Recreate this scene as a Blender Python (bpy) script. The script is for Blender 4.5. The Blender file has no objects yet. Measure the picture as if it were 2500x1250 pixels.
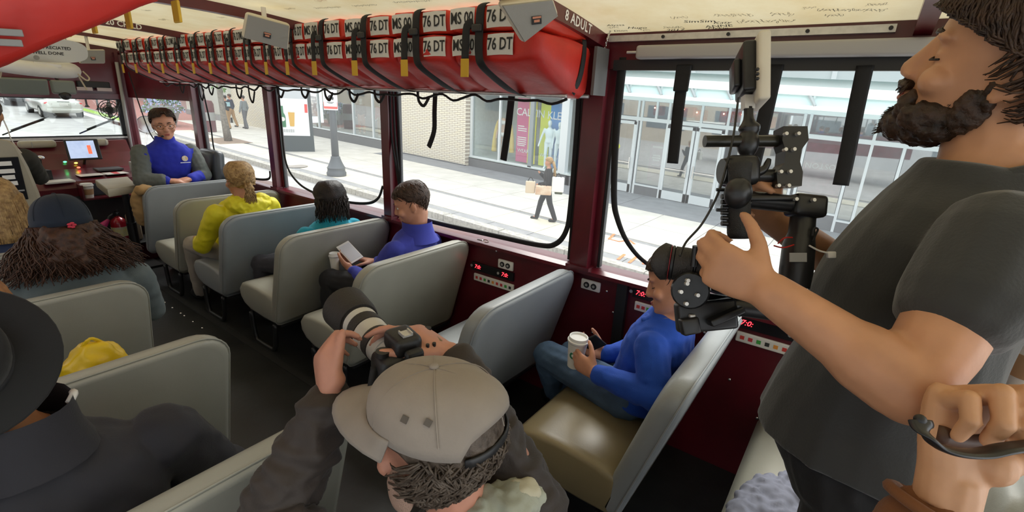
import bpy, bmesh, math, random
from mathutils import Vector, Matrix, Euler, noise
EXPOSURE = 1.35
SKY = 1.0
SUN = 1.5
random.seed(7)
S = bpy.context.scene
COL = S.collection
PI = math.pi
def V(*a): return Vector(a if len(a) > 1 else a[0])

# ------------------------------------------------------------------ camera, world, exposure
cam = bpy.data.cameras.new('camera'); camo = bpy.data.objects.new('camera', cam); COL.objects.link(camo)
cam.sensor_fit = 'HORIZONTAL'; cam.sensor_width = 36.0; cam.lens = 16.7306; cam.clip_start = 0.02; cam.clip_end = 400
RC = ((0.5935670695528054, 0.22298999072412518, -0.7732745941639035),
      (-0.8035415379353945, 0.21759379610180196, -0.5540522869824005),
      (0.044711640038318234, 0.9502254490040044, 0.3083382319956801))
CAMZ = 1.73
camo.matrix_world = Matrix(((*RC[0], 0), (*RC[1], 0), (*RC[2], CAMZ), (0, 0, 0, 1)))
S.camera = camo
S.view_settings.view_transform = 'Standard'; S.view_settings.look = 'None'
S.view_settings.gamma = 1.0; S.view_settings.use_curve_mapping = False
S.view_settings.exposure = EXPOSURE
S.cycles.use_denoising = True
S.cycles.max_bounces = 10; S.cycles.diffuse_bounces = 6; S.cycles.transparent_max_bounces = 24; S.cycles.transmission_bounces = 6
S.cycles.caustics_reflective = False; S.cycles.caustics_refractive = False
S.cycles.sample_clamp_indirect = 8.0
wd = bpy.data.worlds.new('overcast_sky'); S.world = wd; wd.use_nodes = True
_bg = wd.node_tree.nodes['Background']; _bg.inputs[0].default_value = (0.93, 0.97, 1.0, 1); _bg.inputs[1].default_value = SKY
_sun = bpy.data.lights.new('hazy_sun', 'SUN'); _sun.energy = SUN; _sun.angle = math.radians(35); _sun.color = (1.0, 0.96, 0.9)
_suno = bpy.data.objects.new('hazy_sun', _sun); COL.objects.link(_suno)
_suno.rotation_euler = (math.radians(38), 0, math.radians(115))

# ------------------------------------------------------------------ materials
MATS = {}
def nd(nt, t, **k):
    n = nt.nodes.new(t)
    for a, b in k.items(): setattr(n, a, b)
    return n
def mat(name, col, rough=0.5, metal=0.0, var=0.0, scale=8.0, bump=0.0, bscale=60.0, sheen=0.0, coat=0.0, emit=0.0, spec=0.5, stretch=None, sss=0.0, col2=None):
    if name in MATS: return MATS[name]
    m = bpy.data.materials.new(name); m.use_nodes = True
    nt = m.node_tree; b = nt.nodes['Principled BSDF']
    c = (*col, 1)
    b.inputs['Base Color'].default_value = c; b.inputs['Roughness'].default_value = rough; b.inputs['Metallic'].default_value = metal
    b.inputs['Specular IOR Level'].default_value = spec
    if coat: b.inputs['Coat Weight'].default_value = coat; b.inputs['Coat Roughness'].default_value = 0.15
    if sheen: b.inputs['Sheen Weight'].default_value = sheen; b.inputs['Sheen Roughness'].default_value = 0.5
    if emit: b.inputs['Emission Color'].default_value = c; b.inputs['Emission Strength'].default_value = emit
    if sss: b.inputs['Subsurface Weight'].default_value = sss; b.inputs['Subsurface Radius'].default_value = (0.012, 0.005, 0.003)
    m.diffuse_color = c
    tc = nd(nt, 'ShaderNodeTexCoord')
    src = tc.outputs['Object']
    if stretch:
        mp = nd(nt, 'ShaderNodeMapping'); mp.inputs['Scale'].default_value = stretch
        nt.links.new(src, mp.inputs[0]); src = mp.outputs[0]
    if var or col2:
        n = nd(nt, 'ShaderNodeTexNoise'); n.inputs['Scale'].default_value = scale; n.inputs['Detail'].default_value = 5
        nt.links.new(src, n.inputs['Vector'])
        r = nd(nt, 'ShaderNodeValToRGB'); nt.links.new(n.outputs['Fac'], r.inputs[0])
        if col2: a, z = col, col2
        else: a = tuple(max(0, x * (1 - var)) for x in col); z = tuple(min(1, x * (1 + var)) for x in col)
        r.color_ramp.elements[0].position = 0.3; r.color_ramp.elements[0].color = (*a, 1)
        r.color_ramp.elements[1].position = 0.7; r.color_ramp.elements[1].color = (*z, 1)
        nt.links.new(r.outputs[0], b.inputs['Base Color'])
    if bump:
        n2 = nd(nt, 'ShaderNodeTexNoise'); n2.inputs['Scale'].default_value = bscale; n2.inputs['Detail'].default_value = 4
        nt.links.new(src, n2.inputs['Vector'])
        bp = nd(nt, 'ShaderNodeBump'); bp.inputs['Strength'].default_value = bump; bp.inputs['Distance'].default_value = 0.01
        nt.links.new(n2.outputs['Fac'], bp.inputs['Height']); nt.links.new(bp.outputs[0], b.inputs['Normal'])
    MATS[name] = m
    return m
def clear(name, tint=(1, 1, 1), gloss=0.06, rough=0.05, haze=0.0):
    """thin clear sheet: lets light straight through with a little reflection and haze"""
    if name in MATS: return MATS[name]
    m = bpy.data.materials.new(name); m.use_nodes = True; nt = m.node_tree; nt.nodes.clear()
    o = nd(nt, 'ShaderNodeOutputMaterial'); t = nd(nt, 'ShaderNodeBsdfTransparent'); t.inputs[0].default_value = (*tint, 1)
    g = nd(nt, 'ShaderNodeBsdfGlossy'); g.inputs['Roughness'].default_value = rough
    mx = nd(nt, 'ShaderNodeMixShader'); mx.inputs[0].default_value = gloss
    nt.links.new(t.outputs[0], mx.inputs[1]); nt.links.new(g.outputs[0], mx.inputs[2]); last = mx.outputs[0]
    if haze:
        d = nd(nt, 'ShaderNodeBsdfTranslucent'); d.inputs[0].default_value = (0.95, 0.97, 1, 1)
        m2 = nd(nt, 'ShaderNodeMixShader'); m2.inputs[0].default_value = haze
        nt.links.new(last, m2.inputs[1]); nt.links.new(d.outputs[0], m2.inputs[2]); last = m2.outputs[0]
    nt.links.new(last, o.inputs[0]); MATS[name] = m
    return m

# ------------------------------------------------------------------ mesh collecting
class MB:
    def __init__(s): s.v = []; s.f = []; s.m = []; s.mi = 0
    def add(s, verts, faces, M=None):
        o = len(s.v)
        for p in verts:
            p = Vector(p)
            if M is not None: p = M @ p
            s.v.append(tuple(p))
        for f in faces: s.f.append(tuple(i + o for i in f)); s.m.append(s.mi)
        return s
    def box(s, c, d, M=None, R=None):
        x, y, z = (q / 2 for q in d)
        vs = [Vector((a * x, b * y, e * z)) for a in (-1, 1) for b in (-1, 1) for e in (-1, 1)]
        if R is not None: vs = [R @ q for q in vs]
        vs = [q + Vector(c) for q in vs]
        return s.add(vs, [(0, 1, 3, 2), (4, 6, 7, 5), (0, 4, 5, 1), (2, 3, 7, 6), (0, 2, 6, 4), (1, 5, 7, 3)], M)
    def bbox(s, a, b, M=None):
        return s.box([(a[i] + b[i]) / 2 for i in range(3)], [abs(b[i] - a[i]) for i in range(3)], M)
    def rbox(s, c, d, r=0.01, seg=2, M=None, R=None):
        bm = bmesh.new(); bmesh.ops.create_cube(bm, size=1)
        for q in bm.verts: q.co = Vector((q.co.x * d[0], q.co.y * d[1], q.co.z * d[2]))
        bmesh.ops.bevel(bm, geom=bm.edges[:], offset=min(r, min(d) * 0.49), segments=seg, profile=0.5, affect='EDGES')
        if R is not None: bmesh.ops.transform(bm, matrix=(R.to_4x4() if len(R) == 3 else R), verts=bm.verts)
        bm.verts.index_update()
        s.add([q.co + Vector(c) for q in bm.verts], [[q.index for q in f.verts] for f in bm.faces], M); bm.free()
        return s
    def prism(s, pts, y0, y1, ax='y', M=None):
        """extrude a 2-D outline; ax = extrusion axis; pts are the other two coordinates in order"""
        n = len(pts)
        def P3(p, t):
            if ax == 'y': return (p[0], t, p[1])
            if ax == 'x': return (t, p[0], p[1])
            return (p[0], p[1], t)
        vs = [P3(p, y0) for p in pts] + [P3(p, y1) for p in pts]
        fs = [tuple(range(n))[::-1], tuple(range(n, 2 * n))] + [(i, (i + 1) % n, n + (i + 1) % n, n + i) for i in range(n)]
        return s.add(vs, fs, M)
    def loft(s, rings, closed=True, cap=True, M=None):
        n = len(rings[0]); vs = [p for r in rings for p in r]; fs = []
        for k in range(len(rings) - 1):
            for i in range(n if closed else n - 1):
                j = (i + 1) % n
                fs.append((k * n + i, k * n + j, (k + 1) * n + j, (k + 1) * n + i))
        if cap and closed:
            fs.append(tuple(range(n))[::-1]); o = (len(rings) - 1) * n; fs.append(tuple(range(o, o + n)))
        return s.add(vs, fs, M)
    def tube(s, path, r, n=8, cap=True, M=None, flat=1.0, up=None):
        """tube along a path; r number or list; flat squashes it across 'up' (a strap)"""
        P = [Vector(p) for p in path]; k = len(P); rings = []
        u = None
        for i in range(k):
            t = (P[min(i + 1, k - 1)] - P[max(i - 1, 0)])
            if t.length < 1e-9: t = Vector((0, 0, 1))
            t.normalize()
            if up is not None: a = Vector(up) - t * t.dot(Vector(up))
            elif u is None: a = t.orthogonal()
            else: a = u - t * t.dot(u)
            if a.length < 1e-6: a = t.orthogonal()
            a.normalize(); u = a; b = t.cross(a)
            rr = r[i] if isinstance(r, (list, tuple)) else r
            rings.append([P[i] + a * (math.cos(q) * rr * flat) + b * (math.sin(q) * rr) for q in [2 * PI * j / n for j in range(n)]])
        return s.loft(rings, cap=cap, M=M)
    def cyl(s, a, b, r, r2=None, n=16, M=None): return s.tube([a, b], [r, r if r2 is None else r2], n, M=M)
    def lathe(s, prof, n=24, M=None):
        rings = [[(max(r, 1e-4) * math.cos(2 * PI * j / n), max(r, 1e-4) * math.sin(2 * PI * j / n), z) for j in range(n)] for r, z in prof]
        return s.loft(rings, M=M)
    def ell(s, c, r, nu=16, nv=10, R=None, M=None):
        rings = []
        for i in range(nv + 1):
            t = PI * i / nv; t = min(max(t, 0.02), PI - 0.02); ring = []
            for j in range(nu):
                p = Vector((r[0] * math.sin(t) * math.cos(2 * PI * j / nu), r[1] * math.sin(t) * math.sin(2 * PI * j / nu), -r[2] * math.cos(t)))
                if R is not None: p = R @ p
                ring.append(p + Vector(c))
            rings.append(ring)
        return s.loft(rings, M=M)
    def grid(s, fn, nu, nv, M=None):
        vs = [fn(i / nu, j / nv) for j in range(nv + 1) for i in range(nu + 1)]; w = nu + 1
        return s.add(vs, [(j * w + i, j * w + i + 1, (j + 1) * w + i + 1, (j + 1) * w + i) for j in range(nv) for i in range(nu)], M)
    def mesh(s, name, mats, smooth=False):
        me = bpy.data.meshes.new(name); me.from_pydata(s.v, [], s.f)
        if not isinstance(mats, (list, tuple)): mats = [mats]
        for q in mats: me.materials.append(q)
        if len(mats) > 1: me.polygons.foreach_set('material_index', s.m)
        if smooth: me.polygons.foreach_set('use_smooth', [True] * len(me.polygons))
        me.update(); me.validate()
        bm = bmesh.new(); bm.from_mesh(me); bmesh.ops.recalc_face_normals(bm, faces=bm.faces); bm.to_mesh(me); bm.free()
        return me
    def build(s, name, mats, parent=None, smooth=False, angle=None):
        me = s.mesh(name, mats, smooth or angle is not None)
        if angle is not None:
            try: me.set_sharp_from_angle(angle=math.radians(angle))
            except Exception: pass
        return link(name, me, parent)
def link(name, me, parent=None):
    o = bpy.data.objects.new(name, me); COL.objects.link(o)
    if parent is not None: setp(o, parent)
    return o
def setp(o, p):
    """parent o to p keeping o's coordinates in world space (things are unrotated when built this way)"""
    o.parent = p
    w = Matrix.Identity(4); q = p
    while q is not None: w = q.matrix_basis.to_4x4() @ w if q.parent is None else (q.matrix_parent_inverse @ q.matrix_basis) @ w; q = q.parent
    o.matrix_parent_inverse = w.inverted()
def tag(o, label=None, cat=None, group=None, kind=None):
    if label: o['label'] = label
    if cat: o['category'] = cat
    if group: o['group'] = group
    if kind: o['kind'] = kind
    return o
def thing(name, label, cat, loc=(0, 0, 0), group=None):
    o = bpy.data.objects.new(name, None); COL.objects.link(o); o.location = loc; o.empty_display_size = 0.05
    return tag(o, label, cat, group)
def copy_tree(o, parent=None):
    c = o.copy(); COL.objects.link(c); c.parent = parent
    if parent is not None: c.matrix_parent_inverse = o.matrix_parent_inverse.copy()
    for ch in list(o.children): copy_tree(ch, c)
    return c
def struct(o): o['kind'] = 'structure'; return o
def eval_mesh(o, name):
    dg = bpy.context.evaluated_depsgraph_get(); dg.update()
    me = bpy.data.meshes.new_from_object(o.evaluated_get(dg)); me.name = name
    return me
def text_mesh(string, size=0.1, ext=0.0005, shear=0.0, space=1.0, align='CENTER', bold=0.0):
    cu = bpy.data.curves.new('lettering', 'FONT'); cu.body = string; cu.size = size; cu.extrude = ext; cu.shear = shear
    cu.space_character = space; cu.align_x = align; cu.align_y = 'CENTER'; cu.offset = bold; cu.resolution_u = 2
    o = bpy.data.objects.new('lettering', cu); COL.objects.link(o)
    me = eval_mesh(o, 'lettering'); bpy.data.objects.remove(o); bpy.data.curves.remove(cu)
    return me
def text(name, string, size, M, m, parent=None, **k):
    me = text_mesh(string, size, **k); me.transform(M); me.materials.clear(); me.materials.append(m)
    return link(name, me, parent)
def frame(o, x, z, M=None):
    """matrix with origin o, local x along x and local z along z (z = outward normal), y completes it"""
    z = Vector(z).normalized(); x = Vector(x); x = (x - z * z.dot(x)).normalized(); y = z.cross(x)
    return Matrix(((x.x, y.x, z.x, o[0]), (x.y, y.y, z.y, o[1]), (x.z, y.z, z.z, o[2]), (0, 0, 0, 1)))
def smoothpath(pts, n=8):
    P = [Vector(p) for p in pts]; out = []
    for i in range(len(P) - 1):
        a = P[max(i - 1, 0)]; b = P[i]; c = P[i + 1]; d = P[min(i + 2, len(P) - 1)]
        for k in range(n):
            t = k / n
            out.append(0.5 * ((2 * b) + (c - a) * t + (2 * a - 5 * b + 4 * c - d) * t * t + (3 * b - a - 3 * c + d) * t ** 3))
    out.append(P[-1]); return out
def clamp(x, a, b): return max(a, min(b, x))
def lerp(a, b, t): return a + (b - a) * t

CEIL_TRANS = 0.2

# ------------------------------------------------------------------ materials of the vehicle
M_RED = mat('maroon_paint', (0.095, 0.0055, 0.012), 0.32, var=0.25, scale=5, coat=0.3, bump=0.02, bscale=25)
M_REDL = M_RED
M_DARK = mat('dark_rubber', (0.012, 0.012, 0.013), 0.55, var=0.3, scale=12)
M_BLACKWEB = mat('black_webbing', (0.006, 0.006, 0.007), 0.75, bump=0.15, bscale=300)
M_ALU = mat('brushed_aluminium', (0.62, 0.61, 0.58), 0.38, metal=0.6, var=0.1, scale=40)
M_WHITE = mat('off_white_plastic', (0.72, 0.70, 0.66), 0.45, var=0.05)
M_GREYPL = mat('grey_plastic', (0.33, 0.33, 0.32), 0.5)
M_CHROME = mat('chrome', (0.75, 0.75, 0.75), 0.18, metal=1.0)
M_VINYL = mat('grey_green_vinyl', (0.325, 0.320, 0.270), 0.36, var=0.08, scale=3, bump=0.04, bscale=180, spec=0.45)
M_VINYLB = mat('blue_grey_vinyl', (0.285, 0.305, 0.312), 0.36, var=0.08, scale=3, bump=0.04, bscale=180, spec=0.45)
M_STEEL = mat('black_steel', (0.012, 0.012, 0.013), 0.45)
M_PANE = clear('clear_vinyl', (0.97, 0.99, 0.985), 0.035, 0.12, 0.05)
M_GLASS = clear('windscreen_glass', (0.95, 0.985, 0.98), 0.05, 0.02, 0.0)

WX = 2.27                                   # inner face of the window wall
def ceil_z(x): return 2.15 - 0.10 * ((x - 1.03) / 1.24) ** 2
# floor ----------------------------------------------------------------------
m = mat('rubber_floor', (0.016, 0.017, 0.018), 0.38, var=0.45, scale=4, bump=0.08, bscale=35)
fl = struct(MB().bbox((-0.25, -1.7, -0.06), (2.33, 7.0, 0)).build('floor', m))
b = MB(); b.bbox((1.355, -1.6, 0), (1.40, 6.0, 0.006)); b.build('seam_strip', M_DARK, fl)
b = MB()
for k in range(12):
    yy = 3.75 + k * 0.13 + 0.03 * (k % 3)
    b.ell((1.27, yy, 0.002), (0.011, 0.011, 0.006), 8, 4)
tag(b.build('floor_rivet_row', M_CHROME, fl, smooth=True), kind='stuff')
# window wall ----------------------------------------------------------------
wr = struct(MB().bbox((WX, -1.7, -0.1), (WX + 0.07, 5.86, 0.862)).build('wall_right', M_RED))
b = MB()
for yy in (0.885,): b.bbox((WX - 0.03, yy - 0.028, 0), (WX, yy + 0.028, 0.86))
b.build('wall_rib', M_STEEL, wr)
b = MB()
for yy, zz in ((1.75, 0.83), (1.70, 0.60), (0.98, 0.77), (0.76, 0.845), (1.04, 0.5), (0.80, 0.55), (0.66, 0.62), (0.93, 0.66), (0.25, 0.90), (0.3, 0.5), (0.15, 0.35), (0.45, 0.7), (-0.02, 0.62)):
    b.ell((WX - 0.001, yy, zz), (0.004, 0.008, 0.008), 8, 4)
tag(b.build('rivet_row', M_CHROME, wr, smooth=True), kind='stuff')
sill = MB()
sill.prism([(WX - 0.05, 0.852), (WX - 0.05, 0.872), (WX - 0.012, 0.884), (WX + 0.09, 0.884), (WX + 0.09, 0.852)], -1.7, 5.86)
struct(sill.build('trim_1', M_REDL))
wf = MB(); wf.prism([(WX, 5.86), (WX + 0.06, 5.86), (2.06, 7.02), (1.99, 7.02)], -0.1, 0.90, ax='z')
wf.prism([(WX - 0.03, 5.86), (WX + 0.08, 5.86), (2.08, 7.02), (1.96, 7.02)], 0.885, 0.915, ax='z')
struct(wf.build('wall_front_quarter', M_REDL))
# posts ------------------------------------------------------------------------
def post(y, w, n, z1=2.03):
    b = MB()
    b.bbox((WX - 0.045, y - w * 0.30, 0.88), (WX + 0.05, y + w * 0.32, z1))
    b.bbox((WX + 0.005, y - w * 0.5, 0.88), (WX + 0.05, y + w * 0.5, z1))
    o = b.build('trim_%d' % n, M_REDL if w < 0.15 else M_RED); struct(o)
    g = MB()
    for s in (-1, 1): g.bbox((WX + 0.01, y + s * w * 0.5 - 0.016, 0.89), (WX + 0.04, y + s * w * 0.5 + 0.016, z1 - 0.05))
    g.build('rubber_seal', M_STEEL, o)
    f = MB(); f.bbox((WX - 0.06, y - w * 0.42, 0.872), (WX + 0.03, y + w * 0.42, 0.892)); f.build('foot_plate', M_REDL, o)
    return o
post(5.83, 0.13, 2); post(4.30, 0.13, 3); post(2.73, 0.13, 4); p3 = post(1.145, 0.17, 5)
struct(MB().bbox((WX - 0.03, -1.0, 0.88), (WX + 0.05, -0.85, 2.03)).build('trim_6', M_RED))
# header over the windows
b = MB(); b.bbox((WX - 0.03, -1.7, 1.90), (WX + 0.07, 5.86, 2.06)); hd = struct(b.build('trim_7', M_RED))
b = MB(); b.bbox((WX - 0.055, 0.015, 2.016), (WX - 0.03, 1.09, 2.042)); al = b.build('aluminium_strip', M_ALU, hd)
b = MB()
for yy in (0.83, 0.56, 0.28, 0.03): b.cyl((WX - 0.062, yy, 2.029), (WX - 0.052, yy, 2.029), 0.007, n=10)
tag(b.build('screw_row', M_STEEL, al), kind='stuff')
b = MB(); b.bbox((WX - 0.055, -0.9, 2.016), (WX - 0.03, -0.12, 2.042)); b.build('aluminium_strip', M_ALU, hd)
b = MB(); b.bbox((WX - 0.04, -1.7, 1.893), (WX - 0.01, 1.06, 1.938)); b.build('rubber_channel', M_STEEL, hd)
b = MB(); b.prism([(2.08, 7.02), (1.99, 7.02), (WX, 5.86), (WX + 0.07, 5.86)], 1.58, 2.06, ax='z'); struct(b.build('trim_8', M_RED))
# roller shade above the side window
t = thing('roller_shade', 'long off-white roller shade case rolled up above the side window', 'shade', (WX - 0.06, 0.2, 1.937))
b = MB(); b.rbox((WX - 0.068, 0.02, 1.9655), (0.052, 1.83, 0.057), 0.012, 3); b.build('case', mat('shade_case', (0.40, 0.39, 0.38), 0.5), t, angle=40)
b = MB(); b.cyl((WX - 0.068, 0.93, 1.967), (WX - 0.068, 0.985, 1.967), 0.006); b.build('axle', M_ALU, t)
# ceiling ----------------------------------------------------------------------
cm = bpy.data.materials.new('cream_fibreglass'); cm.use_nodes = True; nt = cm.node_tree; nt.nodes.clear()
o_ = nd(nt, 'ShaderNodeOutputMaterial'); d_ = nd(nt, 'ShaderNodeBsdfDiffuse'); t_ = nd(nt, 'ShaderNodeBsdfTranslucent'); g_ = nd(nt, 'ShaderNodeBsdfGlossy'); g_.inputs['Roughness'].default_value = 0.3
tc_ = nd(nt, 'ShaderNodeTexCoord'); n_ = nd(nt, 'ShaderNodeTexNoise'); n_.inputs['Scale'].default_value = 2.5; n_.inputs['Detail'].default_value = 8; n_.inputs['Roughness'].default_value = 0.65
nt.links.new(tc_.outputs['Object'], n_.inputs['Vector'])
r_ = nd(nt, 'ShaderNodeValToRGB'); r_.color_ramp.elements[0].position = 0.3; r_.color_ramp.elements[0].color = (0.74, 0.60, 0.33, 1); r_.color_ramp.elements[1].position = 0.62; r_.color_ramp.elements[1].color = (0.85, 0.76, 0.51, 1)
nt.links.new(n_.outputs[0], r_.inputs[0])
for q in (d_, t_): nt.links.new(r_.outputs[0], q.inputs[0])
mx = nd(nt, 'ShaderNodeMixShader'); mx.inputs[0].default_value = CEIL_TRANS; nt.links.new(d_.outputs[0], mx.inputs[1]); nt.links.new(t_.outputs[0], mx.inputs[2])
mx2 = nd(nt, 'ShaderNodeMixShader'); mx2.inputs[0].default_value = 0.04; nt.links.new(mx.outputs[0], mx2.inputs[1]); nt.links.new(g_.outputs[0], mx2.inputs[2])
nt.links.new(mx2.outputs[0], o_.inputs[0])
b = MB(); b.grid(lambda u, v: (lerp(-0.24, 2.30, u), lerp(-1.7, 7.05, v), ceil_z(lerp(-0.24, 2.30, u))), 32, 8)
ce = struct(b.build('ceiling', cm, smooth=True))
def rib(y, n, w=0.05, h=0.05):
    b = MB(); xs = [lerp(-0.22, 2.28, k / 24) for k in range(25)]
    out = [(x, ceil_z(x) - 0.002) for x in xs] + [(x, ceil_z(x) - h) for x in reversed(xs)]
    n_ = len(xs)
    rings = [[(x, y - w / 2, ceil_z(x) - 0.002), (x, y + w / 2, ceil_z(x) - 0.002), (x, y + w / 2, ceil_z(x) - h), (x, y - w / 2, ceil_z(x) - h)] for x in xs]
    b.loft(rings); return struct(b.build('trim_%d' % n, M_RED))
rib(5.75, 9, 0.03, 0.03); r20 = rib(4.42, 10, 0.045, 0.045); rib(2.86, 11); r8 = rib(1.15, 12, 0.07, 0.062); rib(-0.06, 13)
M_LET = mat('white_lettering', (0.85, 0.83, 0.78), 0.6)
sl = Vector((1, 0, (ceil_z(2.10) - ceil_z(1.80)) / 0.30))
text('capacity_lettering', '8 ADULT', 0.056, frame((1.965, 1.1135, ceil_z(1.965) - 0.031), sl, (0, -1, 0)), M_LET, r8, bold=0.001, space=1.08)
sl = Vector((1, 0, (ceil_z(1.5) - ceil_z(1.3)) / 0.2))
text('capacity_lettering', '20 CHILD', 0.05, frame((1.33, 4.396, ceil_z(1.33) - 0.022), sl, (0, -1, 0)), M_LET, r20, bold=0.001)
# signatures on the ceiling
M_INK = mat('marker_ink', (0.03, 0.03, 0.035), 0.7); M_INKF = mat('faded_ink', (0.42, 0.38, 0.28), 0.8); M_INKR = mat('red_ink', (0.55, 0.25, 0.12), 0.8)
def sign(s, x, y, ang, size, m, sh=0.25):
    me = text_mesh(s, size, ext=0.0, shear=sh)
    M = Matrix.Translation((x, y, 0)) @ Matrix.Rotation(ang, 4, 'Z') @ Matrix.Diagonal((1, -1, 1, 1))
    me.transform(M)
    for q in me.vertices: q.co.z = ceil_z(q.co.x) - 0.0025
    me.materials.clear(); me.materials.append(m); return link('signature', me, ce)
A = -PI / 2 + 0.10
for s, px, py, sz, mm, sh in (('Alyssa', 2.12, 1.02, 0.05, M_INK, 0.3), ('Dion', 2.20, 1.03, 0.05, M_INK, 0.3), ('Hugo', 2.17, 0.94, 0.06, M_INK, 0.4), ('2017', 2.225, 0.79, 0.06, M_INK, 0.5), ('SimSim', 2.13, 0.66, 0.065, M_INK, 0.2), ('Katy', 2.16, 0.58, 0.055, M_INK, 0.4), ('ANNE', 2.20, 0.60, 0.06, M_INK, 0.1), ('Mykie', 2.225, 0.61, 0.05, M_INK, 0.3)):
    sign(s, px, py, A + random.uniform(-0.12, 0.12), sz * 0.66, mm, sh)
def scribble(px, py, size, n, m):
    """an unreadable handwritten line: loops running along the ceiling"""
    ang = A + random.uniform(-0.15, 0.15); pts = []; ph = random.uniform(0, 6)
    for q in range(n * 8):
        u = q / 8 - n / 2; x = u * size * 0.55 + size * 0.16 * math.sin(q * 1.9 + ph); y = size * (0.30 * math.sin(q * 0.8 + ph) + 0.22 * math.sin(q * 2.1)) * (1.3 if (q // 8) % 3 == 0 else 0.8)
        X = px + math.cos(ang) * x + math.sin(ang) * y; Y = py + math.sin(ang) * x - math.cos(ang) * y
        pts.append((X, Y, ceil_z(X) - 0.0022))
    MB().tube(smoothpath(pts, 2), size * 0.028, 4, flat=0.2, up=(0, 0, 1)).build('scribbled_signature', m, ce)
for px, py, sz, n, mm in ((2.15, 1.04, 0.045, 4, M_INK), (2.205, 0.91, 0.05, 3, M_INK), (2.19, 0.78, 0.06, 5, M_INK), (2.07, 0.72, 0.06, 4, M_INKF), (2.08, 0.52, 0.07, 7, M_INKF), (2.17, 0.42, 0.08, 9, M_INKF), (2.10, 0.36, 0.07, 4, M_INKF), (2.10, 0.15, 0.055, 13, M_INK), (2.145, 0.20, 0.05, 4, M_INK), (2.06, 0.08, 0.05, 4, M_INK), (2.05, 0.27, 0.05, 3, M_INKF), (1.55, 2.30, 0.06, 11, M_INKF), (1.58, 2.05, 0.05, 11, M_INK), (1.45, 2.20, 0.06, 4, M_INKR), (1.60, 1.75, 0.05, 15, M_INK), (1.50, 2.55, 0.06, 5, M_INKF), (1.35, 2.35, 0.06, 3, M_INKR), (1.22, 3.6, 0.08, 3, M_INKF), (1.4, 3.9, 0.08, 4, M_INKF), (1.2, 4.9, 0.1, 4, M_INKF), (1.5, 3.3, 0.07, 3, M_INKF)):
    scribble(px, py, sz * 0.5, n, mm)
# front of the cabin ------------------------------------------------------------
FY = 7.0
b = MB(); b.bbox((-0.25, FY, -0.1), (2.05, FY + 0.06, 1.14)); fr = struct(b.build('wall_front', M_RED))
b = MB(); b.bbox((-0.25, FY - 0.02, 1.60), (2.05, FY + 0.06, 2.16)); b.bbox((-0.25, FY - 0.05, 1.555), (2.02, FY + 0.02, 1.61)); b.build('header_panel', M_RED, fr)
b = MB(); b.bbox((0.2, FY - 0.035, 1.545), (1.97, FY - 0.0, 1.585)); b.bbox((0.2, FY - 0.03, 1.125), (1.97, FY, 1.165)); b.bbox((1.90, FY - 0.03, 1.15), (1.975, FY, 1.56)); b.bbox((0.95, FY - 0.01, 1.15), (0.97, FY + 0.01, 1.56)) if False else None
wfr = b.build('window_frame', M_STEEL, fr)
b = MB(); b.bbox((0.2, FY - 0.045, 1.128), (1.95, FY - 0.03, 1.15)); b.build('glazing_bar', M_ALU, fr)
struct(MB().bbox((-0.2, FY + 0.012, 1.14), (1.97, FY + 0.020, 1.60)).build('window_1', M_GLASS))
b = MB(); b.tube([(2.02, FY - 0.02, 0.9), (2.02, FY - 0.02, 2.03)], 0.045, 8); b.bbox((1.955, FY - 0.06, 0.9), (1.985, FY + 0.02, 2.05)); struct(b.build('trim_14', M_REDL))
b = MB(); b.cyl((1.93, FY - 0.09, 0.75), (1.955, FY - 0.09, 1.95), 0.017); b.build('grab_pole', M_GREYPL, fr, smooth=True)
# left wall (out of the picture, closes the room)
wl = struct(MB().bbox((-0.28, -1.7, -0.1), (-0.21, 7.0, 0.862)).build('wall_left', M_RED))
b = MB()
for yy in (-1.6, 1.145, 2.73, 4.30, 5.83, 6.95): b.bbox((-0.28, yy - 0.06, 0.86), (-0.21, yy + 0.06, 2.08))
b.bbox((-0.28, -1.7, 1.95), (-0.21, 7.0, 2.06)); struct(b.build('trim_15', M_RED))
# clear vinyl side windows
def zip_tube(name, pts, r, parent, flat=0.55, n=6):
    return MB().tube(smoothpath(pts, n), r, 8, flat=flat, up=(1, 0, 0)).build(name, M_BLACKWEB, parent, smooth=True)
def pane(y0, y1, n, x0=WX + 0.018, z0=0.885, z1=1.93):
    def f(u, v):
        yy = lerp(y0, y1, u); zz = lerp(z0, z1, v)
        return (x0 + 0.006 * noise.noise(Vector((yy * 2.2, zz * 2.0, n * 7.1))), yy, zz)
    return struct(MB().grid(f, 16, 10).build('window_%d' % n, M_PANE, smooth=True))
w5 = pane(-0.86, 1.06, 5); w4 = pane(1.23, 2.67, 4); w3 = pane(2.79, 4.24, 3); w2 = pane(4.36, 5.77, 2)
b = MB(); b.add([(WX + 0.02, 5.88, 0.9), (2.03, 7.0, 0.9), (2.03, 7.0, 1.93), (WX + 0.02, 5.88, 1.93)], [(0, 1, 2, 3)]); w6 = struct(b.build('window_6', M_PANE))
XZ = 2.245
zip_tube('window_zip', [(XZ, 1.245, 1.95), (XZ, 1.235, 1.6), (XZ, 1.235, 1.2), (XZ, 1.25, 1.06), (XZ, 1.31, 0.975), (XZ, 1.42, 0.945), (XZ, 1.75, 0.935), (XZ, 2.2, 0.925), (XZ, 2.6, 0.93)], 0.0155, w4)
zip_tube('window_zip', [(XZ, 1.02, 1.95), (XZ, 1.015, 1.6), (XZ, 0.99, 1.3), (XZ, 0.955, 1.18), (XZ, 0.885, 1.07), (XZ, 0.78, 0.99), (XZ, 0.6, 0.94), (XZ, 0.2, 0.925), (XZ, -0.6, 0.925)], [0.021 - 0.010 * min(1, k / 30) for k in range(49)], w5)
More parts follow.
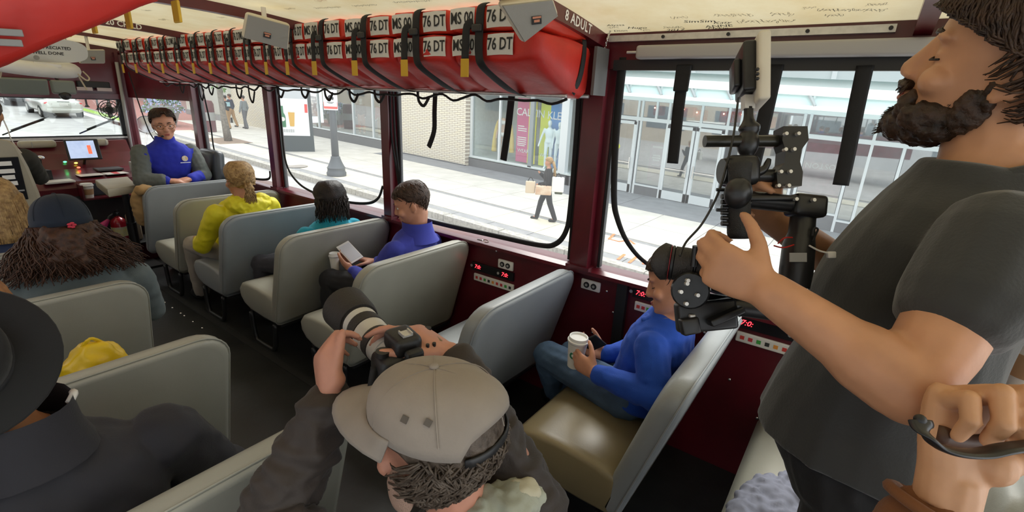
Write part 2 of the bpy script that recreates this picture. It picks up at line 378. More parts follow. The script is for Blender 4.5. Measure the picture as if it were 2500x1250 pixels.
zip_tube('window_zip', [(XZ, 4.10, 1.9), (XZ, 4.12, 1.4), (XZ, 4.10, 1.12), (XZ, 3.95, 0.98), (XZ, 3.70, 0.92), (XZ, 3.3, 0.91), (XZ, 3.0, 0.94), (XZ, 2.86, 1.0), (XZ, 2.80, 1.1)], 0.011, w3)
zip_tube('window_zip', [(XZ, 5.6, 1.9), (XZ, 5.5, 1.4), (XZ, 5.48, 1.08), (XZ, 5.2, 0.95), (XZ, 4.8, 0.91), (XZ, 4.45, 0.94), (XZ, 4.40, 1.02)], 0.011, w2)
zip_tube('window_zip', [(2.0, 6.75, 1.85), (2.03, 6.6, 1.3), (2.06, 6.5, 1.12), (2.1, 6.3, 1.0), (2.2, 6.0, 0.95)], 0.010, w6)
b = MB()
for dy in (-0.03, 0.0, 0.025): b.tube(smoothpath([(XZ, 2.655 + dy, 1.9), (XZ, 2.65 + dy * 1.5, 1.5), (XZ, 2.62 + dy * 0.6, 1.2), (XZ, 2.60 - dy * 0.4, 0.93)], 6), 0.008, 6)
b.build('hanging_cord', M_BLACKWEB, w4, smooth=True)
# zip pull on the sill
t = thing('zip_pull', 'small silver zip pull lying on the maroon window sill', 'zip', (2.23, 1.83, 0.885))
b = MB(); b.rbox((2.228, 1.85, 0.890), (0.012, 0.045, 0.010), 0.004); b.build('slider', M_CHROME, t); b = MB(); b.tube([(2.226, 1.80 + 0.02 * math.cos(a), 0.893 + 0.008 * math.sin(a)) for a in [k * PI / 6 for k in range(13)]], 0.003, 6); b.build('ring', M_CHROME, t)
# hanging straps
def strap(label, pts, w, wtop=None, L=None):
    t = thing('hanging_strap', label, 'strap', pts[-1], 'black straps hanging in front of the clear windows')
    P_ = smoothpath(pts, 6); r = [w] * len(P_)
    b = MB(); b.tube(P_, r, 8, flat=0.14, up=(1, 0, 0)); o = b.build('webbing', M_BLACKWEB, t, smooth=True)
    if wtop: b = MB(); b.rbox(((pts[0][0] - 0.006), pts[0][1], pts[0][2] - wtop), (0.014, w * 2.5, wtop * 2), 0.005); b.build('folded_top', M_BLACKWEB, t)
    return t
XS = 2.225
strap('narrow black strap hanging below the red life jackets, curled to a point', [(XS, 2.235, 1.80), (XS, 2.245, 1.65), (XS, 2.25, 1.53), (XS, 2.30, 1.425)], 0.020)
strap('black strap hanging over the colourful shop poster', [(XS, 1.645, 1.80), (XS, 1.66, 1.62), (XS, 1.675, 1.5), (XS, 1.688, 1.405)], 0.024)
strap('wide black strap with a doubled top hanging left of the phone mount', [(XS, 0.722, 1.915), (XS, 0.722, 1.75), (XS, 0.716, 1.6), (XS, 0.712, 1.493)], 0.026, 0.055)
strap('wide black strap hanging behind the camera rig', [(XS, 0.365, 1.915), (XS, 0.368, 1.7), (XS, 0.375, 1.5), (XS, 0.38, 1.28)], 0.028)
strap('wide black strap hanging beside the bearded man', [(XS, 0.076, 1.91), (XS, 0.070, 1.75), (XS, 0.062, 1.6), (XS, 0.058, 1.481)], 0.0265)
# wall plates and seat-number strips
M_LED = mat('red_led', (1.0, 0.02, 0.03), 0.4, emit=3.0); M_SIGNK = mat('black_display', (0.008, 0.008, 0.010), 0.25)
def outlet(y, z, label):
    t = thing('headphone_socket', label, 'socket', (WX, y, z), 'headphone sockets on the maroon wall')
    b = MB(); b.rbox((WX - 0.008, y, z), (0.016, 0.118, 0.06), 0.008, 2); b.build('plate', M_WHITE, t, angle=40)
    for d in (-0.022, 0.022):
        b = MB(); b.cyl((WX - 0.020, y + d, z), (WX - 0.010, y + d, z), 0.017, n=14); s_ = b.build('jack', M_STEEL, t)
        b = MB(); b.cyl((WX - 0.022, y + d, z), (WX - 0.019, y + d, z), 0.008, n=10); b.build('jack_hole', M_GREYPL, s_)
outlet(1.665, 0.760, 'white double headphone socket above the near seat-number strip between two seats')
outlet(1.075, 0.782, 'white double headphone socket beside the black wall rib')
outlet(0.155, 0.866, 'white double headphone socket under the forearm of the bearded man')
def seatsign(y0, y1, z, label, dz=0.0, leds=(0.15, 0.8)):
    t = thing('seat_display', label, 'display', (WX, (y0 + y1) / 2, z), 'seat number displays on the maroon wall')
    yc = (y0 + y1) / 2; L = y1 - y0
    b = MB(); b.bbox((WX - 0.014, y0, z - 0.027), (WX, y1, z + 0.027)); b.build('display', M_SIGNK, t)
    for u in leds:
        yl = y1 - L * u
        text('digits', '7:0:', 0.036, frame((WX - 0.0148, yl, z), (0, -1, 0.0), (-1, 0, 0)), M_LED, t, shear=0.25)
        b = MB(); b.cyl((WX - 0.017, yl + 0.05, z), (WX - 0.013, yl + 0.05, z), 0.009, n=10); b.build('button', M_GREYPL, t)
    b = MB(); b.rbox((WX - 0.007, yc - 0.012, z - 0.074), (0.014, L * 0.96, 0.05), 0.005); o = b.build('label_strip', M_WHITE, t)
    cols = [(0.6, 0.05, 0.04), (0.05, 0.35, 0.06), (0.75, 0.3, 0.05), (0.55, 0.04, 0.05), (0.03, 0.03, 0.03)]
    n = 9
    for k in range(n):
        c = cols[(k * 3) % 5]; yk = y1 - L * (0.1 + 0.8 * k / (n - 1)) - 0.012
        b = MB(); b.bbox((WX - 0.0152, yk - 0.009, z - 0.074 - 0.009), (WX - 0.0138, yk + 0.009, z - 0.074 + 0.009)); b.build('symbol', mat('symbol_%d' % ((k * 3) % 5), c, 0.6), o)
seatsign(1.60, 1.94, 0.693, 'black seat-number display over a white symbol strip between two grey seats')
seatsign(0.56, 0.83, 0.815, "black seat-number display over a white symbol strip beyond the blue-sweater woman's face")
seatsign(-0.02, 0.33, 0.812, "black seat-number display behind the blue-sweater woman's seat back")
# chain hanging at the roof corner
t = thing('key_chain', 'thin steel chain with hook hanging at the roof corner by the post', 'chain', (2.2, 1.09, 1.86))
pts = smoothpath([(2.20, 1.08, 2.06), (2.19, 1.085, 2.02), (2.20, 1.10, 1.97), (2.20, 1.115, 1.92), (2.20, 1.125, 1.87)], 10)
for k in range(0, len(pts) - 1, 2):
    b = MB(); c = pts[k]; d = (pts[k + 1] - c).normalized(); sd = Vector((1, 0, 0)) if (k // 2) % 2 else Vector((0, 1, 0))
    b.tube([c + d * (0.008 * math.cos(a)) + sd * (0.004 * math.sin(a)) for a in [q * PI / 4 for q in range(9)]], 0.0016, 5); b.build('chain_link', M_CHROME, t)
b = MB(); b.tube(smoothpath([(2.20, 1.125, 1.87), (2.20, 1.135, 1.855), (2.20, 1.125, 1.845), (2.20, 1.115, 1.852)], 5), 0.0025, 6); b.build('hook', M_CHROME, t)

# ------------------------------------------------------------------ bench seats
def seat_meshes():
    """bench in local coordinates: x 0..0.84 along the bench from the aisle, y 0 at the top of the back (forward +y)"""
    L = 0.845
    def back_ring(v, off=0.0):
        # outline of the back at height parameter; returns list of (x,z) rounded rectangle
        pass
    b = MB(); nx = 18
    # rounded back outline in x-z
    z0, z1, r = 0.235, 0.88, 0.11
    out = []
    for cx, cz, a0 in ((L - r, z1 - r, 0), (r, z1 - r, PI / 2), (0.05, z0 + 0.05, PI), (L - 0.05, z0 + 0.05, 1.5 * PI)):
        rr = r if cz > 0.5 else 0.05
        for k in range(7): a = a0 + k * PI / 12; out.append((cx + rr * math.cos(a), cz + rr * math.sin(a)))
    def ypos(z, t): return 0.20 * (0.88 - z) / 0.64 * 0.95 + t      # lean
    cx = L / 2; cz = (z0 + z1) / 2
    rings = []
    for t, sc in ((-0.046, 0.94), (-0.044, 0.975), (-0.030, 0.995), (-0.012, 1.0), (0.014, 1.0), (0.034, 0.99), (0.046, 0.965), (0.05, 0.92), (0.056, 0.75), (0.060, 0.4)):
        ring = []
        for x, z in out:
            dx, dz = x - cx, z - cz
            ix = max(abs(dx) - (1 - sc) * 0.42, 0) * (1 if dx > 0 else -1); iz = max(abs(dz) - (1 - sc) * 0.42, 0) * (1 if dz > 0 else -1)
            if sc < 0.9: ix, iz = dx * sc, dz * sc
            x2, z2 = cx + ix, cz + iz; ring.append((x2, ypos(z2, t), z2))
        rings.append(ring)
    b.loft(rings); back = b.mesh('backrest', [M_VINYL], True)
    # piping seam along the outline
    p = [(x, ypos(z, -0.030), z) for x, z in out]; p.append(p[0])
    pip = MB().tube(p, 0.0035, 5).mesh('piping', [M_VINYL], True)
    # cushion: x-section profile in y-z lofted along x
    prof = [(0.14, 0.25), (0.12, 0.34), (0.14, 0.42), (0.22, 0.445), (0.38, 0.455), (0.52, 0.45), (0.60, 0.43), (0.64, 0.385), (0.635, 0.33), (0.59, 0.285), (0.50, 0.255), (0.30, 0.245)]
    cyc, czc = 0.38, 0.35; rings = []
    for x, sc in ((0.0, 0.80), (0.006, 0.92), (0.02, 0.98), (0.05, 1.0), (L / 2, 1.005), (L - 0.05, 1.0), (L - 0.02, 0.98), (L - 0.006, 0.92), (L, 0.8)):
        rings.append([(x, cyc + (y - cyc) * sc, czc + (z - czc) * sc) for y, z in prof])
    cush = MB().loft(rings).mesh('cushion', [M_VINYL], True)
    fr = MB(); fr.bbox((0.04, 0.16, 0.215), (L - 0.02, 0.58, 0.245)); fr.tube([(0.10, 0.20, 0.22), (0.02, 0.20, 0.24)], 0.015, 8); frame_ = fr.mesh('seat_frame', [M_STEEL])
    lg = MB(); lg.tube(smoothpath([(0.03, 0.22, 0.22), (0.03, 0.24, 0.08), (0.03, 0.27, 0.015), (0.03, 0.33, 0.006), (0.03, 0.45, 0.006), (0.03, 0.51, 0.015), (0.03, 0.53, 0.08), (0.03, 0.54, 0.22)], 4), 0.017, 8); leg = lg.mesh('leg', [M_STEEL], True)
    wb = MB().bbox((L - 0.02, 0.18, 0.20), (L + 0.02, 0.56, 0.24)).mesh('wall_bracket', [M_STEEL])
    return back, pip, cush, frame_, leg, wb
SEAT = seat_meshes()
SEATT = []; M_VINYLT = mat('tan_vinyl', (0.235, 0.19, 0.105), 0.36, var=0.08, scale=3, bump=0.04, bscale=180)
for me in SEAT:
    c = me.copy()
    if c.materials[0] == M_VINYL: c.materials[0] = M_VINYLT if c.name.startswith('cushion') else M_VINYLB
    SEATT.append(c)
SEATB = []
for me in SEAT:
    c = me.copy()
    if c.materials[0] == M_VINYL: c.materials[0] = M_VINYLB
    SEATB.append(c)
def seat(label, x0, y, mirror=False, blue=False, sx=1.0, dz=0.0, skip=()):
    t = thing('bench_seat', label, 'bench seat', (x0, y, dz), 'vinyl bench seats in two rows')
    t.scale = (-sx if mirror else sx, 1, 1)
    names = ('backrest', 'piping', 'cushion', 'seat_frame', 'leg', 'wall_bracket')
    ob = {}
    for n, me in zip(names, SEATB if blue is True else SEATT if blue == 'tan' else SEAT):
        if n in skip: continue
        o = bpy.data.objects.new(n, me); COL.objects.link(o); o.parent = ob['backrest'] if n == 'piping' else t; ob[n] = o
    return t
XR = 1.39; XL = 0.68
seat('blue-grey bench seat back under the hands of the tour guide', XR + 0.03, 5.0, blue=True, sx=0.965, skip=('cushion', 'seat_frame', 'leg'))
seat('pale grey-green bench seat holding the ponytailed woman in yellow', XR, 4.27 - 0.02)
seat('blue-grey bench seat directly behind the woman in yellow', XR + 0.01, 3.49, blue=True)
seat('grey bench seat back behind the dark-haired person in turquoise', XR + 0.02, 2.76)
seat('grey-green bench seat back behind the man in the blue fleece', XR + 0.01, 1.965)
seat('empty blue-grey bench seat in front of the woman with the coffee cup', XR, 1.18, blue=True)
seat('bench seat with a tan cushion and grey back holding the blue-sweater woman', XR, 0.32, blue='tan')
seat('pale bench seat with a grey cloth on it beside the bearded man', XR, -0.50)
seat('grey-green bench seat below the raised arm of the photographer in the cap', XL, 1.05, mirror=True)
seat('grey-green bench seat in front of the person in the black hat', XL, 1.785, mirror=True)
seat('grey-green bench seat behind the woman in the navy cap', XL, 2.595, mirror=True)
seat('pale bench seat ahead of the woman in the navy cap', XL - 0.02, 3.42, mirror=True)
seat('bench seat carrying the photographer in the tan cap', XL, 0.20, mirror=True)

# ------------------------------------------------------------------ figures: closed pieces fused into one skin by a voxel remesh
def skin_mat(name, c): return mat(name, c, 0.5, var=0.10, scale=18, bump=0.03, bscale=160, sss=0.08)
M_SKIN = skin_mat('skin_light', (0.50, 0.235, 0.135)); M_SKIN2 = skin_mat('skin_tan', (0.52, 0.26, 0.14)); M_SKIN3 = skin_mat('skin_pink', (0.55, 0.26, 0.16))
M_LIP = mat('lip', (0.36, 0.10, 0.08), 0.45); M_EYEW = mat('eye_white', (0.7, 0.66, 0.6), 0.25); M_IRIS = mat('iris_brown', (0.03, 0.015, 0.008), 0.2)
def hair_mat(name, c, c2, st=(1, 1, 1)): return mat(name, c, 0.5, col2=c2, scale=55, bump=0.35, bscale=120, stretch=st, spec=0.4)
M_HBROWN = hair_mat('dark_brown_hair', (0.018, 0.009, 0.005), (0.06, 0.03, 0.016)); M_HBLACK = hair_mat('black_hair', (0.006, 0.004, 0.003), (0.022, 0.012, 0.009))
M_HBLOND = hair_mat('blonde_hair', (0.19, 0.10, 0.035), (0.50, 0.32, 0.13)); M_HMID = hair_mat('brown_hair', (0.026, 0.011, 0.006), (0.085, 0.034, 0.016)); M_HGREY = hair_mat('greying_hair', (0.035, 0.022, 0.013), (0.13, 0.10, 0.075))
def fuse(b, name, m, parent=None, voxel=0.008, smooth=4, disp=None, decimate=None):
    me = bpy.data.meshes.new(name); me.from_pydata(b.v, [], b.f); me.update()
    bm = bmesh.new(); bm.from_mesh(me); bmesh.ops.recalc_face_normals(bm, faces=bm.faces); bm.to_mesh(me); bm.free()
    o = bpy.data.objects.new(name, me); COL.objects.link(o)
    r = o.modifiers.new('r', 'REMESH'); r.mode = 'VOXEL'; r.voxel_size = voxel; r.use_smooth_shade = True
    if smooth:
        s = o.modifiers.new('s', 'SMOOTH'); s.factor = 0.5; s.iterations = smooth
    me2 = eval_mesh(o, name); bpy.data.objects.remove(o); bpy.data.meshes.remove(me)
    if disp:
        nm = [v.normal.copy() for v in me2.vertices]
        for v, n in zip(me2.vertices, nm): v.co = v.co + n * disp(v.co)
    me2.materials.clear()
    for q in (m if isinstance(m, (list, tuple)) else [m]): me2.materials.append(q)
    me2.polygons.foreach_set('use_smooth', [True] * len(me2.polygons))
    return link(name, me2, parent)
def folds(amp=0.006, s=9.0, st=(1, 1, 1), seed=0.0):
    def f(co):
        p = Vector((co.x * s * st[0] + seed, co.y * s * st[1], co.z * s * st[2]))
        return amp * (1.0 - 2.0 * abs(noise.noise(p))) * 0.7 + amp * 0.6 * noise.noise(p * 2.3)
    return f
def limb(b, P, r, n=12):
    """round-ended tapering limb through the joints P with radii r"""
    P = [Vector(p) for p in P]
    Q = []; R = []
    for i in range(len(P) - 1):
        for k in range(4):
            t = k / 4; Q.append(P[i].lerp(P[i + 1], t)); R.append(lerp(r[i], r[i + 1], t))
    Q.append(P[-1]); R.append(r[-1])
    # rounded ends
    d0 = (Q[0] - Q[1]).normalized(); d1 = (Q[-1] - Q[-2]).normalized()
    A = [(Q[0] + d0 * (R[0] * s), R[0] * c) for s, c in ((0.98, 0.2), (0.85, 0.53), (0.5, 0.87))]
    Z = [(Q[-1] + d1 * (R[-1] * s), R[-1] * c) for s, c in ((0.5, 0.87), (0.85, 0.53), (0.98, 0.2))]
    Q = [a[0] for a in A] + Q + [z[0] for z in Z]; R = [a[1] for a in A] + R + [z[1] for z in Z]
    b.tube(Q, R, n)
    for i in range(1, len(P) - 1): b.ell(P[i], (r[i],) * 3, 12, 8)
def ering(c, a, bb, n=20, e=2.3):
    c = Vector(c); a = Vector(a); bb = Vector(bb); out = []
    for k in range(n):
        t = 2 * PI * k / n; ct, st = math.cos(t), math.sin(t)
        out.append(c + a * (math.copysign(abs(ct) ** (2 / e), ct)) + bb * (math.copysign(abs(st) ** (2 / e), st)))
    return out
def rot_to(fwd, up=(0, 0, 1), roll=0.0):
    f = Vector(fwd).normalized(); u = Vector(up); r = f.cross(u).normalized(); u = r.cross(f)
    M = Matrix(((r.x, f.x, u.x), (r.y, f.y, u.y), (r.z, f.z, u.z)))
    return M @ Matrix.Rotation(roll, 3, 'Y')
HEADR = [(-0.116, 0.082, 0.050, 0.016), (-0.110, 0.088, 0.030, 0.030), (-0.098, 0.092, 0.000, 0.043), (-0.082, 0.089, -0.03, 0.053), (-0.062, 0.089, -0.055, 0.061), (-0.04, 0.089, -0.075, 0.067),
         (-0.012, 0.086, -0.092, 0.073), (0.010, 0.089, -0.1, 0.0755), (0.03, 0.095, -0.103, 0.077), (0.055, 0.092, -0.102, 0.0765), (0.08, 0.078, -0.092, 0.069), (0.10, 0.052, -0.072, 0.054), (0.113, 0.022, -0.043, 0.033), (0.118, 0.0, -0.02, 0.012)]
def head_rings(grow=0.0, z0=-1, z1=1, n=28, front=0.0, e=2.25):
    out = []
    for z, yf, yb, w in HEADR:
        if z < z0 or z > z1: continue
        yf += grow + front; yb -= grow; w += grow; z2 = z + (grow if z > 0.09 else 0)
        c = Vector((0, (yf + yb) / 2, z2)); out.append(ering(c, (w, 0, 0), (0, (yf - yb) / 2, 0), n, e))
    return out
def add_head(b, M, nose=1.0, ears=True, jaw=1.0, female=False):
    b.loft([[M @ p for p in r] for r in head_rings()])
    T = lambda *p: M @ Vector(p)
    k = M.to_scale().x; R3 = M.to_3x3() * (1 / k) if False else M.to_quaternion().to_matrix()
    E_ = lambda c, r, R=None: b.ell(T(*c), tuple(q * k for q in r), 12, 8, R=R3 if R is None else R3 @ R)
    limb(b, [T(0, 0.086, 0.016), T(0, 0.093 + 0.002 * nose, -0.010), T(0, 0.103 + 0.003 * nose, -0.034)], [0.0105 * k, 0.0125 * k, 0.0135 * k]); limb(b, [T(0, 0.080, 0.01), T(0, 0.088, -0.035)], [0.014 * k, 0.016 * k])
    for s in (-1, 1):
        E_((s * 0.0125, 0.101, -0.040), (0.0085, 0.011, 0.008))
        E_((s * 0.034, 0.078, 0.022), (0.026, 0.017, 0.009))            # brow ridge
        E_((s * 0.034, 0.072, -0.004), (0.016, 0.013, 0.012))           # lid bulge
        E_((s * 0.045, 0.066, -0.036), (0.026, 0.022, 0.022))           # cheek
        if ears:
            E_((s * 0.079, -0.012, -0.010), (0.008, 0.020, 0.032), Matrix.Rotation(s * 0.35, 3, 'Z') @ Matrix.Rotation(-0.15, 3, 'X'))
            E_((s * 0.078, -0.006, -0.036), (0.006, 0.010, 0.010))
    E_((0, 0.092, -0.066), (0.024, 0.009, 0.0065)); E_((0, 0.091, -0.080), (0.021, 0.010, 0.008)); E_((0, 0.082, -0.104), (0.024, 0.016, 0.014))
def face_details(M, parent, open_eyes=True, lips=True, brow=None):
    T = lambda *p: M @ Vector(p); k = M.to_scale().x; R3 = M.to_quaternion().to_matrix()
    if open_eyes:
        for s in (-1, 1):
            b = MB(); b.ell(T(s * 0.034, 0.0785, -0.003), (0.0135 * k, 0.0085 * k, 0.0062 * k), 14, 8, R=R3); e = b.build('eye', M_EYEW, parent, smooth=True)
            b = MB(); b.ell(T(s * 0.034, 0.0855, -0.003), (0.0055 * k, 0.0025 * k, 0.0055 * k), 12, 8, R=R3); b.build('iris', M_IRIS, e, smooth=True)
    else:
        for s in (-1, 1):
            b = MB(); b.tube([T(s * 0.048, 0.076, -0.008), T(s * 0.034, 0.0865, -0.012), T(s * 0.022, 0.084, -0.009)], 0.0016 * k, 6); b.build('eyelashes', M_HBLACK, parent, smooth=True)
    if lips:
        b = MB(); b.ell(T(0, 0.0975, -0.0665), (0.022 * k, 0.006 * k, 0.0048 * k), 14, 8, R=R3); b.ell(T(0, 0.0965, -0.0755), (0.019 * k, 0.006 * k, 0.0055 * k), 14, 8, R=R3); b.build('lips', M_LIP, parent, smooth=True)
    if brow:
        for s in (-1, 1):
            b = MB(); b.tube(smoothpath([T(s * 0.016, 0.0945, 0.021), T(s * 0.034, 0.0935, 0.027), T(s * 0.054, 0.077, 0.021)], 4), [0.0022 * k, 0.003 * k, 0.0042 * k, 0.004 * k, 0.004 * k, 0.0035 * k, 0.003 * k, 0.0025 * k, 0.0015 * k][:9], 6); b.build('eyebrow', brow, parent, smooth=True)
def add_hand(b, wrist, d, n, side, curls=None, k=1.0, thumb=(0.6, 0.75, 0.25), tbend=0.35, spread=0.06, rw=0.028, fr=1.0):
    """hand: d finger direction, n palm-facing direction, side +1 right / -1 left. curls: per finger (mcp, pip, dip) radians"""
    w = Vector(wrist); d = Vector(d).normalized(); n = Vector(n); n = (n - d * d.dot(n)).normalized(); s = d.cross(n) * side
    curls = curls or [(0.35, 0.45, 0.3)] * 4
    rings = []
    for t, hw, th, off in ((-0.02, rw, 0.021, 0), (0.015, 0.031, 0.021, 0), (0.045, 0.039, 0.019, 0), (0.075, 0.042, 0.017, 0.0), (0.092, 0.041, 0.0145, 0.0), (0.100, 0.036, 0.009, 0.0)):
        rings.append(ering(w + d * (t * k), s * (hw * k), n * (th * k), 16, 2.6))
    b.loft(rings)
    b.ell(w + d * 0.035 * k + s * 0.024 * k + n * 0.012 * k, (0.022 * k,) * 3, 12, 8)
    Ls = ((0.044, 0.026, 0.021), (0.048, 0.030, 0.022), (0.044, 0.028, 0.021), (0.034, 0.021, 0.019)); tips = []
    for i in range(4):
        off = (0.031, 0.0105, -0.0105, -0.030)[i]; base = w + d * ((0.092, 0.097, 0.092, 0.082)[i] * k) + s * (off * k) - n * 0.001
        ang = 0.0; p = base; P = [base - d * 0.02 * k, base]; f0 = (d + s * (spread * (1.5 - i))).normalized()
        for j in range(3):
            ang += curls[i][j]; q = f0 * math.cos(ang) + n * math.sin(ang); p = p + q * (Ls[i][j] * k); P.append(p)
        r = [q_ * k * fr * (0.88 if i == 3 else 1) for q_ in (0.0100, 0.0100, 0.0092, 0.0084, 0.0070)]
        limb(b, P, r, 10); tips.append((P[-1], (P[-1] - P[-2]).normalized()))
    p = w + d * 0.028 * k + s * 0.026 * k + n * 0.006 * k; q = (d * thumb[0] + s * thumb[1] + n * thumb[2]).normalized(); P = [p]
    for j, L in enumerate((0.046, 0.034, 0.026)):
        p = p + q * (L * k); P.append(p); q = (q + (d * 0.9 + n * 0.5 - s * 0.3) * tbend).normalized()
    limb(b, P, [0.0165 * k, 0.0135 * k, 0.0115 * k, 0.0090 * k], 10); tips.append((P[-1], (P[-1] - P[-2]).normalized()))
    return tips
def torso_rings(hip, chest, neck, right, fwd, k=1.0, g=0.0, belly=0.0, e=2.4, shoulder=1.0):
    hip, chest, neck = Vector(hip), Vector(chest), Vector(neck); right = Vector(right).normalized(); fwd = Vector(fwd).normalized(); out = []
    for t, w, dp, sh in ((-0.12, 0.135, 0.105, 0), (0.0, 0.168, 0.122, 0), (0.22, 0.158, 0.116 + belly, belly * 0.9), (0.45, 0.142, 0.108 + belly * 0.8, belly * 0.7), (0.72, 0.155, 0.116, 0.0), (1.0, 0.168, 0.122, 0)):
        c = hip.lerp(chest, t) + fwd * sh * 0.6; out.append(ering(c, right * (w * k + g), fwd * (dp * k + g), 20, e))
    up = (neck - chest)
    for t, w, dp in ((0.3, 0.175 * shoulder, 0.115), (0.55, 0.172 * shoulder, 0.10), (0.74, 0.135 * shoulder, 0.085), (0.88, 0.085, 0.07), (1.0, 0.062, 0.062), (1.12, 0.055, 0.058)):
        out.append(ering(chest + up * t, right * (w * k + g), fwd * (dp * k + g), 20, e))
    return out
def strands(b, fn, n, r=0.004, seg=6, taper=0.4, nn=4):
    """n locks of hair; fn(i) returns a list of points"""
    for i in range(n):
        P = [Vector(p) for p in fn(i)]
        b.tube(P, [r * lerp(1, taper, q / (len(P) - 1)) for q in range(len(P))], nn)
def head_at(a, z, g):
    ca, sa = math.cos(a), math.sin(a)
    z_ = clamp(z, HEADR[0][0], HEADR[-1][0])
    for q in range(len(HEADR) - 1):
        if HEADR[q][0] <= z_ <= HEADR[q + 1][0]: break
    A, B = HEADR[q], HEADR[q + 1]; t = clamp((z_ - A[0]) / (B[0] - A[0]), 0, 1)
    yf, yb, w = (lerp(A[c], B[c], t) for c in (1, 2, 3)); e = 2 / 2.25
    return Vector((math.copysign(abs(ca) ** e, ca) * (w + g), (yf + yb) / 2 + math.copysign(abs(sa) ** e, sa) * ((yf - yb) / 2 + g), z + g * clamp((z - 0.05) / 0.06, 0, 1)))
def hair_tufts(M, m, parent, n=260, zf=0.06, zb=-0.05, zs=0.0, g=0.012, L=0.045, r=0.004, swirl=0.5, lift=0.006, name='hair_tufts', arange=(0, 2 * PI), zmax=0.112):
    """short locks lying on the scalp, so that the hair has an uneven edge"""
    b = MB()
    for i in range(n):
        a = random.uniform(*arange); sa = math.sin(a); zl = lerp(zs, zf if sa > 0 else zb, abs(sa) ** (0.5 if sa > 0 else 1.6)); z0 = lerp(zl, zmax, random.random() ** 0.8); LL = L * random.uniform(0.6, 1.3); sw = swirl * random.uniform(-1, 1); sw = math.copysign(abs(sw) + 0.15, a - PI / 2) if sa > 0 else sw; P = []
        for q in range(5):
            u = q / 4; P.append(M @ head_at(a + sw * u, max(z0 - LL * u, zl - 0.012), g + lift * math.sin(PI * u) * random.uniform(0.3, 1.2) - 0.004 * u))
        b.tube(P, [r * c for c in (0.9, 1, 0.9, 0.7, 0.3)], 4)
    return tag(b.build(name, m, parent, smooth=True), kind='stuff')
def scalp_hair(b, M, k=1.0, grow=0.012, zf=0.055, zb=-0.06, zs=0.0, wob=0.004, n=40, seed=1.0, taper=0.75):
    """close cap of hair: surface over the skull down to a hairline that differs at front, sides and back"""
    rows = 22; rings = []
    for j in range(rows + 1):
        ring = []
        for i in range(n):
            a = 2 * PI * i / n; ca, sa = math.cos(a), math.sin(a)     # a=0 right, pi/2 front
            lim = zf if sa > 0 else zb
            f = abs(sa) ** (0.5 if sa > 0 else 1.6); zl = lerp(zs, lim, f)
            z = lerp(0.113, zl, (j / rows) ** 0.8)
            # interpolate head section at z
            for q in range(len(HEADR) - 1):
                if HEADR[q][0] <= z <= HEADR[q + 1][0]: break
            A, B = HEADR[q], HEADR[q + 1]; t = clamp((z - A[0]) / (B[0] - A[0]), 0, 1)
            yf, yb, w = (lerp(A[c], B[c], t) for c in (1, 2, 3))
            zl = zl + 0.010 * noise.noise(Vector((ca * 4 + seed, sa * 4, 3.1))); g = grow * (1 - taper * clamp((j / rows - 0.45) / 0.5, 0, 1) ** 1.5) * (1.0 if j < rows else 0.2) + wob * noise.noise(Vector((ca * 5, sa * 5, z * 60 + seed)))
            c = Vector((0, (yf + yb) / 2, z + grow * clamp((z - 0.06) / 0.05, 0, 1)))
            e = 2 / 2.25
            ring.append(M @ (c + Vector((math.copysign(abs(ca) ** e, ca) * (w + g), math.copysign(abs(sa) ** e, sa) * ((yf - yb) / 2 + g), 0))))
        rings.append(ring)
    top = [M @ Vector((0.004 * math.cos(2 * PI * i / n), -0.01 + 0.004 * math.sin(2 * PI * i / n), 0.118 + grow)) for i in range(n)]
    b.loft([top] + rings)
def HM(pos, fwd, k=1.1, roll=0.0, up=(0, 0, 1)):
    return Matrix.Translation(Vector(pos)) @ rot_to(fwd, up, roll).to_4x4() @ Matrix.Scale(k, 4)

# ------------------------------------------------------------------ the street outside (rises gently ahead)
def gz(y): return -1.2 + 0.038 * (y - 6.4)
def X3(x, y, h): return Vector((x, y, gz(y) + h))
class SB(MB):
    def ebox(s, x0, x1, y0, y1, h0, h1):
        vs = [X3(x, y, h) for x in (x0, x1) for y in (y0, y1) for h in (h0, h1)]
        return s.add(vs, [(0, 1, 3, 2), (4, 6, 7, 5), (0, 4, 5, 1), (2, 3, 7, 6), (0, 2, 6, 4), (1, 5, 7, 3)])
M_CONC = mat('pale_concrete', (0.62, 0.59, 0.53), 0.85, var=0.10, scale=1.5); M_CONC2 = mat('warm_concrete', (0.68, 0.63, 0.50), 0.85, var=0.10, scale=2)
M_BAND = mat('grey_paver', (0.27, 0.27, 0.27), 0.85, var=0.12, scale=5); M_GRAN = mat('granite', (0.40, 0.38, 0.34), 0.8, var=0.25, scale=14, bump=0.4, bscale=20)
M_ROAD = mat('asphalt', (0.40, 0.39, 0.38), 0.9, var=0.12, scale=2); M_APRON = mat('slate_paver', (0.22, 0.225, 0.235), 0.7, var=0.12, scale=3)
M_REDBR = mat('red_brick_paving', (0.42, 0.19, 0.16), 0.85, var=0.2, scale=9)
road = struct(SB().ebox(-14, 8.62, -12, 75, -0.4, -0.15).build('road', M_ROAD))
sw = struct(SB().ebox(8.62, 18, -12, 33, -0.4, -0.02).build('pavement', M_BAND))
cb = MB()
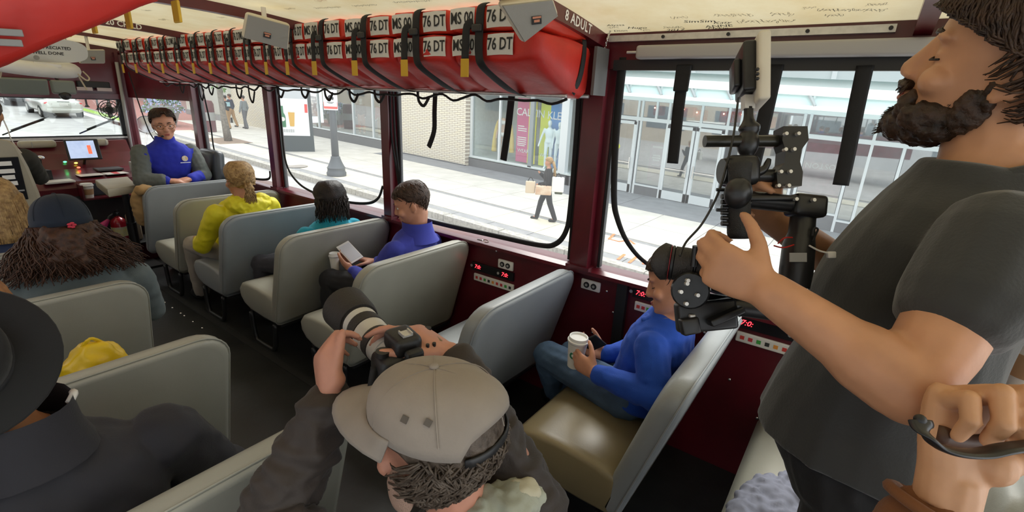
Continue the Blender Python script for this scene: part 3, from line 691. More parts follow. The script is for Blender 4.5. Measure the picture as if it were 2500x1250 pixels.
def piece(parent, name, x0, x1, y0, y1, h0, h1, m, cache={}):
    key = (name, round(x1 - x0, 3), round(y1 - y0, 3), round(h1 - h0, 3), m.name)
    if key not in cache:
        L, W, H_ = y1 - y0, x1 - x0, h1 - h0
        vs = [Vector((x, y, 0.038 * y + h)) for x in (0, W) for y in (0, L) for h in (0, H_)]
        b = MB(); b.add(vs, [(0, 1, 3, 2), (4, 6, 7, 5), (0, 4, 5, 1), (2, 3, 7, 6), (0, 2, 6, 4), (1, 5, 7, 3)]); cache[key] = b.mesh(name, m)
    o = bpy.data.objects.new(name, cache[key]); COL.objects.link(o); o.location = X3(x0, y0, h0); o.parent = parent
    return o
yy = -6.0
while yy < 32: piece(sw, 'curb_stone', 8.60, 8.86, yy, yy + 1.78, -0.3, 0.012 + 0.01 * random.random(), M_GRAN); yy += 1.8
rows = ((8.88, 9.22, M_BAND, 1.2), (9.24, 10.48, M_CONC2, 1.5), (10.72, 12.2, M_CONC, 1.5), (12.22, 13.9, M_CONC, 1.5))
for x0, x1, m, L in rows:
    yy = -6.0
    while yy < 32: piece(sw, 'paving_slab', x0, x1, yy, yy + L - 0.02, -0.1, 0.0, m); yy += L
yy = -6.0
while yy < 16: piece(sw, 'apron_slab', 13.92, 17.5, yy, yy + 2.98, -0.1, 0.001, M_APRON); yy += 3
yy = 16
while yy < 32: piece(sw, 'paving_slab', 13.92, 15.4, yy, yy + 1.48, -0.1, 0.0, M_CONC); yy += 1.5
b = SB(); b.lathe([(0.0, 0.0), (0.42, 0.0), (0.42, 0.004), (0, 0.005)], 24, M=Matrix.Translation(X3(9.3, 16.4, 0.004))); b.build('manhole_cover', mat('iron_cover', (0.30, 0.27, 0.24), 0.7), sw)
M_FLUOR = mat('orange_spray_paint', (0.85, 0.22, 0.08), 0.8)
for q, pts in enumerate((((10.7, 4.6), (10.2, 4.5), (10.2, 4.25), (10.5, 4.1), (10.3, 3.9)), ((9.4, 3.75), (8.95, 3.7)), ((9.5, 3.5), (8.95, 3.45)), ((9.4, 3.3), (9.1, 3.2)))):
    MB().tube([X3(x, y, 0.008) for x, y in pts], 0.035, 5, flat=0.15, up=(0, 0, 1)).build('utility_mark', M_FLUOR, sw)
# the tree pit and tree
t = thing('street_tree', 'slim grey street tree standing in a square pit by the curb', 'tree', X3(10.2, 23.5, 0))
b = SB(); b.tube([X3(10.25, 23.5, 0), X3(10.18, 23.5, 1.2), X3(10.15, 23.45, 2.4), X3(10.1, 23.4, 4.2)], [0.17, 0.12, 0.11, 0.08], 10); b.build('trunk', mat('grey_bark', (0.22, 0.20, 0.17), 0.9, var=0.3, scale=12, bump=0.5, bscale=25), t, smooth=True)
b = MB()
for k in range(420):
    a = random.uniform(0, 2 * PI); r = random.uniform(0, 1.3) ; h = random.uniform(2.9, 5.2) if k > 14 else random.uniform(2.1, 2.4); r = r if k > 14 else 0.25
    c = X3(10.1 + r * math.cos(a), 23.4 + r * math.sin(a), h); R = Euler((random.uniform(0, 3), random.uniform(0, 3), 0)).to_matrix()
    b.add([c + R @ Vector(q) for q in ((-0.09, 0, 0), (0, 0.05, 0.01), (0.09, 0, 0), (0, -0.05, 0.01))], [(0, 1, 2, 3)])
tag(b.build('foliage', mat('tree_leaf', (0.10, 0.22, 0.04), 0.6, var=0.3), t), kind='stuff')
b = SB(); b.ebox(9.5, 10.9, 22.6, 24.6, 0.0, 0.012); b.build('pit_grate', mat('pit_earth', (0.26, 0.19, 0.14), 0.95, var=0.2, scale=10), t)
# lamp post with the taxi sign
t = thing('lamp_post', 'dark grey street lamp post with fluted base and a taxi stand sign', 'lamp post', X3(9.52, 14.25, 0))
M_POST = mat('grey_post_paint', (0.10, 0.11, 0.12), 0.55)
b = MB(); b.lathe([(0.31, 0), (0.32, 0.10), (0.29, 0.14), (0.28, 0.22), (0.30, 0.26), (0.27, 0.30), (0.21, 0.42), (0.15, 0.58), (0.15, 0.62), (0.12, 0.64)], 24, M=Matrix.Translation(X3(9.52, 14.25, 0))); b.build('base', M_POST, t, angle=50)
b = MB(); b.lathe([(0.12, 0.62), (0.105, 2.0), (0.095, 4.2), (0.08, 5.2)], 18, M=Matrix.Translation(X3(9.52, 14.25, 0))); b.build('pole', M_POST, t, smooth=True)
nrm = Vector((-0.80, -0.60, 0)); fx = Vector((0.60, -0.80, 0)); c0 = X3(9.52, 14.25, 2.42) + nrm * 0.12
F = frame(c0, fx, nrm)
b = MB(); b.rbox((0, 0, 0), (0.46, 0.62, 0.012), 0.006, M=F); sg = b.build('sign_plate', mat('sign_white', (0.8, 0.8, 0.8), 0.4), t)
b = MB(); z_ = 0.008
b.rbox((0, 0.06, z_), (0.22, 0.055, 0.006), 0.02, M=F); b.add([(-0.075, 0.085, z_ + 0.002), (0.075, 0.085, z_ + 0.002), (0.05, 0.135, z_ + 0.002), (-0.05, 0.135, z_ + 0.002)], [(0, 1, 2, 3)], F); b.box((0, 0.145, z_), (0.05, 0.022, 0.004), F)
for s_ in (-1, 1): b.box((s_ * 0.08, 0.02, z_), (0.035, 0.04, 0.006), F)
b.box((0, -0.07, z_), (0.22, 0.014, 0.004), F); b.box((0, -0.10, z_), (0.14, 0.012, 0.004), F); b.build('taxi_pictogram', M_STEEL, sg)
b = MB(); b.box((0, -0.235, z_), (0.42, 0.07, 0.004), F)
for s_ in (-1, 1): b.box((s_ * 0.215, -0.16, z_), (0.012, 0.2, 0.004), F)
b.build('red_legend', mat('sign_red', (0.75, 0.12, 0.10), 0.5), sg)
# advertising kiosk ---------------------------------------------------------------
M_KDARK = mat('dark_green_grey_panel', (0.045, 0.06, 0.065), 0.4)
KC = Vector((11.15, 19.55)); kf = Vector((-0.42, -0.91)).normalized(); ks = Vector((kf.y, -kf.x)) * -1   # face direction, sideways
def KP(u, d, h):
    q = KC + ks * u + kf * d; return X3(q.x, q.y, h)
if (KP(1, 0, 0) - KP(-1, 0, 0)).dot(Vector(RC[0][:1] + RC[1][:1] + RC[2][:1])) < 0: ks = -ks
def kbox(b, u0, u1, d0, d1, h0, h1): return b.add([KP(u, d, h) for u in (u0, u1) for d in (d0, d1) for h in (h0, h1)], [(0, 1, 3, 2), (4, 6, 7, 5), (0, 4, 5, 1), (2, 3, 7, 6), (0, 2, 6, 4), (1, 5, 7, 3)])
t = thing('advertising_kiosk', 'dark free-standing kiosk with a white beer poster on the pavement', 'kiosk', X3(KC.x, KC.y, 0))
b = MB(); kbox(b, -0.78, 0.78, -0.35, 0, 0, 3.1); b.build('body', M_KDARK, t)
b = MB(); kbox(b, -0.64, 0.64, 0, 0.02, 0.66, 3.0); po = b.build('poster', mat('poster_white', (0.78, 0.80, 0.82), 0.35), t)
b = MB(); kbox(b, -0.64, 0.64, 0.02, 0.024, 2.15, 3.0); b.build('poster_sky', mat('poster_sky', (0.50, 0.53, 0.56), 0.4), po)
KF = lambda u, h: frame(KP(u, 0.03, h), KP(1, 0, 0) - KP(0, 0, 0), Vector((kf.x, kf.y, 0)))
def flat_lathe(prof, M, m, name, parent):
    pts = [(-r, z) for r, z in prof] + [(r, z) for r, z in reversed(prof)]
    b = MB(); b.prism(pts, 0, 0.004, ax='z', M=M); return b.build(name, m, parent)
flat_lathe([(0.10, -0.42), (0.11, -0.38), (0.11, -0.02), (0.095, 0.06), (0.045, 0.16), (0.038, 0.38), (0.042, 0.42)], KF(-0.36, 1.42), mat('bottle_green', (0.02, 0.16, 0.06), 0.3), 'bottle_picture', po)
b = MB(); b.lathe([(0.085, 0), (0.085, 0.004)], 20, M=KF(-0.36, 1.32) @ Matrix.Translation((0, 0, 0.005))); b.build('bottle_label', M_WHITE, po)
flat_lathe([(0.075, -0.34), (0.085, -0.30), (0.125, 0.22)], KF(-0.02, 1.38), mat('beer_amber', (0.62, 0.36, 0.06), 0.4), 'glass_picture', po)
b = MB(); b.box((0, 0.25, 0.002), (0.25, 0.07, 0.004), KF(-0.02, 1.38)); b.build('foam_picture', M_WHITE, po)
b = MB(); b.box((0, 0, 0.002), (0.11, 0.34, 0.004), KF(0.56, 1.78)); b.build('red_sticker', mat('sticker_red', (0.7, 0.06, 0.05), 0.5), po)
[MB().box((q * 0.085, 0, 0.002), (0.05 + 0.02 * (q % 2), 0.12, 0.003), KF(-0.50, 0.86)).build('faint_caption', mat('print_grey', (0.45, 0.46, 0.47), 0.6), po) for q in range(7)]
# shop with the display window left of the brick wall ------------------------------
M_PLINTH = mat('dark_plinth', (0.12, 0.125, 0.13), 0.5, var=0.08); M_FRAMEW = mat('white_shop_frame', (0.62, 0.66, 0.67), 0.45); M_SHOPIN = mat('shop_interior', (0.30, 0.32, 0.32), 0.8, var=0.15, scale=1.5); M_SHOPGL = clear('shop_glass', (0.86, 0.92, 0.92), 0.28, 0.02); M_SHOPGL2 = clear('bay_glass', (0.94, 0.97, 0.97), 0.07, 0.02)
M_FACADE = mat('grey_facade', (0.46, 0.49, 0.50), 0.6, var=0.06, scale=1)
t = thing('fashion_shop', 'shop with a long display window above a dark plinth beyond the lamp post', 'building', X3(15.2, 22, 0))
b = SB(); b.ebox(15.1, 15.5, 18.7, 27.0, 0, 0.42); b.build('plinth', M_PLINTH, t)
b = SB(); b.ebox(15.08, 18, 18.7, 27.0, 3.0, 9.0); b.build('upper_wall', M_FACADE, t)
b = SB(); b.ebox(17.4, 17.6, 18.7, 27, 0, 3.0); b.ebox(15.2, 17.5, 18.7, 27, 0.36, 0.42); b.build('shop_room', M_SHOPIN, t)
for y in (27.0, 25.6, 23.95, 22.5, 20.95, 19.43, 18.75): b = SB(); b.ebox(15.12, 15.24, y - 0.035, y + 0.035, 0.42, 3.0); b.build('mullion', M_FRAMEW, t)
for y0, y1 in ((25.65, 26.95), (24.0, 25.55), (22.55, 23.9), (21.0, 22.45), (19.48, 20.9), (18.8, 19.38)): b = SB(); b.ebox(15.17, 15.18, y0, y1, 0.45, 2.98); b.build('pane', M_SHOPGL, t)
b = SB(); b.ebox(15.10, 15.22, 18.7, 27, 0.40, 0.47); b.build('window_ledge', M_FRAMEW, t)
# brick wall ----------------------------------------------------------------------
def brick_mat(name, c1, c2, cm, w=0.30, h=0.075):
    m = bpy.data.materials.new(name); m.use_nodes = True; nt = m.node_tree; bs = nt.nodes['Principled BSDF']; bs.inputs['Roughness'].default_value = 0.9
    tc = nd(nt, 'ShaderNodeTexCoord'); mp = nd(nt, 'ShaderNodeMapping'); mp.inputs['Rotation'].default_value = (PI / 2, 0, PI / 2)
    sx = nd(nt, 'ShaderNodeSeparateXYZ'); cx_ = nd(nt, 'ShaderNodeCombineXYZ'); nt.links.new(tc.outputs['Object'], sx.inputs[0]); nt.links.new(sx.outputs[1], cx_.inputs[0]); nt.links.new(sx.outputs[2], cx_.inputs[1])
    br = nd(nt, 'ShaderNodeTexBrick'); br.inputs['Color1'].default_value = (*c1, 1); br.inputs['Color2'].default_value = (*c2, 1); br.inputs['Mortar'].default_value = (*cm, 1)
    br.inputs['Scale'].default_value = 1.0; br.inputs['Brick Width'].default_value = w; br.inputs['Row Height'].default_value = h; br.inputs['Mortar Size'].default_value = 0.012; br.inputs['Bias'].default_value = 0.3
    nt.links.new(cx_.outputs[0], br.inputs['Vector']); nt.links.new(br.outputs['Color'], bs.inputs['Base Color'])
    bp = nd(nt, 'ShaderNodeBump'); bp.inputs['Strength'].default_value = 0.6; bp.inputs['Distance'].default_value = 0.02; nt.links.new(br.outputs['Fac'], bp.inputs['Height']); bp.invert = True; nt.links.new(bp.outputs[0], bs.inputs['Normal'])
    return m
M_BRICK = brick_mat('cream_brick', (0.80, 0.73, 0.55), (0.76, 0.71, 0.60), (0.40, 0.34, 0.27))
t = thing('brick_building', 'cream brick wall of a building behind the lamp post and pavement', 'building', X3(15.2, 16, 0))
b = SB(); b.ebox(15.15, 15.9, 13.5, 18.7, 0, 9); b.build('brick_wall', M_BRICK, t)
b = SB(); b.ebox(15.12, 15.2, 13.5, 18.7, 0, 0.05); b.build('base_course', M_PLINTH, t)
t = thing('brick_building', 'cream brick wall with a pale shutter behind the three pedestrians', 'building', X3(14, 30, 0))
b = SB(); b.ebox(14.2, 15, 27.0, 31.4, 0, 9); b.build('brick_wall', M_BRICK, t)
b = SB(); b.ebox(14.0, 15, 31.4, 37.5, 0, 9); b.build('pale_wall', mat('pale_render', (0.60, 0.62, 0.56), 0.8, var=0.05), t)
b = SB(); b.ebox(13.97, 14.02, 31.6, 34.6, 0.35, 2.9); b.build('shutter', mat('pale_shutter', (0.50, 0.52, 0.47), 0.7), t)
b = SB(); b.ebox(13.9, 14.1, 31.4, 37.5, 0, 0.3); b.build('wall_footing', M_BAND, t)
# underwear shop bay ------------------------------------------------------------------
t = thing('corner_shop', 'glazed corner shop bay with colourful posters on a dark stone plinth', 'building', X3(15.5, 11.2, 0))
b = SB(); b.ebox(15.35, 15.75, 8.6, 13.48, 0, 0.36); b.ebox(15.35, 18, 8.5, 8.75, 0, 0.36); b.build('plinth', M_PLINTH, t)
b = SB(); b.ebox(15.35, 18, 8.55, 13.48, 0.33, 0.40); b.ebox(17.2, 17.3, 8.6, 13.48, 0.4, 3.3); b.ebox(15.6, 17.2, 13.40, 13.48, 0.4, 3.3); b.build('shop_room', mat('pale_shop_wall', (0.52, 0.58, 0.56), 0.8, var=0.06), t)
b = SB(); b.ebox(15.35, 18, 8.5, 13.48, 3.3, 9); b.build('upper_wall', M_FACADE, t)
b = SB(); b.ebox(15.42, 17.2, 8.7, 13.4, 3.0, 3.3); b.build('dark_soffit', M_PLINTH, t)
for y, w in ((13.42, 0.06), (11.95, 0.035)): b = SB(); b.ebox(15.40, 15.50, y - w, y + w, 0.38, 3.3); b.build('mullion', M_FRAMEW, t)
b = SB(); b.ebox(15.38, 15.52, 10.33, 10.50, 0.38, 3.3); b.build('mullion', mat('grey_mullion', (0.24, 0.27, 0.28), 0.5), t)
b = SB(); b.ebox(15.36, 15.60, 8.82, 9.12, 0.36, 3.3); b.build('corner_column', M_FRAMEW, t)
b = SB(); b.ebox(15.38, 15.50, 8.7, 13.48, 0.36, 0.44); b.build('window_ledge', M_FRAMEW, t)
for y0, y1 in ((11.99, 13.36), (10.5, 11.91), (9.12, 10.33)): b = SB(); b.ebox(15.45, 15.46, y0, y1, 0.44, 3.28); b.build('pane', M_SHOPGL2, t)
b = SB(); b.ebox(15.6, 17.9, 8.62, 8.63, 0.4, 3.28); b.build('pane', M_SHOPGL2, t)
# banners inside
pn = (('pink', 11.42, 10.86, (0.60, 0.06, 0.22)), ('yellow', 10.86, 10.50, (0.80, 0.68, 0.02)), ('lime_yellow', 10.32, 9.88, (0.72, 0.76, 0.02)), ('blue', 9.88, 9.36, (0.03, 0.25, 0.62)), ('purple', 9.36, 9.10, (0.10, 0.06, 0.28)))
XB = 15.86
for nm, y0, y1, c in pn:
    pt = thing('fabric_banner', '%s fabric banner hanging in the corner shop window' % nm.replace('_', ' '), 'banner', X3(XB, (y0 + y1) / 2, 0.5))
    b = SB(); b.ebox(XB, XB + 0.03, y1, y0, 0.46, 2.82 if nm != 'pink' else 2.9); b.build('fabric', mat('banner_' + nm, c, 0.7), pt)
    if nm == 'pink':
        bn_pink = pt
        for k, (h, L) in enumerate(((1.83, 0.30), (1.74, 0.42), (1.66, 0.42), (1.40, 0.42), (1.32, 0.42), (1.24, 0.42), (1.16, 0.42), (1.09, 0.36))):
            b = SB(); b.ebox(XB - 0.006, XB - 0.002, 11.36 - L, 11.36, h, h + 0.035); b.build('text_line', M_LET, pt)
    bn_last = pt
FT = lambda y, h: frame(X3(XB - 0.012, y, h), (0, -1, -0.038), (-1, 0, 0))
M_WHT = mat('white_print', (0.9, 0.9, 0.9), 0.5)
text('brand_lettering', 'CALVIN', 0.40, FT(10.80, 2.37), M_WHT, bn_pink, space=0.95); text('brand_lettering', 'KLEIN', 0.40, FT(9.52, 2.36), M_WHT, bn_last, space=0.92)
text('slogan_lettering', 'WEAR IT', 0.20, FT(10.95, 0.90), M_WHT, bn_pink); text('slogan_lettering', 'WITH PRIDE', 0.20, FT(9.72, 0.86), M_WHT, bn_last)
# glazed entrance with the canopy -----------------------------------------------------
XD = 16.3
t = thing('store_entrance', 'white-framed glazed store front with doors under a glass canopy', 'building', X3(XD, 4, 0))
b = SB(); b.ebox(XD - 0.02, 19, -8, 8.40, 3.15, 3.4); b.ebox(XD + 0.3, 19, -8, 8.40, 3.4, 4.1); b.build('fascia', mat('pale_fascia', (0.70, 0.75, 0.74), 0.5), t)
b = SB(); b.ebox(XD + 0.1, 19, -8, 8.40, 4.1, 9); b.build('upper_wall', mat('pale_blue_grey_cladding', (0.50, 0.55, 0.555), 0.6, var=0.05, scale=0.8), t)
for y in (7.0, 5.0, 3.2, 1.2, -1.0): b = SB(); b.ebox(XD + 0.05, XD + 0.12, y - 0.06, y + 0.06, 4.1, 9); b.build('facade_fin', M_FRAMEW, t)
b = SB(); b.ebox(19.5, 19.6, -8, 8.40, 0, 3.2); b.ebox(XD + 0.2, 19.5, -8, 8.40, 0.0, 0.02); b.ebox(XD, 19.5, 8.36, 8.40, 0, 3.2); b.build('store_room', mat('dim_store_room', (0.24, 0.25, 0.26), 0.8, var=0.5, scale=1.2), t)
b = SB(); b.ebox(XD - 0.05, XD + 0.05, -8, 8.40, 2.50, 2.62); b.build('transom_bar', M_FRAMEW, t)
for y in (8.35, 7.6, 6.62, 6.48, 5.98, 5.55, 4.5, 3.68, 3.3, 1.65, 1.5, 0.35, -0.05, -0.75, -2.4): b = SB(); b.ebox(XD - 0.045, XD + 0.045, y - 0.035, y + 0.035, 2.6 if y in (5.98, 7.6, 3.3) else 0.0, 3.17); b.build('mullion', M_FRAMEW, t)
for y0, y1 in ((7.63, 8.3), (6.65, 7.56), (6.02, 6.58), (5.6, 5.95), (4.55, 5.5), (3.72, 4.45), (1.7, 3.6), (0.4, 1.45), (-0.7, 0.3), (-2.3, -0.8)): b = SB(); b.ebox(XD - 0.004, XD + 0.004, y0, y1, 2.64, 3.14); b.build('transom_pane', M_SHOPGL, t)
for y0, y1, h0 in ((5.6, 6.46, 0.36), (1.7, 3.26, 0.5), (0.4, 1.45, 0.5), (-0.7, 0.3, 0.36), (-2.3, -0.8, 0.4)):
    b = SB(); b.ebox(XD - 0.004, XD + 0.004, y0, y1, h0, 2.5); b.build('pane', M_SHOPGL, t)
    b = SB(); b.ebox(XD - 0.03, XD + 0.05, y0 - 0.02, y1 + 0.02, 0, h0 - 0.05); b.build('bulkhead', M_PLINTH, t)
    b = SB(); b.ebox(XD - 0.05, XD + 0.05, y0 - 0.02, y1 + 0.02, h0 - 0.05, h0); b.build('pane_sill', M_FRAMEW, t)
def door(y0, y1, hx):
    b = SB(); st = 0.085
    b.ebox(XD - 0.06, XD, y0, y0 + st, 0.02, 2.46); b.ebox(XD - 0.06, XD, y1 - st, y1, 0.02, 2.46); b.ebox(XD - 0.06, XD, y0, y1, 2.36, 2.46); b.ebox(XD - 0.06, XD, y0, y1, 0.02, 0.30)
    o = b.build('door', M_FRAMEW, t)
    b = SB(); b.ebox(XD - 0.035, XD - 0.027, y0 + st, y1 - st, 0.30, 2.36); b.build('door_glass', M_SHOPGL, o)
    b = SB(); b.ebox(XD - 0.10, XD - 0.075, y0 + st, y1 - st, 1.04, 1.07); b.ebox(XD - 0.11, XD - 0.08, hx - 0.015, hx + 0.015, 0.85, 1.25); b.build('door_handle', M_CHROME, o)
door(6.62, 7.56, 6.72); door(4.62, 5.52, 4.72); door(3.72, 4.58, 4.48)
b = SB(); b.ebox(XD + 0.5, XD + 0.52, 5.72, 6.22, 0.45, 1.75); b.build('sale_poster', mat('mauve_poster', (0.30, 0.20, 0.26), 0.6), t)
for h, w_, th_ in ((1.62, 0.36, 0.07), (1.34, 0.26, 0.05), (1.26, 0.30, 0.05), (1.18, 0.24, 0.05), (1.02, 0.30, 0.02)): b = SB(); b.ebox(XD + 0.485, XD + 0.495, 5.97 - w_ / 2, 5.97 + w_ / 2, h, h + th_); b.build('poster_text_line', M_LET, t)
b = SB(); b.ebox(XD + 0.02, XD + 0.022, 0.42, 1.44, 0.95, 2.4); b.build('window_decal', mat('maroon_decal', (0.20, 0.07, 0.09), 0.7, var=0.3, scale=6), t)
text('mirrored_lettering', 'BOSTON', 0.22, frame(X3(XD + 0.012, 1.25 - 0.3, 1.78), (0, 1, 0), (-1, 0, 0)) @ Matrix.Diagonal((1, 1, 1, 1)), mat('decal_grey', (0.5, 0.48, 0.46), 0.6), t)
M_REDM = mat('red_merchandise', (0.55, 0.06, 0.04), 0.6, var=0.4, scale=3)
for k, (y, h, w) in enumerate(((5.2, 2.78, 0.55), (4.75, 2.72, 0.35), (3.9, 2.75, 0.5), (3.35, 2.78, 0.5), (2.7, 2.7, 0.4), (6.2, 2.75, 0.35))):
    rt = thing('red_lantern_box', 'red lit display box behind the transom glass of the store', 'box', X3(XD + 0.8, y, h), 'red display boxes behind the transom')
    b = MB(); b.rbox(X3(XD + 0.8, y, h + 0.12), (0.3, w, 0.34), 0.05, 2); b.build('box_body', M_REDM, rt)
    b = MB(); b.ell(X3(XD + 0.6, y + 0.1, h + 0.2), (0.025, 0.025, 0.025), 8, 6); b.build('bulb', mat('warm_bulb', (1, 0.75, 0.4), 0.4, emit=4.0), rt)
b = MB(); b.lathe([(0.10, 0), (0.10, 0.01), (0, 0.012)], 16, M=frame(X3(XD - 0.03, 7.25, 1.55), (0, -1, 0), (-1, 0, 0))); b.build('yellow_sticker', mat('sticker_yellow', (0.65, 0.68, 0.05), 0.5), t)
# canopy
t = thing('glass_canopy', 'long white canopy with pale glass panels over the store doors', 'canopy', X3(14.8, 3, 3.3))
b = SB(); b.ebox(14.75, 14.9, -8, 8.42, 3.60, 3.82); b.build('front_beam', mat('canopy_white', (0.85, 0.87, 0.87), 0.4), t)
b = MB(); b.add([X3(14.7, -8, 3.26), X3(14.7, 8.42, 3.26), X3(14.85, 8.42, 3.26), X3(14.85, -8, 3.26), X3(14.7, -8, 3.36), X3(14.7, 8.42, 3.36), X3(14.85, 8.42, 3.36), X3(14.85, -8, 3.36)], [(0, 1, 2, 3), (4, 5, 6, 7), (0, 1, 5, 4), (2, 3, 7, 6), (0, 3, 7, 4), (1, 2, 6, 5)]); b.build('gutter', MATS['canopy_white'], t)
y = -7.6
while y < 8.5:
    b = MB(); y1 = min(y + 1.0, 8.40)
    b.add([X3(14.80, y + 0.03, 3.36), X3(14.80, y1 - 0.03, 3.36), X3(14.86, y1 - 0.03, 3.62), X3(14.86, y + 0.03, 3.62), X3(14.83, y + 0.03, 3.36), X3(14.83, y1 - 0.03, 3.36), X3(14.89, y1 - 0.03, 3.62), X3(14.89, y + 0.03, 3.62)], [(0, 1, 2, 3), (4, 5, 6, 7), (0, 1, 5, 4), (1, 2, 6, 5), (2, 3, 7, 6), (3, 0, 4, 7)])
    b.build('canopy_glass', mat('pale_aqua_glass', (0.58, 0.78, 0.78), 0.2, spec=0.6), t)
    b = MB(); b.tube([X3(14.72, y - 0.06, 3.36), X3(14.80, y + 0.12, 3.62)], 0.045, 6); b.build('bracket', mat('bracket_grey', (0.35, 0.40, 0.41), 0.5), t)
    y += 1.0
b = SB(); b.ebox(14.9, XD + 0.1, -8, 8.42, 3.72, 3.80); b.build('canopy_roof', clear('canopy_roof_glass', (0.75, 0.9, 0.9), 0.1, 0.1, 0.3), t)
# far end of the street -----------------------------------------------------------------
def far_building(label, x0, x1, y0, y1, h, c, face='x', nw=5, nf=3):
    t = thing('far_building', label, 'building', X3((x0 + x1) / 2, (y0 + y1) / 2, 0))
    b = SB(); b.ebox(x0, x1, y0, y1, -0.2, h); b.build('wall', mat('far_wall_' + label[:9].replace(' ', '_'), c, 0.8, var=0.08, scale=0.5), t)
    for f in range(nf):
        for k in range(nw):
            b = SB()
            if face == 'x': a = lerp(y0, y1, (k + 0.5) / nw); w = (y1 - y0) / nw * 0.3; b.ebox(x0 - 0.03, x0 + 0.02, a - w, a + w, 1.0 + f * 3.2, 2.8 + f * 3.2)
            elif face == '-x': a = lerp(y0, y1, (k + 0.5) / nw); w = (y1 - y0) / nw * 0.3; b.ebox(x1 - 0.02, x1 + 0.03, a - w, a + w, 1.0 + f * 3.2, 2.8 + f * 3.2)
            else: a = lerp(x0, x1, (k + 0.5) / nw); w = (x1 - x0) / nw * 0.3; b.ebox(a - w, a + w, y0 - 0.03, y0 + 0.02, 1.0 + f * 3.2, 2.8 + f * 3.2)
            b.build('window', mat('far_window', (0.10, 0.13, 0.15), 0.2), t)
far_building('pinkish brick block at the far end of the street', 15, 24, 38, 60, 14, (0.40, 0.30, 0.28), 'x', 6)
far_building('grey stone block closing the far street', 2, 22, 66, 70, 16, (0.42, 0.42, 0.42), 'y', 7)
far_building('tan block on the opposite kerb of the street', -16, -9, 6, 62, 13, (0.44, 0.38, 0.30), '-x', 10)
far_building('pale office block across the street behind the vehicle', -16, -9, -14, 5, 13, (0.45, 0.46, 0.47), '-x', 5)
b = SB(); b.ebox(9.6, 15, 33, 60, -0.3, -0.01); struct(b.build('brick_pavement', M_REDBR))
b = SB(); b.ebox(9.45, 9.62, 33, 60, -0.3, 0.0); struct(b.build('kerb', M_GRAN))
# parked saloon ---------------------------------------------------------------------------
def car(label, x, y, c, L=4.5, W=1.75, dark=False):
    t = thing('parked_car', label, 'car', (x, y, gz(y) - 0.15), 'cars parked along the street')
    o = Vector((x, y, gz(y) - 0.15)); M = Matrix.Translation(o) @ Matrix.Rotation(math.atan(0.038), 4, 'X')
    m = mat('car_paint_' + c[0], c[1], 0.25, metal=0.3, coat=0.6)
    # body: stations along y from rear (0) to front (L): (y, halfwidth, z bottom, z top)
    st = [(0.0, 0.70, 0.35, 0.85), (0.06, 0.80, 0.28, 0.93), (0.35, 0.86, 0.24, 0.98), (1.0, 0.875, 0.22, 0.97), (2.2, 0.875, 0.22, 0.95), (3.2, 0.87, 0.22, 0.92), (4.0, 0.84, 0.24, 0.84), (4.4, 0.76, 0.30, 0.70), (4.5, 0.66, 0.36, 0.58)]
    b = MB(); b.loft([ering((0, yy_, (a + z) / 2), (w, 0, 0), (0, 0, (z - a) / 2), 24, 4.5) for yy_, w, a, z in st], M=M); b.build('body', m, t, angle=40)
    cs = [(0.30, 0.60, 0.95, 0.97), (0.55, 0.66, 0.9, 1.16), (0.95, 0.66, 0.9, 1.38), (1.5, 0.65, 0.9, 1.43), (2.2, 0.64, 0.9, 1.40), (2.7, 0.66, 0.9, 1.22), (3.25, 0.68, 0.88, 0.94)]
    b = MB(); b.loft([ering((0, yy_, (a + z) / 2), (w, 0, 0), (0, 0, (z - a) / 2), 24, 3.5) for yy_, w, a, z in cs], M=M); b.build('cabin', m, t, angle=40)
    gm = mat('car_glass', (0.25, 0.30, 0.31), 0.1)
    b = MB(); b.add([M @ Vector(q) for q in ((-0.52, 0.36, 1.02), (0.52, 0.36, 1.02), (0.46, 0.86, 1.36), (-0.46, 0.86, 1.36))], [(0, 1, 2, 3)]); b.build('rear_window', gm, t)
    for s_ in (-1, 1):
        b = MB(); b.add([M @ Vector(q) for q in ((s_ * 0.70, 0.7, 1.0), (s_ * 0.71, 2.9, 0.98), (s_ * 0.66, 2.3, 1.34), (s_ * 0.665, 1.0, 1.34))], [(0, 1, 2, 3)]); b.build('side_window', gm, t)
        b = MB(); b.ell((s_ * 0.62, 0.06, 0.78), (0.17, 0.05, 0.085), 14, 8, M=M); b.build('tail_light', mat('tail_red', (0.65, 0.03, 0.04), 0.2), t, smooth=True)
        b = MB(); b.ell((s_ * 0.50, 0.035, 0.77), (0.05, 0.05, 0.06), 12, 8, M=M); b.build('reverse_lamp', M_WHITE, t, smooth=True)
        for yw in (0.85, 3.55):
            b = MB(); b.cyl((s_ * 0.66, yw, 0.31), (s_ * 0.885, yw, 0.31), 0.31, n=22, M=M); w_ = b.build('wheel', M_DARK, t, angle=40)
            b = MB(); b.cyl((s_ * 0.87, yw, 0.31), (s_ * 0.895, yw, 0.31), 0.19, n=16, M=M); b.build('hubcap', M_ALU, w_)
    b = MB(); b.rbox((0, -0.01, 0.44), (1.5, 0.10, 0.16), 0.04, M=M); b.build('bumper', m, t)
    b = MB(); b.box((0, -0.008, 0.74), (0.34, 0.02, 0.12), M); b.build('licence_plate', M_WHITE, t)
    b = MB(); b.box((0, 0.01, 0.87), (0.5, 0.03, 0.02), M); b.build('boot_trim', M_STEEL, t)
    return t
car('silver saloon car with red tail lights parked beyond the windscreen', 7.35, 35.6, ('silver', (0.55, 0.55, 0.5)))
car('dark grey car parked ahead of the silver saloon', 7.2, 43.5, ('graphite', (0.05, 0.055, 0.06)))
car('dark blue car further out in the street', 4.6, 41.0, ('navy', (0.03, 0.04, 0.06)))
car('small red car far down the street', 5.6, 50, ('red', (0.4, 0.03, 0.04)))
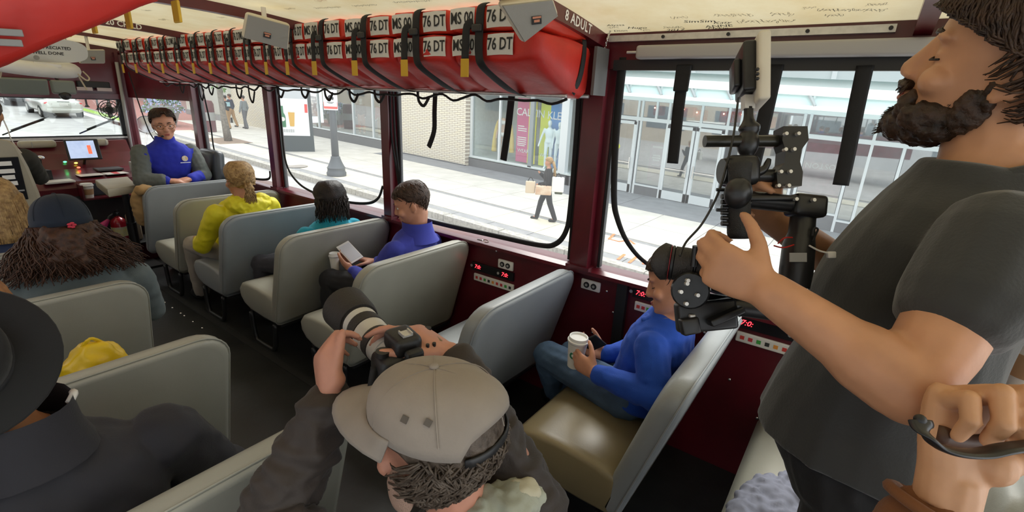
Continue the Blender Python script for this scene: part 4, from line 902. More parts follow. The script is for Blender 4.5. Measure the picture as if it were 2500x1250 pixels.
b = SB(); b.ebox(9.35, 9.44, 33.5, 41, -0.15, -0.02); struct(b.build('painted_kerb', mat('lime_paint', (0.42, 0.62, 0.12), 0.8)))
# planter, bollards -----------------------------------------------------------------------
t = thing('flower_planter', 'large round planter overflowing with pale blue flowers behind the tour guide', 'planter', X3(10.1, 30, 0))
b = MB(); b.lathe([(0.45, 0), (0.55, 0.3), (0.72, 0.8), (0.76, 1.0), (0.70, 1.02), (0.6, 0.98)], 26, M=Matrix.Translation(X3(10.1, 30, 0))); b.build('bowl', mat('grey_planter', (0.30, 0.31, 0.31), 0.7), t, angle=40)
b = MB(); b2 = MB()
for k in range(700):
    a = random.uniform(0, 2 * PI); r = 0.95 * math.sqrt(random.random()); h = 1.05 + 0.32 * (1 - (r / 0.95) ** 2) + random.uniform(-0.14, 0.12) - (0.25 if r > 0.8 else 0)
    c = X3(10.1 + r * math.cos(a), 30 + r * math.sin(a), h); R = Euler((random.uniform(0, 3), random.uniform(0, 3), random.uniform(0, 3))).to_matrix()
    (b if k % 2 else b2).add([c + R @ Vector(q) for q in ((-0.07, 0, 0), (0, 0.05, 0.02), (0.07, 0, 0), (0, -0.05, 0.02))], [(0, 1, 2, 3)])
tag(b.build('blossom', mat('pale_blue_petal', (0.50, 0.55, 0.80), 0.6, var=0.2), t), kind='stuff'); tag(b2.build('leaves', mat('planter_leaf', (0.12, 0.22, 0.08), 0.6, var=0.3), t), kind='stuff')
t = thing('green_shrub', 'bright green shrub rising behind the flower planter', 'shrub', X3(11.6, 34, 0))
b = MB()
for k in range(600):
    v = Vector((random.gauss(0, 1), random.gauss(0, 1), random.gauss(0, 1))).normalized() * random.uniform(0.6, 1.0)
    c = X3(11.6 + v.x * 0.9, 34 + v.y * 0.9, 1.75 + v.z * 0.75); R = Euler((random.uniform(0, 3), random.uniform(0, 3), random.uniform(0, 3))).to_matrix()
    b.add([c + R @ Vector(q) for q in ((-0.1, 0, 0), (0, 0.06, 0.02), (0.1, 0, 0), (0, -0.06, 0.02))], [(0, 1, 2, 3)])
tag(b.build('foliage', mat('shrub_leaf', (0.22, 0.40, 0.05), 0.6, var=0.3), t), kind='stuff'); b = MB(); b.cyl(X3(11.6, 34, 0), X3(11.6, 34, 1.3), 0.06); b.build('stem', MATS['grey_bark'], t)
for k in range(5):
    x, y = 9.75 + 0.05 * k, 44.0 - 2.1 * k
    t = thing('bollard', 'dark slim bollard standing on the red paving left of the planter', 'bollard', X3(x, y, 0), 'bollards on the red paving')
    b = MB(); b.lathe([(0.09, 0), (0.09, 0.1), (0.055, 0.14), (0.055, 0.9), (0.075, 0.93), (0.06, 1.0), (0.0, 1.04)], 12, M=Matrix.Translation(X3(x, y, 0))); b.build('shaft', M_STEEL, t, angle=40)
    b = MB(); b.lathe([(0.14, 0), (0.14, 0.03), (0.09, 0.05)], 12, M=Matrix.Translation(X3(x, y, 0))); b.build('foot', M_STEEL, t)
b = SB(); b.ebox(8.6, 11.6, 28, 33, -0.3, 0.005); struct(b.build('brick_paving', M_REDBR))
t = thing('trash_bin', 'maroon and grey barrel-topped street bin behind the guide', 'bin', X3(11.0, 27.2, 0))
b = MB(); b.lathe([(0.34, 0), (0.36, 0.9), (0.36, 1.35), (0.30, 1.5), (0.0, 1.55)], 20, M=Matrix.Translation(X3(11.0, 27.2, 0))); b.build('barrel', mat('bin_maroon', (0.14, 0.04, 0.045), 0.5), t, angle=40)
b = MB(); b.lathe([(0.365, 0.55), (0.37, 0.6), (0.37, 0.9), (0.365, 0.95)], 20, M=Matrix.Translation(X3(11.0, 27.2, 0))); b.build('band', M_GREYPL, t, angle=40)
# vehicle's own white bow deck ahead of the windscreen
t = thing('bow_deck', 'white bow deck of the vehicle beyond the windscreen', 'deck', (1.0, 8.2, 0.98))
b = MB(); b.loft([ering((1.0, y, 0.80), (w, 0, 0), (0, 0, 0.24), 24, 4) for y, w in ((7.08, 1.05), (8.0, 1.0), (9.0, 0.85), (9.7, 0.6))]); b.build('deck', mat('white_deck_paint', (0.78, 0.78, 0.76), 0.4), t, angle=40)
b = MB(); b.bbox((0.7, 7.3, 1.03), (0.95, 9.6, 1.09)); b.build('splash_board', MATS['white_deck_paint'], t)
for xw, wl in ((1.15, 'black wiper on the windscreen in front of the driver'), (1.75, 'black wiper on the windscreen beside the cage fan')):
    t = thing('windscreen_wiper', wl, 'wiper', (xw, 7.04, 1.16), 'windscreen wipers')
    b = MB(); b.tube([(xw - 0.22, 7.045, 1.18), (xw, 7.045, 1.28), (xw + 0.12, 7.045, 1.33)], 0.008, 6); b.build('arm', M_STEEL, t)
    b = MB(); b.tube([(xw - 0.15, 7.04, 1.225), (xw + 0.16, 7.04, 1.36)], 0.007, 6); b.build('blade', M_STEEL, t)
t = thing('round_mirror', 'round chrome wing mirror on a stalk outside the front quarter window', 'mirror', (2.34, 7.6, 1.1))
b = MB(); b.lathe([(0.0, -0.02), (0.09, -0.02), (0.105, 0.0), (0.10, 0.012), (0, 0.016)], 26, M=frame((2.34, 7.6, 1.235), (1, -0.3, 0), (-0.3, -1, 0.1))); b.build('glass', M_CHROME, t, angle=40)
b = MB(); b.tube([(2.34 + 0.105 * math.cos(a) * 0.96, 7.6 - 0.105 * math.cos(a) * 0.29, 1.235 + 0.105 * math.sin(a)) for a in [k * PI / 14 for k in range(29)]], 0.006, 6); b.build('rim', M_STEEL, t)
b = MB(); b.tube([(2.33, 7.62, 1.13), (2.25, 7.5, 0.95), (2.0, 7.2, 0.85)], 0.009, 6); b.build('stalk', M_CHROME, t)
# people and mannequins in the street -----------------------------------------------------
def street_figure(name, label, cat, x, y, ang, h, skin, top, pants, hair=None, step=0.18, arms=None, base=0.0, vox=0.022, group=None, dummy=False, headless=False, shoe=None):
    k = h / 1.75; o = X3(x, y, base); R = Matrix.Rotation(ang, 3, 'Z'); W = lambda a, c, e: o + R @ Vector((a * k, c * k, e * k))   # local x right, y forward
    t = thing(name, label, cat, o, group)
    arms = arms or ((0.25, -0.05, 1.12), (0.24, 0.06, 0.88), (-0.25, 0.05, 1.12), (-0.24, 0.12, 0.90))
    b = MB(); tor = lambda g: torso_rings(W(0, 0, 0.98), W(0, 0.01, 1.28), W(0, 0, 1.50), R @ Vector((1, 0, 0)), R @ Vector((0, 1, 0)), k * 0.95, g, e=2.2)
    b.loft(tor(0.0)); legs = [(W(s_ * 0.09, 0, 0.95), W(s_ * 0.095, 0.04 + s_ * step * 0.5, 0.52), W(s_ * 0.09, s_ * step, 0.08), W(s_ * 0.10, s_ * step + 0.14, 0.04)) for s_ in (-1, 1)]
    for L in legs: limb(b, L, [0.085 * k, 0.058 * k, 0.042 * k, 0.035 * k])
    A_ = [(W(0.185, 0, 1.43), W(*arms[0]), W(*arms[1])), (W(-0.185, 0, 1.43), W(*arms[2]), W(*arms[3]))]
    for L in A_: limb(b, [*L, L[2] + (L[2] - L[1]).normalized() * 0.09 * k], [0.05 * k, 0.04 * k, 0.03 * k, 0.026 * k])
    if not headless:
        limb(b, [W(0, 0, 1.46), W(0, 0.01, 1.60)], [0.05 * k, 0.05 * k]); Mh = Matrix.Translation(W(0, 0.015, 1.645)) @ R.to_4x4() @ Matrix.Scale(k * 0.95, 4); add_head(b, Mh)
    body = fuse(b, 'body', skin, t, vox, 3)
    if dummy: return t, W
    b = MB(); b.loft(tor(0.012)[:10])
    for L in A_: limb(b, [L[0], L[1].lerp(L[0], 0.1) if top[1] == 'short' else L[1], L[1] if top[1] == 'short' else L[2]], [0.065 * k, 0.055 * k, 0.05 * k])
    fuse(b, 'shirt', top[0], t, vox, 2)
    b = MB(); b.loft(tor(0.006)[:4])
    for L in legs: limb(b, L[:3], [0.105 * k, 0.08 * k, 0.065 * k])
    fuse(b, 'trousers', pants, t, vox, 2)
    for L in legs: b = MB(); limb(b, [L[2] - Vector((0, 0, 0.03)), L[3]], [0.05 * k, 0.042 * k]); b.build('shoe', shoe or M_STEEL, t, smooth=True)
    if hair is not None:
        b = MB(); scalp_hair(b, Mh, grow=0.016, zf=0.06, zb=-0.07); b.build('hair', hair, t, smooth=True)
    return t, W
M_BLKCLOTH = mat('black_cloth', (0.012, 0.012, 0.014), 0.85); M_GRYCLOTH = mat('grey_sweat', (0.20, 0.23, 0.24), 0.9); M_TAN = mat('tan_cloth', (0.42, 0.26, 0.12), 0.9); M_NAVY = mat('navy_cloth', (0.02, 0.03, 0.07), 0.85); M_GRYP = mat('grey_trousers', (0.12, 0.125, 0.14), 0.9)
t, W = street_figure('person', 'pedestrian in a black printed T-shirt and tan trousers by the brick wall', 'person', 12.45, 28.3, 0.55, 1.72, M_SKIN, (M_BLKCLOTH, 'short'), M_TAN, M_HBLACK, 0.16)
b = MB(); b.rbox(W(0, -0.135, 1.30), (0.22, 0.02, 0.22), 0.01); b.build('shirt_print', mat('shirt_print', (0.35, 0.55, 0.6), 0.7), t)
street_figure('person', 'pedestrian in a navy vest walking between two others', 'person', 13.1, 29.2, 0.7, 1.75, M_SKIN, (M_NAVY, 'long'), M_TAN, M_HMID, -0.2)
street_figure('person', 'pedestrian in a grey hooded top and grey trousers', 'person', 13.35, 28.2, 0.55, 1.75, M_SKIN, (M_GRYCLOTH, 'long'), M_GRYP, M_HBLACK, 0.12)
# woman with shopping bags
ang = math.radians(30)
t, W = street_figure('person', 'long-haired blonde woman in black walking past the shop with several bags', 'person', 10.39, 6.42, ang, 1.62, M_SKIN, (M_BLKCLOTH, 'long'), M_BLKCLOTH, None, 0.26, ((0.22, 0.02, 1.10), (0.20, 0.22, 1.28), (-0.24, 0.0, 1.10), (-0.16, 0.22, 1.05)), vox=0.014)
b = MB(); Mh = Matrix.Translation(W(0, 0.015, 1.645)) @ Matrix.Rotation(ang, 4, 'Z') @ Matrix.Scale(0.9, 4); scalp_hair(b, Mh, grow=0.02, zf=0.05, zb=-0.09)
strands(b, lambda i: [W((i % 7 - 3) * 0.028, -0.10, 1.66), W((i % 7 - 3) * 0.034, -0.15 - 0.02 * (i % 2), 1.5), W((i % 7 - 3) * 0.034, -0.14 - 0.03 * (i % 3), 1.28 - 0.05 * (i % 3))], 21, 0.03, 6, 0.4, 6); b.build('hair', M_HBLOND, t, smooth=True)
fwd = Matrix.Rotation(ang, 3, 'Z')
def bagthing(name, label, lx, ly, lz, d, m):
    q = thing(name, label, 'bag', W(lx, ly, lz), 'bags carried by the walking woman'); b = MB(); b.rbox(W(lx, ly, lz), d, 0.02, R=fwd); b.build('bag_body', m, q)
    b = MB(); b.tube(smoothpath([W(lx, ly - 0.08, lz + d[2] / 2), W(lx, ly, lz + d[2] / 2 + 0.12), W(lx, ly + 0.08, lz + d[2] / 2)], 4), 0.012, 6); b.build('handle', M_STEEL, q); return q
bagthing('shoulder_bag', "white bag on the walking woman's hip", -0.36, -0.28, 1.10, (0.16, 0.30, 0.36), mat('white_bag', (0.75, 0.73, 0.68), 0.6))
bagthing('shopping_bag', "brown and tan checked bag on the walking woman's arm", -0.35, 0.10, 0.92, (0.16, 0.40, 0.22), mat('tan_check', (0.50, 0.28, 0.16), 0.7, col2=(0.72, 0.6, 0.45), scale=5))
bagthing('paper_bag', "pale paper bag in front of the walking woman", -0.32, 0.46, 0.98, (0.10, 0.24, 0.30), mat('kraft_paper', (0.62, 0.50, 0.36), 0.8))
bagthing('backpack', "dark green backpack on the walking woman's back", 0.0, -0.31, 0.92, (0.24, 0.20, 0.24), mat('olive_bag', (0.06, 0.075, 0.035), 0.8))
# shop mannequins
M_DUMMYW = mat('white_mannequin', (0.72, 0.80, 0.82), 0.4); M_DUMMYS = mat('flesh_mannequin', (0.50, 0.30, 0.20), 0.5)
street_figure('mannequin', 'white mannequin standing before the blue banner', 'mannequin', 15.63, 9.74, PI / 2 + 0.35, 1.78, M_DUMMYW, None, None, None, 0.05, ((0.30, 0.0, 1.13), (0.36, 0.04, 0.90), (-0.28, 0, 1.13), (-0.32, 0.04, 0.90)), 0.42, dummy=True, vox=0.02)
street_figure('mannequin', 'white mannequin beside the corner column before the purple banner', 'mannequin', 15.68, 9.32, PI / 2 + 0.3, 1.76, M_DUMMYW, None, None, None, 0.05, None, 0.42, dummy=True, vox=0.02)
t, W = street_figure('mannequin', 'headless flesh mannequin in white underwear and a long yellow coat', 'mannequin', 15.75, 12.0, PI / 2 + 0.25, 1.9, M_DUMMYS, None, None, None, 0.04, None, 0.42, dummy=True, headless=True, vox=0.02)
b = MB(); b.ell(W(0, 0.02, 0.94), (0.19, 0.19, 0.10), 16, 8); b.ell(W(0, 0.04, 1.36), (0.20, 0.20, 0.09), 16, 8); b.build('underwear', M_WHITE, t, smooth=True)
b = MB()
for s_ in (-1, 1): b.tube(smoothpath([W(s_ * 0.10, -0.02, 1.55), W(s_ * 0.26, -0.04, 1.3), W(s_ * 0.34, -0.02, 0.8), W(s_ * 0.36, 0.0, 0.3)], 5), [0.05 + 0.004 * i for i in range(16)], 8)
b.build('coat', mat('yellow_coat', (0.62, 0.44, 0.06), 0.8), t, smooth=True)
for k, (y, c, p, lab) in enumerate(((23.4, M_GRYCLOTH, M_WHITE, 'shop mannequin in a grey top and white trousers'), (21.3, M_BLKCLOTH, M_SKIN, 'shop mannequin in a short black outfit'), (19.75, mat('coral_cloth', (0.5, 0.13, 0.11), 0.8), M_TAN, 'shop mannequin in a coral jacket and tan trousers'), (18.95, mat('print_cloth', (0.3, 0.12, 0.1), 0.8, col2=(0.7, 0.6, 0.5), scale=20), M_GRYP, 'shop mannequin in a patterned outfit'))):
    street_figure('mannequin', lab, 'mannequin', 15.9, y, PI / 2 + 0.6, 1.75, M_DUMMYW, (c, 'long'), p, None, 0.08, None, 0.42, vox=0.03, shoe=M_WHITE)

# ------------------------------------------------------------------ life jackets in the overhead racks
M_ORANGE = mat('orange_red_nylon', (0.66, 0.045, 0.018), 0.5, var=0.18, scale=6, bump=0.35, bscale=14)
M_ORANGE_SHADE = mat('shaded_orange_red_nylon', (0.50, 0.020, 0.012), 0.5, var=0.22, scale=5, bump=0.4, bscale=11)  # same nylon as the upper packs, shade put into its colour
M_LABEL = mat('white_label', (0.66, 0.65, 0.61), 0.6, var=0.06, scale=20, bump=0.1, bscale=40); M_PRINT = mat('black_print', (0.015, 0.015, 0.015), 0.7); M_YELLOW = mat('yellow_tag', (0.60, 0.36, 0.02), 0.6)
def jacket_mesh(prof, seed, w=0.345):
    # refine the outline, then loft along the bench with crumples
    pts = [Vector((x, 0, z)) for x, z in prof]; fine = smoothpath(pts + [pts[0]], 3)[:-1]; c = sum(fine, Vector()) / len(fine); rings = []
    for k in range(13):
        u = k / 12; y = (u - 0.5) * w; e = min(u, 1 - u) * w; s_ = 1.0 if e > 0.03 else lerp(0.90, 1.0, math.sqrt(e / 0.03)) if e > 0 else 0.86
        ring = []
        for p in fine:
            q = c + (p - c) * s_; nz = noise.noise(Vector((q.x * 9 + seed, y * 16, q.z * 14))); q = q + (p - c).normalized() * (0.010 * nz)
            ring.append((q.x, y, q.z + (0.006 * noise.noise(Vector((y * 9, seed, q.x * 4))))))
        rings.append(ring)
    return rings
UP = [(0.0, 0.006), (-0.006, 0.05), (0.002, 0.092), (0.04, 0.10), (0.25, 0.10), (0.43, 0.092), (0.44, 0.05), (0.43, 0.004), (0.2, 0.0)]
LO = [(0.0, 0.098), (-0.008, 0.05), (0.0, 0.0), (0.035, -0.028), (0.15, -0.088), (0.27, -0.128), (0.36, -0.134), (0.44, -0.128), (0.445, 0.0), (0.44, 0.095), (0.2, 0.104)]
JM = {}
LO2 = [(0.0, 0.098), (-0.008, 0.05), (0.0, 0.0), (0.04, -0.022), (0.12, -0.070), (0.17, -0.103), (0.22, -0.130), (0.30, -0.155), (0.44, -0.16), (0.445, 0.0), (0.44, 0.095), (0.2, 0.104)]
for kind, prof in (('u', UP), ('l', LO), ('m', LO2)):
    for sd in range(3): JM[kind, sd] = MB().loft(jacket_mesh(prof, sd * 13.7)).mesh('jacket_pack', [M_ORANGE if kind == 'u' else M_ORANGE_SHADE], True)
LABL = MB().grid(lambda u, v: (-0.0085 - 0.004 * math.sin(PI * v), 0.158 - 0.128 * u, 0.008 + 0.082 * v + 0.004 * math.sin(u * 3)), 4, 4).mesh('label', [M_LABEL], True)
LABR = MB().grid(lambda u, v: (-0.0085 - 0.004 * math.sin(PI * v), -0.03 - 0.128 * u, 0.008 + 0.082 * v + 0.003 * math.sin(u * 3)), 4, 4).mesh('label', [M_LABEL], True)
def lab_text(s_, y): me = text_mesh(s_, 0.066, ext=0.0003, bold=0.0008); me.transform(frame((-0.0145, y, 0.05), (0, -1, 0), (-1, 0, 0)) @ Matrix.Diagonal((0.72, 1, 1, 1))); me.materials.clear(); me.materials.append(M_PRINT); return me
TXA, TXB = lab_text('MS 00', 0.094), lab_text('76 DT', -0.094)
SFLAP = MB().tube(smoothpath([(0.36, -0.174, 0.11), (0.36, -0.180, 0.05), (0.34, -0.180, -0.05), (0.30, -0.172, -0.12)], 4), 0.02, 8, flat=0.15, up=(0, 1, 0)).mesh('side_strap', [M_BLACKWEB], True)
for kind in ('u', 'l'):
    me = JM[kind, 0].copy(); me.transform(Matrix.Translation((0, -0.052, 0)) @ Matrix.Diagonal((1, 1.28, 1, 1))); JM[kind, 'end'] = me
SFLAP.transform(Matrix.Translation((0, -0.095, 0)))
def jacket(kind, loc, sy, rz, label, grp, sd, side=False):
    t = thing('life_jacket', label, 'life jacket', loc, grp); t.scale = (1, sy, 1); t.rotation_euler = (0, random.uniform(-0.03, 0.03), rz + random.uniform(-0.03, 0.03))
    def ch(n, me, p): o = bpy.data.objects.new(n, me); COL.objects.link(o); o.parent = p; return o
    ch('jacket_pack', JM[kind, sd], t)
    for a, tx in ((LABL, TXA), (LABR, TXB)): l_ = ch('label', a, t); ch('stencil', tx, l_)
    if side: ch('side_strap', SFLAP, t)
    return t
STR = MB().tube(smoothpath([(0.02, 0, 0.215), (-0.018, 0, 0.19), (-0.026, 0, 0.10), (-0.026, 0, 0.02), (-0.02, -0.01, -0.03), (0.05, -0.02, -0.075), (0.17, -0.035, -0.13), (0.27, -0.03, -0.145)], 4), 0.021, 8, flat=0.12, up=(1, 0, 0.3)).mesh('webbing', [M_BLACKWEB], True)
TAIL = MB().tube(smoothpath([(-0.03, 0.03, 0.13), (-0.036, 0.055, 0.12), (-0.036, 0.062, 0.06), (-0.036, 0.064, -0.01)], 4), 0.020, 8, flat=0.12, up=(1, 0, 0)).mesh('strap_tail', [M_BLACKWEB], True)
YTAG = MB().rbox((-0.037, 0.064, -0.045), (0.006, 0.042, 0.075), 0.002).mesh('yellow_tag', [M_YELLOW])
YTAG2 = MB().rbox((-0.037, 0.064, -0.03), (0.005, 0.036, 0.036), 0.002).mesh('yellow_tag', [M_YELLOW])
BUC = MB().rbox((-0.034, 0.006, 0.112), (0.014, 0.05, 0.03), 0.006).mesh('buckle', [M_STEEL])
def column_strap(loc, sy, rz, label, grp, web=True):
    t = thing('tie_strap', label, 'strap', loc, grp); t.scale = (1, max(sy, 0.75), 1); t.rotation_euler = (0, 0, rz)
    for n, me in ((('webbing', STR), ('buckle', BUC), ('strap_tail', TAIL), ('yellow_tag', YTAG)) if web else (('buckle', BUC), ('yellow_tag', YTAG2))):
        o = bpy.data.objects.new(n, me); COL.objects.link(o); o.parent = t
CY = [1.235, 1.612, 2.005, 2.386, 2.75, 2.99, 3.24, 3.49, 3.75, 4.03, 4.31, 4.605, 4.9, 5.203, 5.50, 5.84]
ORD = ('end', 'second', 'third', 'fourth', 'fifth', 'sixth', 'seventh', 'eighth', 'ninth', 'tenth', 'eleventh', 'twelfth', 'thirteenth', 'fourteenth', 'fifteenth')
for k in range(15):
    yc = (CY[k] + CY[k + 1]) / 2; sy = (CY[k + 1] - CY[k]) / 0.352
    who = 'in the end stack beside the 8 ADULT roof beam' if k == 0 else 'in the %s stack from the 8 ADULT roof beam' % ORD[k]
    jacket('u', (1.705 - 0.02 * random.random(), yc, 2.008), sy, 0, 'upper orange-red folded life jacket %s' % who.replace(' roof', ''), 'life jackets in the window-side rack', k % 3 if k else 'end')
    jacket('l', (1.70, yc, 1.903), sy, 0, 'lower shade-darkened orange-red folded life jacket %s' % who.replace(' roof', ''), 'life jackets in the window-side rack', (k + 1) % 3 if k else 'end', side=(k == 0))
    column_strap((1.70, yc, 1.905), sy, 0, 'black tie strap round the life jackets %s' % who.replace(' roof', ''), 'tie straps on the window-side rack')
LY = [0.97, 1.21, 1.45, 1.66, 1.87, 2.12, 2.4, 2.7, 3.05, 3.42, 3.8, 4.2, 4.6]
for k in range(len(LY) - 1):
    yc = (LY[k] + LY[k + 1]) / 2; sy = (LY[k + 1] - LY[k]) / 0.352
    jacket('u', (0.355, yc, 1.972), sy, PI, 'upper red life jacket in the %s stack of the rack above the black hat' % ORD[k], 'life jackets in the rack opposite the windows', k % 3)
    j = jacket('m', (0.362, yc, 1.866), sy, PI, ('lower red life jacket with reflective tape in the rack above the black hat' if k == 0 else 'lower red life jacket in the %s stack of the rack above the black hat' % ORD[k]), 'life jackets in the rack opposite the windows', (k + 1) % 3)
    column_strap((0.36, yc, 1.885), sy, PI, 'yellow-tagged strap on the %s stack of the rack above the black hat' % ORD[k], 'tie straps on the rack opposite the windows', False)
    if k == 0:
        for q in ((0.144, 0.962, 1.788), (0.141, 0.962, 1.775)):
            L = 0.030 if q[2] > 1.772 else 0.024; M_TAPE = mat('reflective_tape', (0.20, 0.20, 0.195), 0.4)
            o = MB().rbox((q[0] + L / 2, 0.962, q[2]), (L, 0.003, 0.009), 0.001, R=Matrix.Rotation(-0.05, 3, 'Y')).build('reflective_tape', M_TAPE)
            bpy.context.view_layer.update(); o.parent = j; o.matrix_parent_inverse = j.matrix_world.inverted()
# rack rails
t = thing('window_rack', 'slim metal rack edge with black cord netting under the window-side life jackets', 'rack', (2.0, 3.5, 1.76))
b = MB(); b.tube([(1.985, 1.16, 1.765), (1.985, 5.85, 1.765)], 0.009, 8); b.tube([(2.20, 1.16, 1.77), (2.20, 5.85, 1.77)], 0.009, 8); b.build('rail', M_ALU, t, smooth=True)
b = MB()
for k in range(18): b.box((2.1, 1.25 + k * 0.27, 1.768), (0.23, 0.012, 0.006))
tag(b.build('cross_wires', M_ALU, t), kind='stuff')
b = MB(); b.bbox((2.10, 1.085, 1.775), (2.225, 1.10, 1.985)); b.build('end_bracket', mat('bracket_dark_grey', (0.12, 0.12, 0.12), 0.5), t)
b = MB(); pts = []
for k in range(60):
    y = 1.15 + k * 0.078; pts.append((1.975, y, 1.752 - 0.022 * abs(math.sin(k * 0.9)) - 0.01 * math.sin(k * 2.3)))
b.tube(smoothpath(pts, 3), 0.0065, 6); b.build('cord_edge', M_BLACKWEB, t, smooth=True)
for k, (y, L) in enumerate(((2.12, 0.05), (2.5, 0.045), (2.75, 0.05), (3.02, 0.05), (3.3, 0.045), (3.62, 0.05), (4.05, 0.09), (4.25, 0.07), (4.75, 0.06), (4.95, 0.10), (5.35, 0.06))):
    b = MB(); b.tube(smoothpath([(1.97, y, 1.76), (1.968, y - 0.01, 1.76 - L), (1.968, y - 0.05, 1.75 - L * 1.3), (1.97, y - 0.09, 1.752 - L * 0.4)], 4), 0.010, 6, flat=0.4, up=(1, 0, 0)); b.build('cord_loop', M_BLACKWEB, t, smooth=True)
t = thing('aisle_rack', 'metal rack rail under the life jackets above the black hat', 'rack', (0.09, 2.5, 1.76))
b = MB(); b.tube([(0.02, 0.98, 1.692), (0.02, 5.85, 1.692)], 0.006, 8); b.tube([(-0.14, 0.98, 1.692), (-0.14, 5.85, 1.692)], 0.006, 8); b.build('rail', M_ALU, t, smooth=True)
# ------------------------------------------------------------------ loudspeakers
M_SPK = mat('cream_speaker_case', (0.62, 0.57, 0.46), 0.5); M_GRIL = mat('grey_speaker_grille', (0.30, 0.295, 0.275), 0.55, bump=0.25, bscale=900); M_BADGE = mat('speaker_badge', (0.02, 0.02, 0.02), 0.4)
def speaker(label, q, depth=0.13, sh=0.78, badge=True, up=(0, 0, 1)):
    q = [Vector(p) for p in q]; c = sum(q, Vector()) / 4; n = (q[1] - q[0]).cross(q[3] - q[0]).normalized()
    if n.dot(Vector((0, 0, CAMZ)) - c) < 0: n = -n
    t = thing('loudspeaker', label, 'speaker', c, 'small loudspeakers under the roof')
    r0 = [c + (p - c) * 1.0 for p in q]; r1 = [c + (p - c) * 1.05 - n * 0.03 for p in q]; bk = [c + (p - c) * sh - n * depth for p in q]
    bm = bmesh.new(); vs = [[bm.verts.new(p) for p in r] for r in (r0, r1, bk)]
    for a, z in ((vs[0], vs[1]), (vs[1], vs[2])):
        for i in range(4): bm.faces.new((a[i], a[(i + 1) % 4], z[(i + 1) % 4], z[i]))
    bm.faces.new(vs[0]); bm.faces.new(vs[2][::-1]); bmesh.ops.recalc_face_normals(bm, faces=bm.faces); bmesh.ops.bevel(bm, geom=bm.edges[:], offset=0.012, segments=3, affect='EDGES', profile=0.5)
    me = bpy.data.meshes.new('case'); bm.to_mesh(me); bm.free(); me.materials.append(M_SPK); me.polygons.foreach_set('use_smooth', [True] * len(me.polygons)); link('case', me, t)
    g = MB(); g.loft([[c + (p - c) * s_ + n * d for p in q] for s_, d in ((0.95, -0.004), (0.95, 0.003), (0.92, 0.006))]); gr = g.build('grille', M_GRIL, t)
    ux = (q[1] - q[0]).normalized(); F = frame(c + n * 0.009 + (q[2] + q[3] - q[0] - q[1]) * 0.06, ux, n)
    g = MB(); g.box((0, 0, 0), (0.034, 0.026, 0.004), F); bd = g.build('badge', M_BADGE, gr)
    g = MB(); g.box((0, 0.009, 0.002), (0.030, 0.006, 0.002), F); g.box((0, -0.002, 0.002), (0.02, 0.008, 0.002), F); g.build('badge_mark', mat('badge_mark', (0.6, 0.25, 0.15), 0.5), bd)
    w = thing('speaker_bracket', 'bracket of the ' + label, 'bracket', c - n * depth, 'loudspeaker brackets') if False else None
    b = MB(); top = Vector((c.x - n.x * depth * 0.6, c.y - n.y * depth * 0.6, ceil_z(c.x) - 0.002)); b.cyl(c - n * depth * 0.6, top, 0.012); b.build('bracket', M_WHITE, t)
    return t
speaker('cream speaker with grey grille above the far life jackets', [(1.317, 2.634, 2.087), (1.501, 2.569, 2.056), (1.501, 2.61, 1.938), (1.303, 2.678, 1.977)])
speaker('tilted cream speaker beside the 8 ADULT roof beam', [(1.379, 1.084, 2.032), (1.515, 0.965, 2.065), (1.552, 0.961, 2.018), (1.483, 1.055, 1.926)])
speaker('cream speaker near the white gratuity sign by the cab', [(1.364, 5.682, 1.988), (1.542, 5.681, 2.006), (1.526, 5.692, 1.892), (1.35, 5.693, 1.877)])
speaker('speaker half hidden by the life jackets above the black hat', [(0.74, 3.45, 2.09), (0.86, 3.42, 2.10), (0.87, 3.45, 2.00), (0.75, 3.48, 1.99)])
# ------------------------------------------------------------------ the cab
M_BEIGE = mat('beige_vinyl', (0.40, 0.36, 0.27), 0.5, var=0.08, scale=6, bump=0.08, bscale=60)
t = thing('dashboard', 'dark maroon dashboard console below the windscreen', 'dashboard', (1.2, 6.6, 0))
b = MB(); b.prism([(6.90, 0.0), (6.90, 1.12), (6.84, 1.12), (6.75, 1.00), (6.62, 0.86), (6.15, 0.80), (6.12, 0.74), (6.2, 0.0)], 0.1, 1.88, ax='x'); b.build('console', M_RED, t)
b = MB(); b.bbox((0.75, 6.10, 0.0), (1.78, 6.19, 0.66)); b.build('console_front', M_DARK, t)
b = MB(); b.bbox((1.22, 5.98, 0.635), (1.62, 6.14, 0.65)); b.bbox((1.22, 5.98, 0.65), (1.235, 6.12, 0.78)); b.bbox((1.445, 5.98, 0.65), (1.455, 6.0, 0.77)); b.build('cup_tray', M_REDL, t)
b = MB(); b.bbox((1.24, 6.12, 0.66), (1.60, 6.135, 0.77)); b.build('tray_pocket', mat('dark_blue_pocket', (0.03, 0.035, 0.05), 0.6), t)
for x, y, z, c, nm in ((1.28, 6.68, 0.93, (0.05, 0.9, 0.2), 'green_lamp'), (1.36, 6.66, 0.915, (0.8, 0.7, 0.05), 'amber_lamp'), (1.36, 6.6, 0.875, (1, 0.06, 0.03), 'red_lamp')):
    b = MB(); b.ell((x, y - 0.02, z), (0.015, 0.008, 0.008), 8, 6); b.build(nm, mat(nm, c, 0.4, emit=3.0), t)
t = thing('display_screen', 'flat screen on the dashboard showing a grey picture with a red bar', 'screen', (1.42, 6.6, 0.96))
SF = frame((1.425, 6.55, 1.06), (1, 0, -0.03), (-0.1, -0.95, 0.35))
b = MB(); b.rbox((0, 0, -0.012), (0.27, 0.215, 0.022), 0.008, M=SF); b.build('bezel', M_STEEL, t)
b = MB(); b.box((-0.01, 0, 0.0015), (0.215, 0.18, 0.003), SF); sc_ = b.build('screen', mat('screen_glow', (0.20, 0.25, 0.36), 0.2, emit=0.8, col2=(0.45, 0.5, 0.58), scale=12), t)
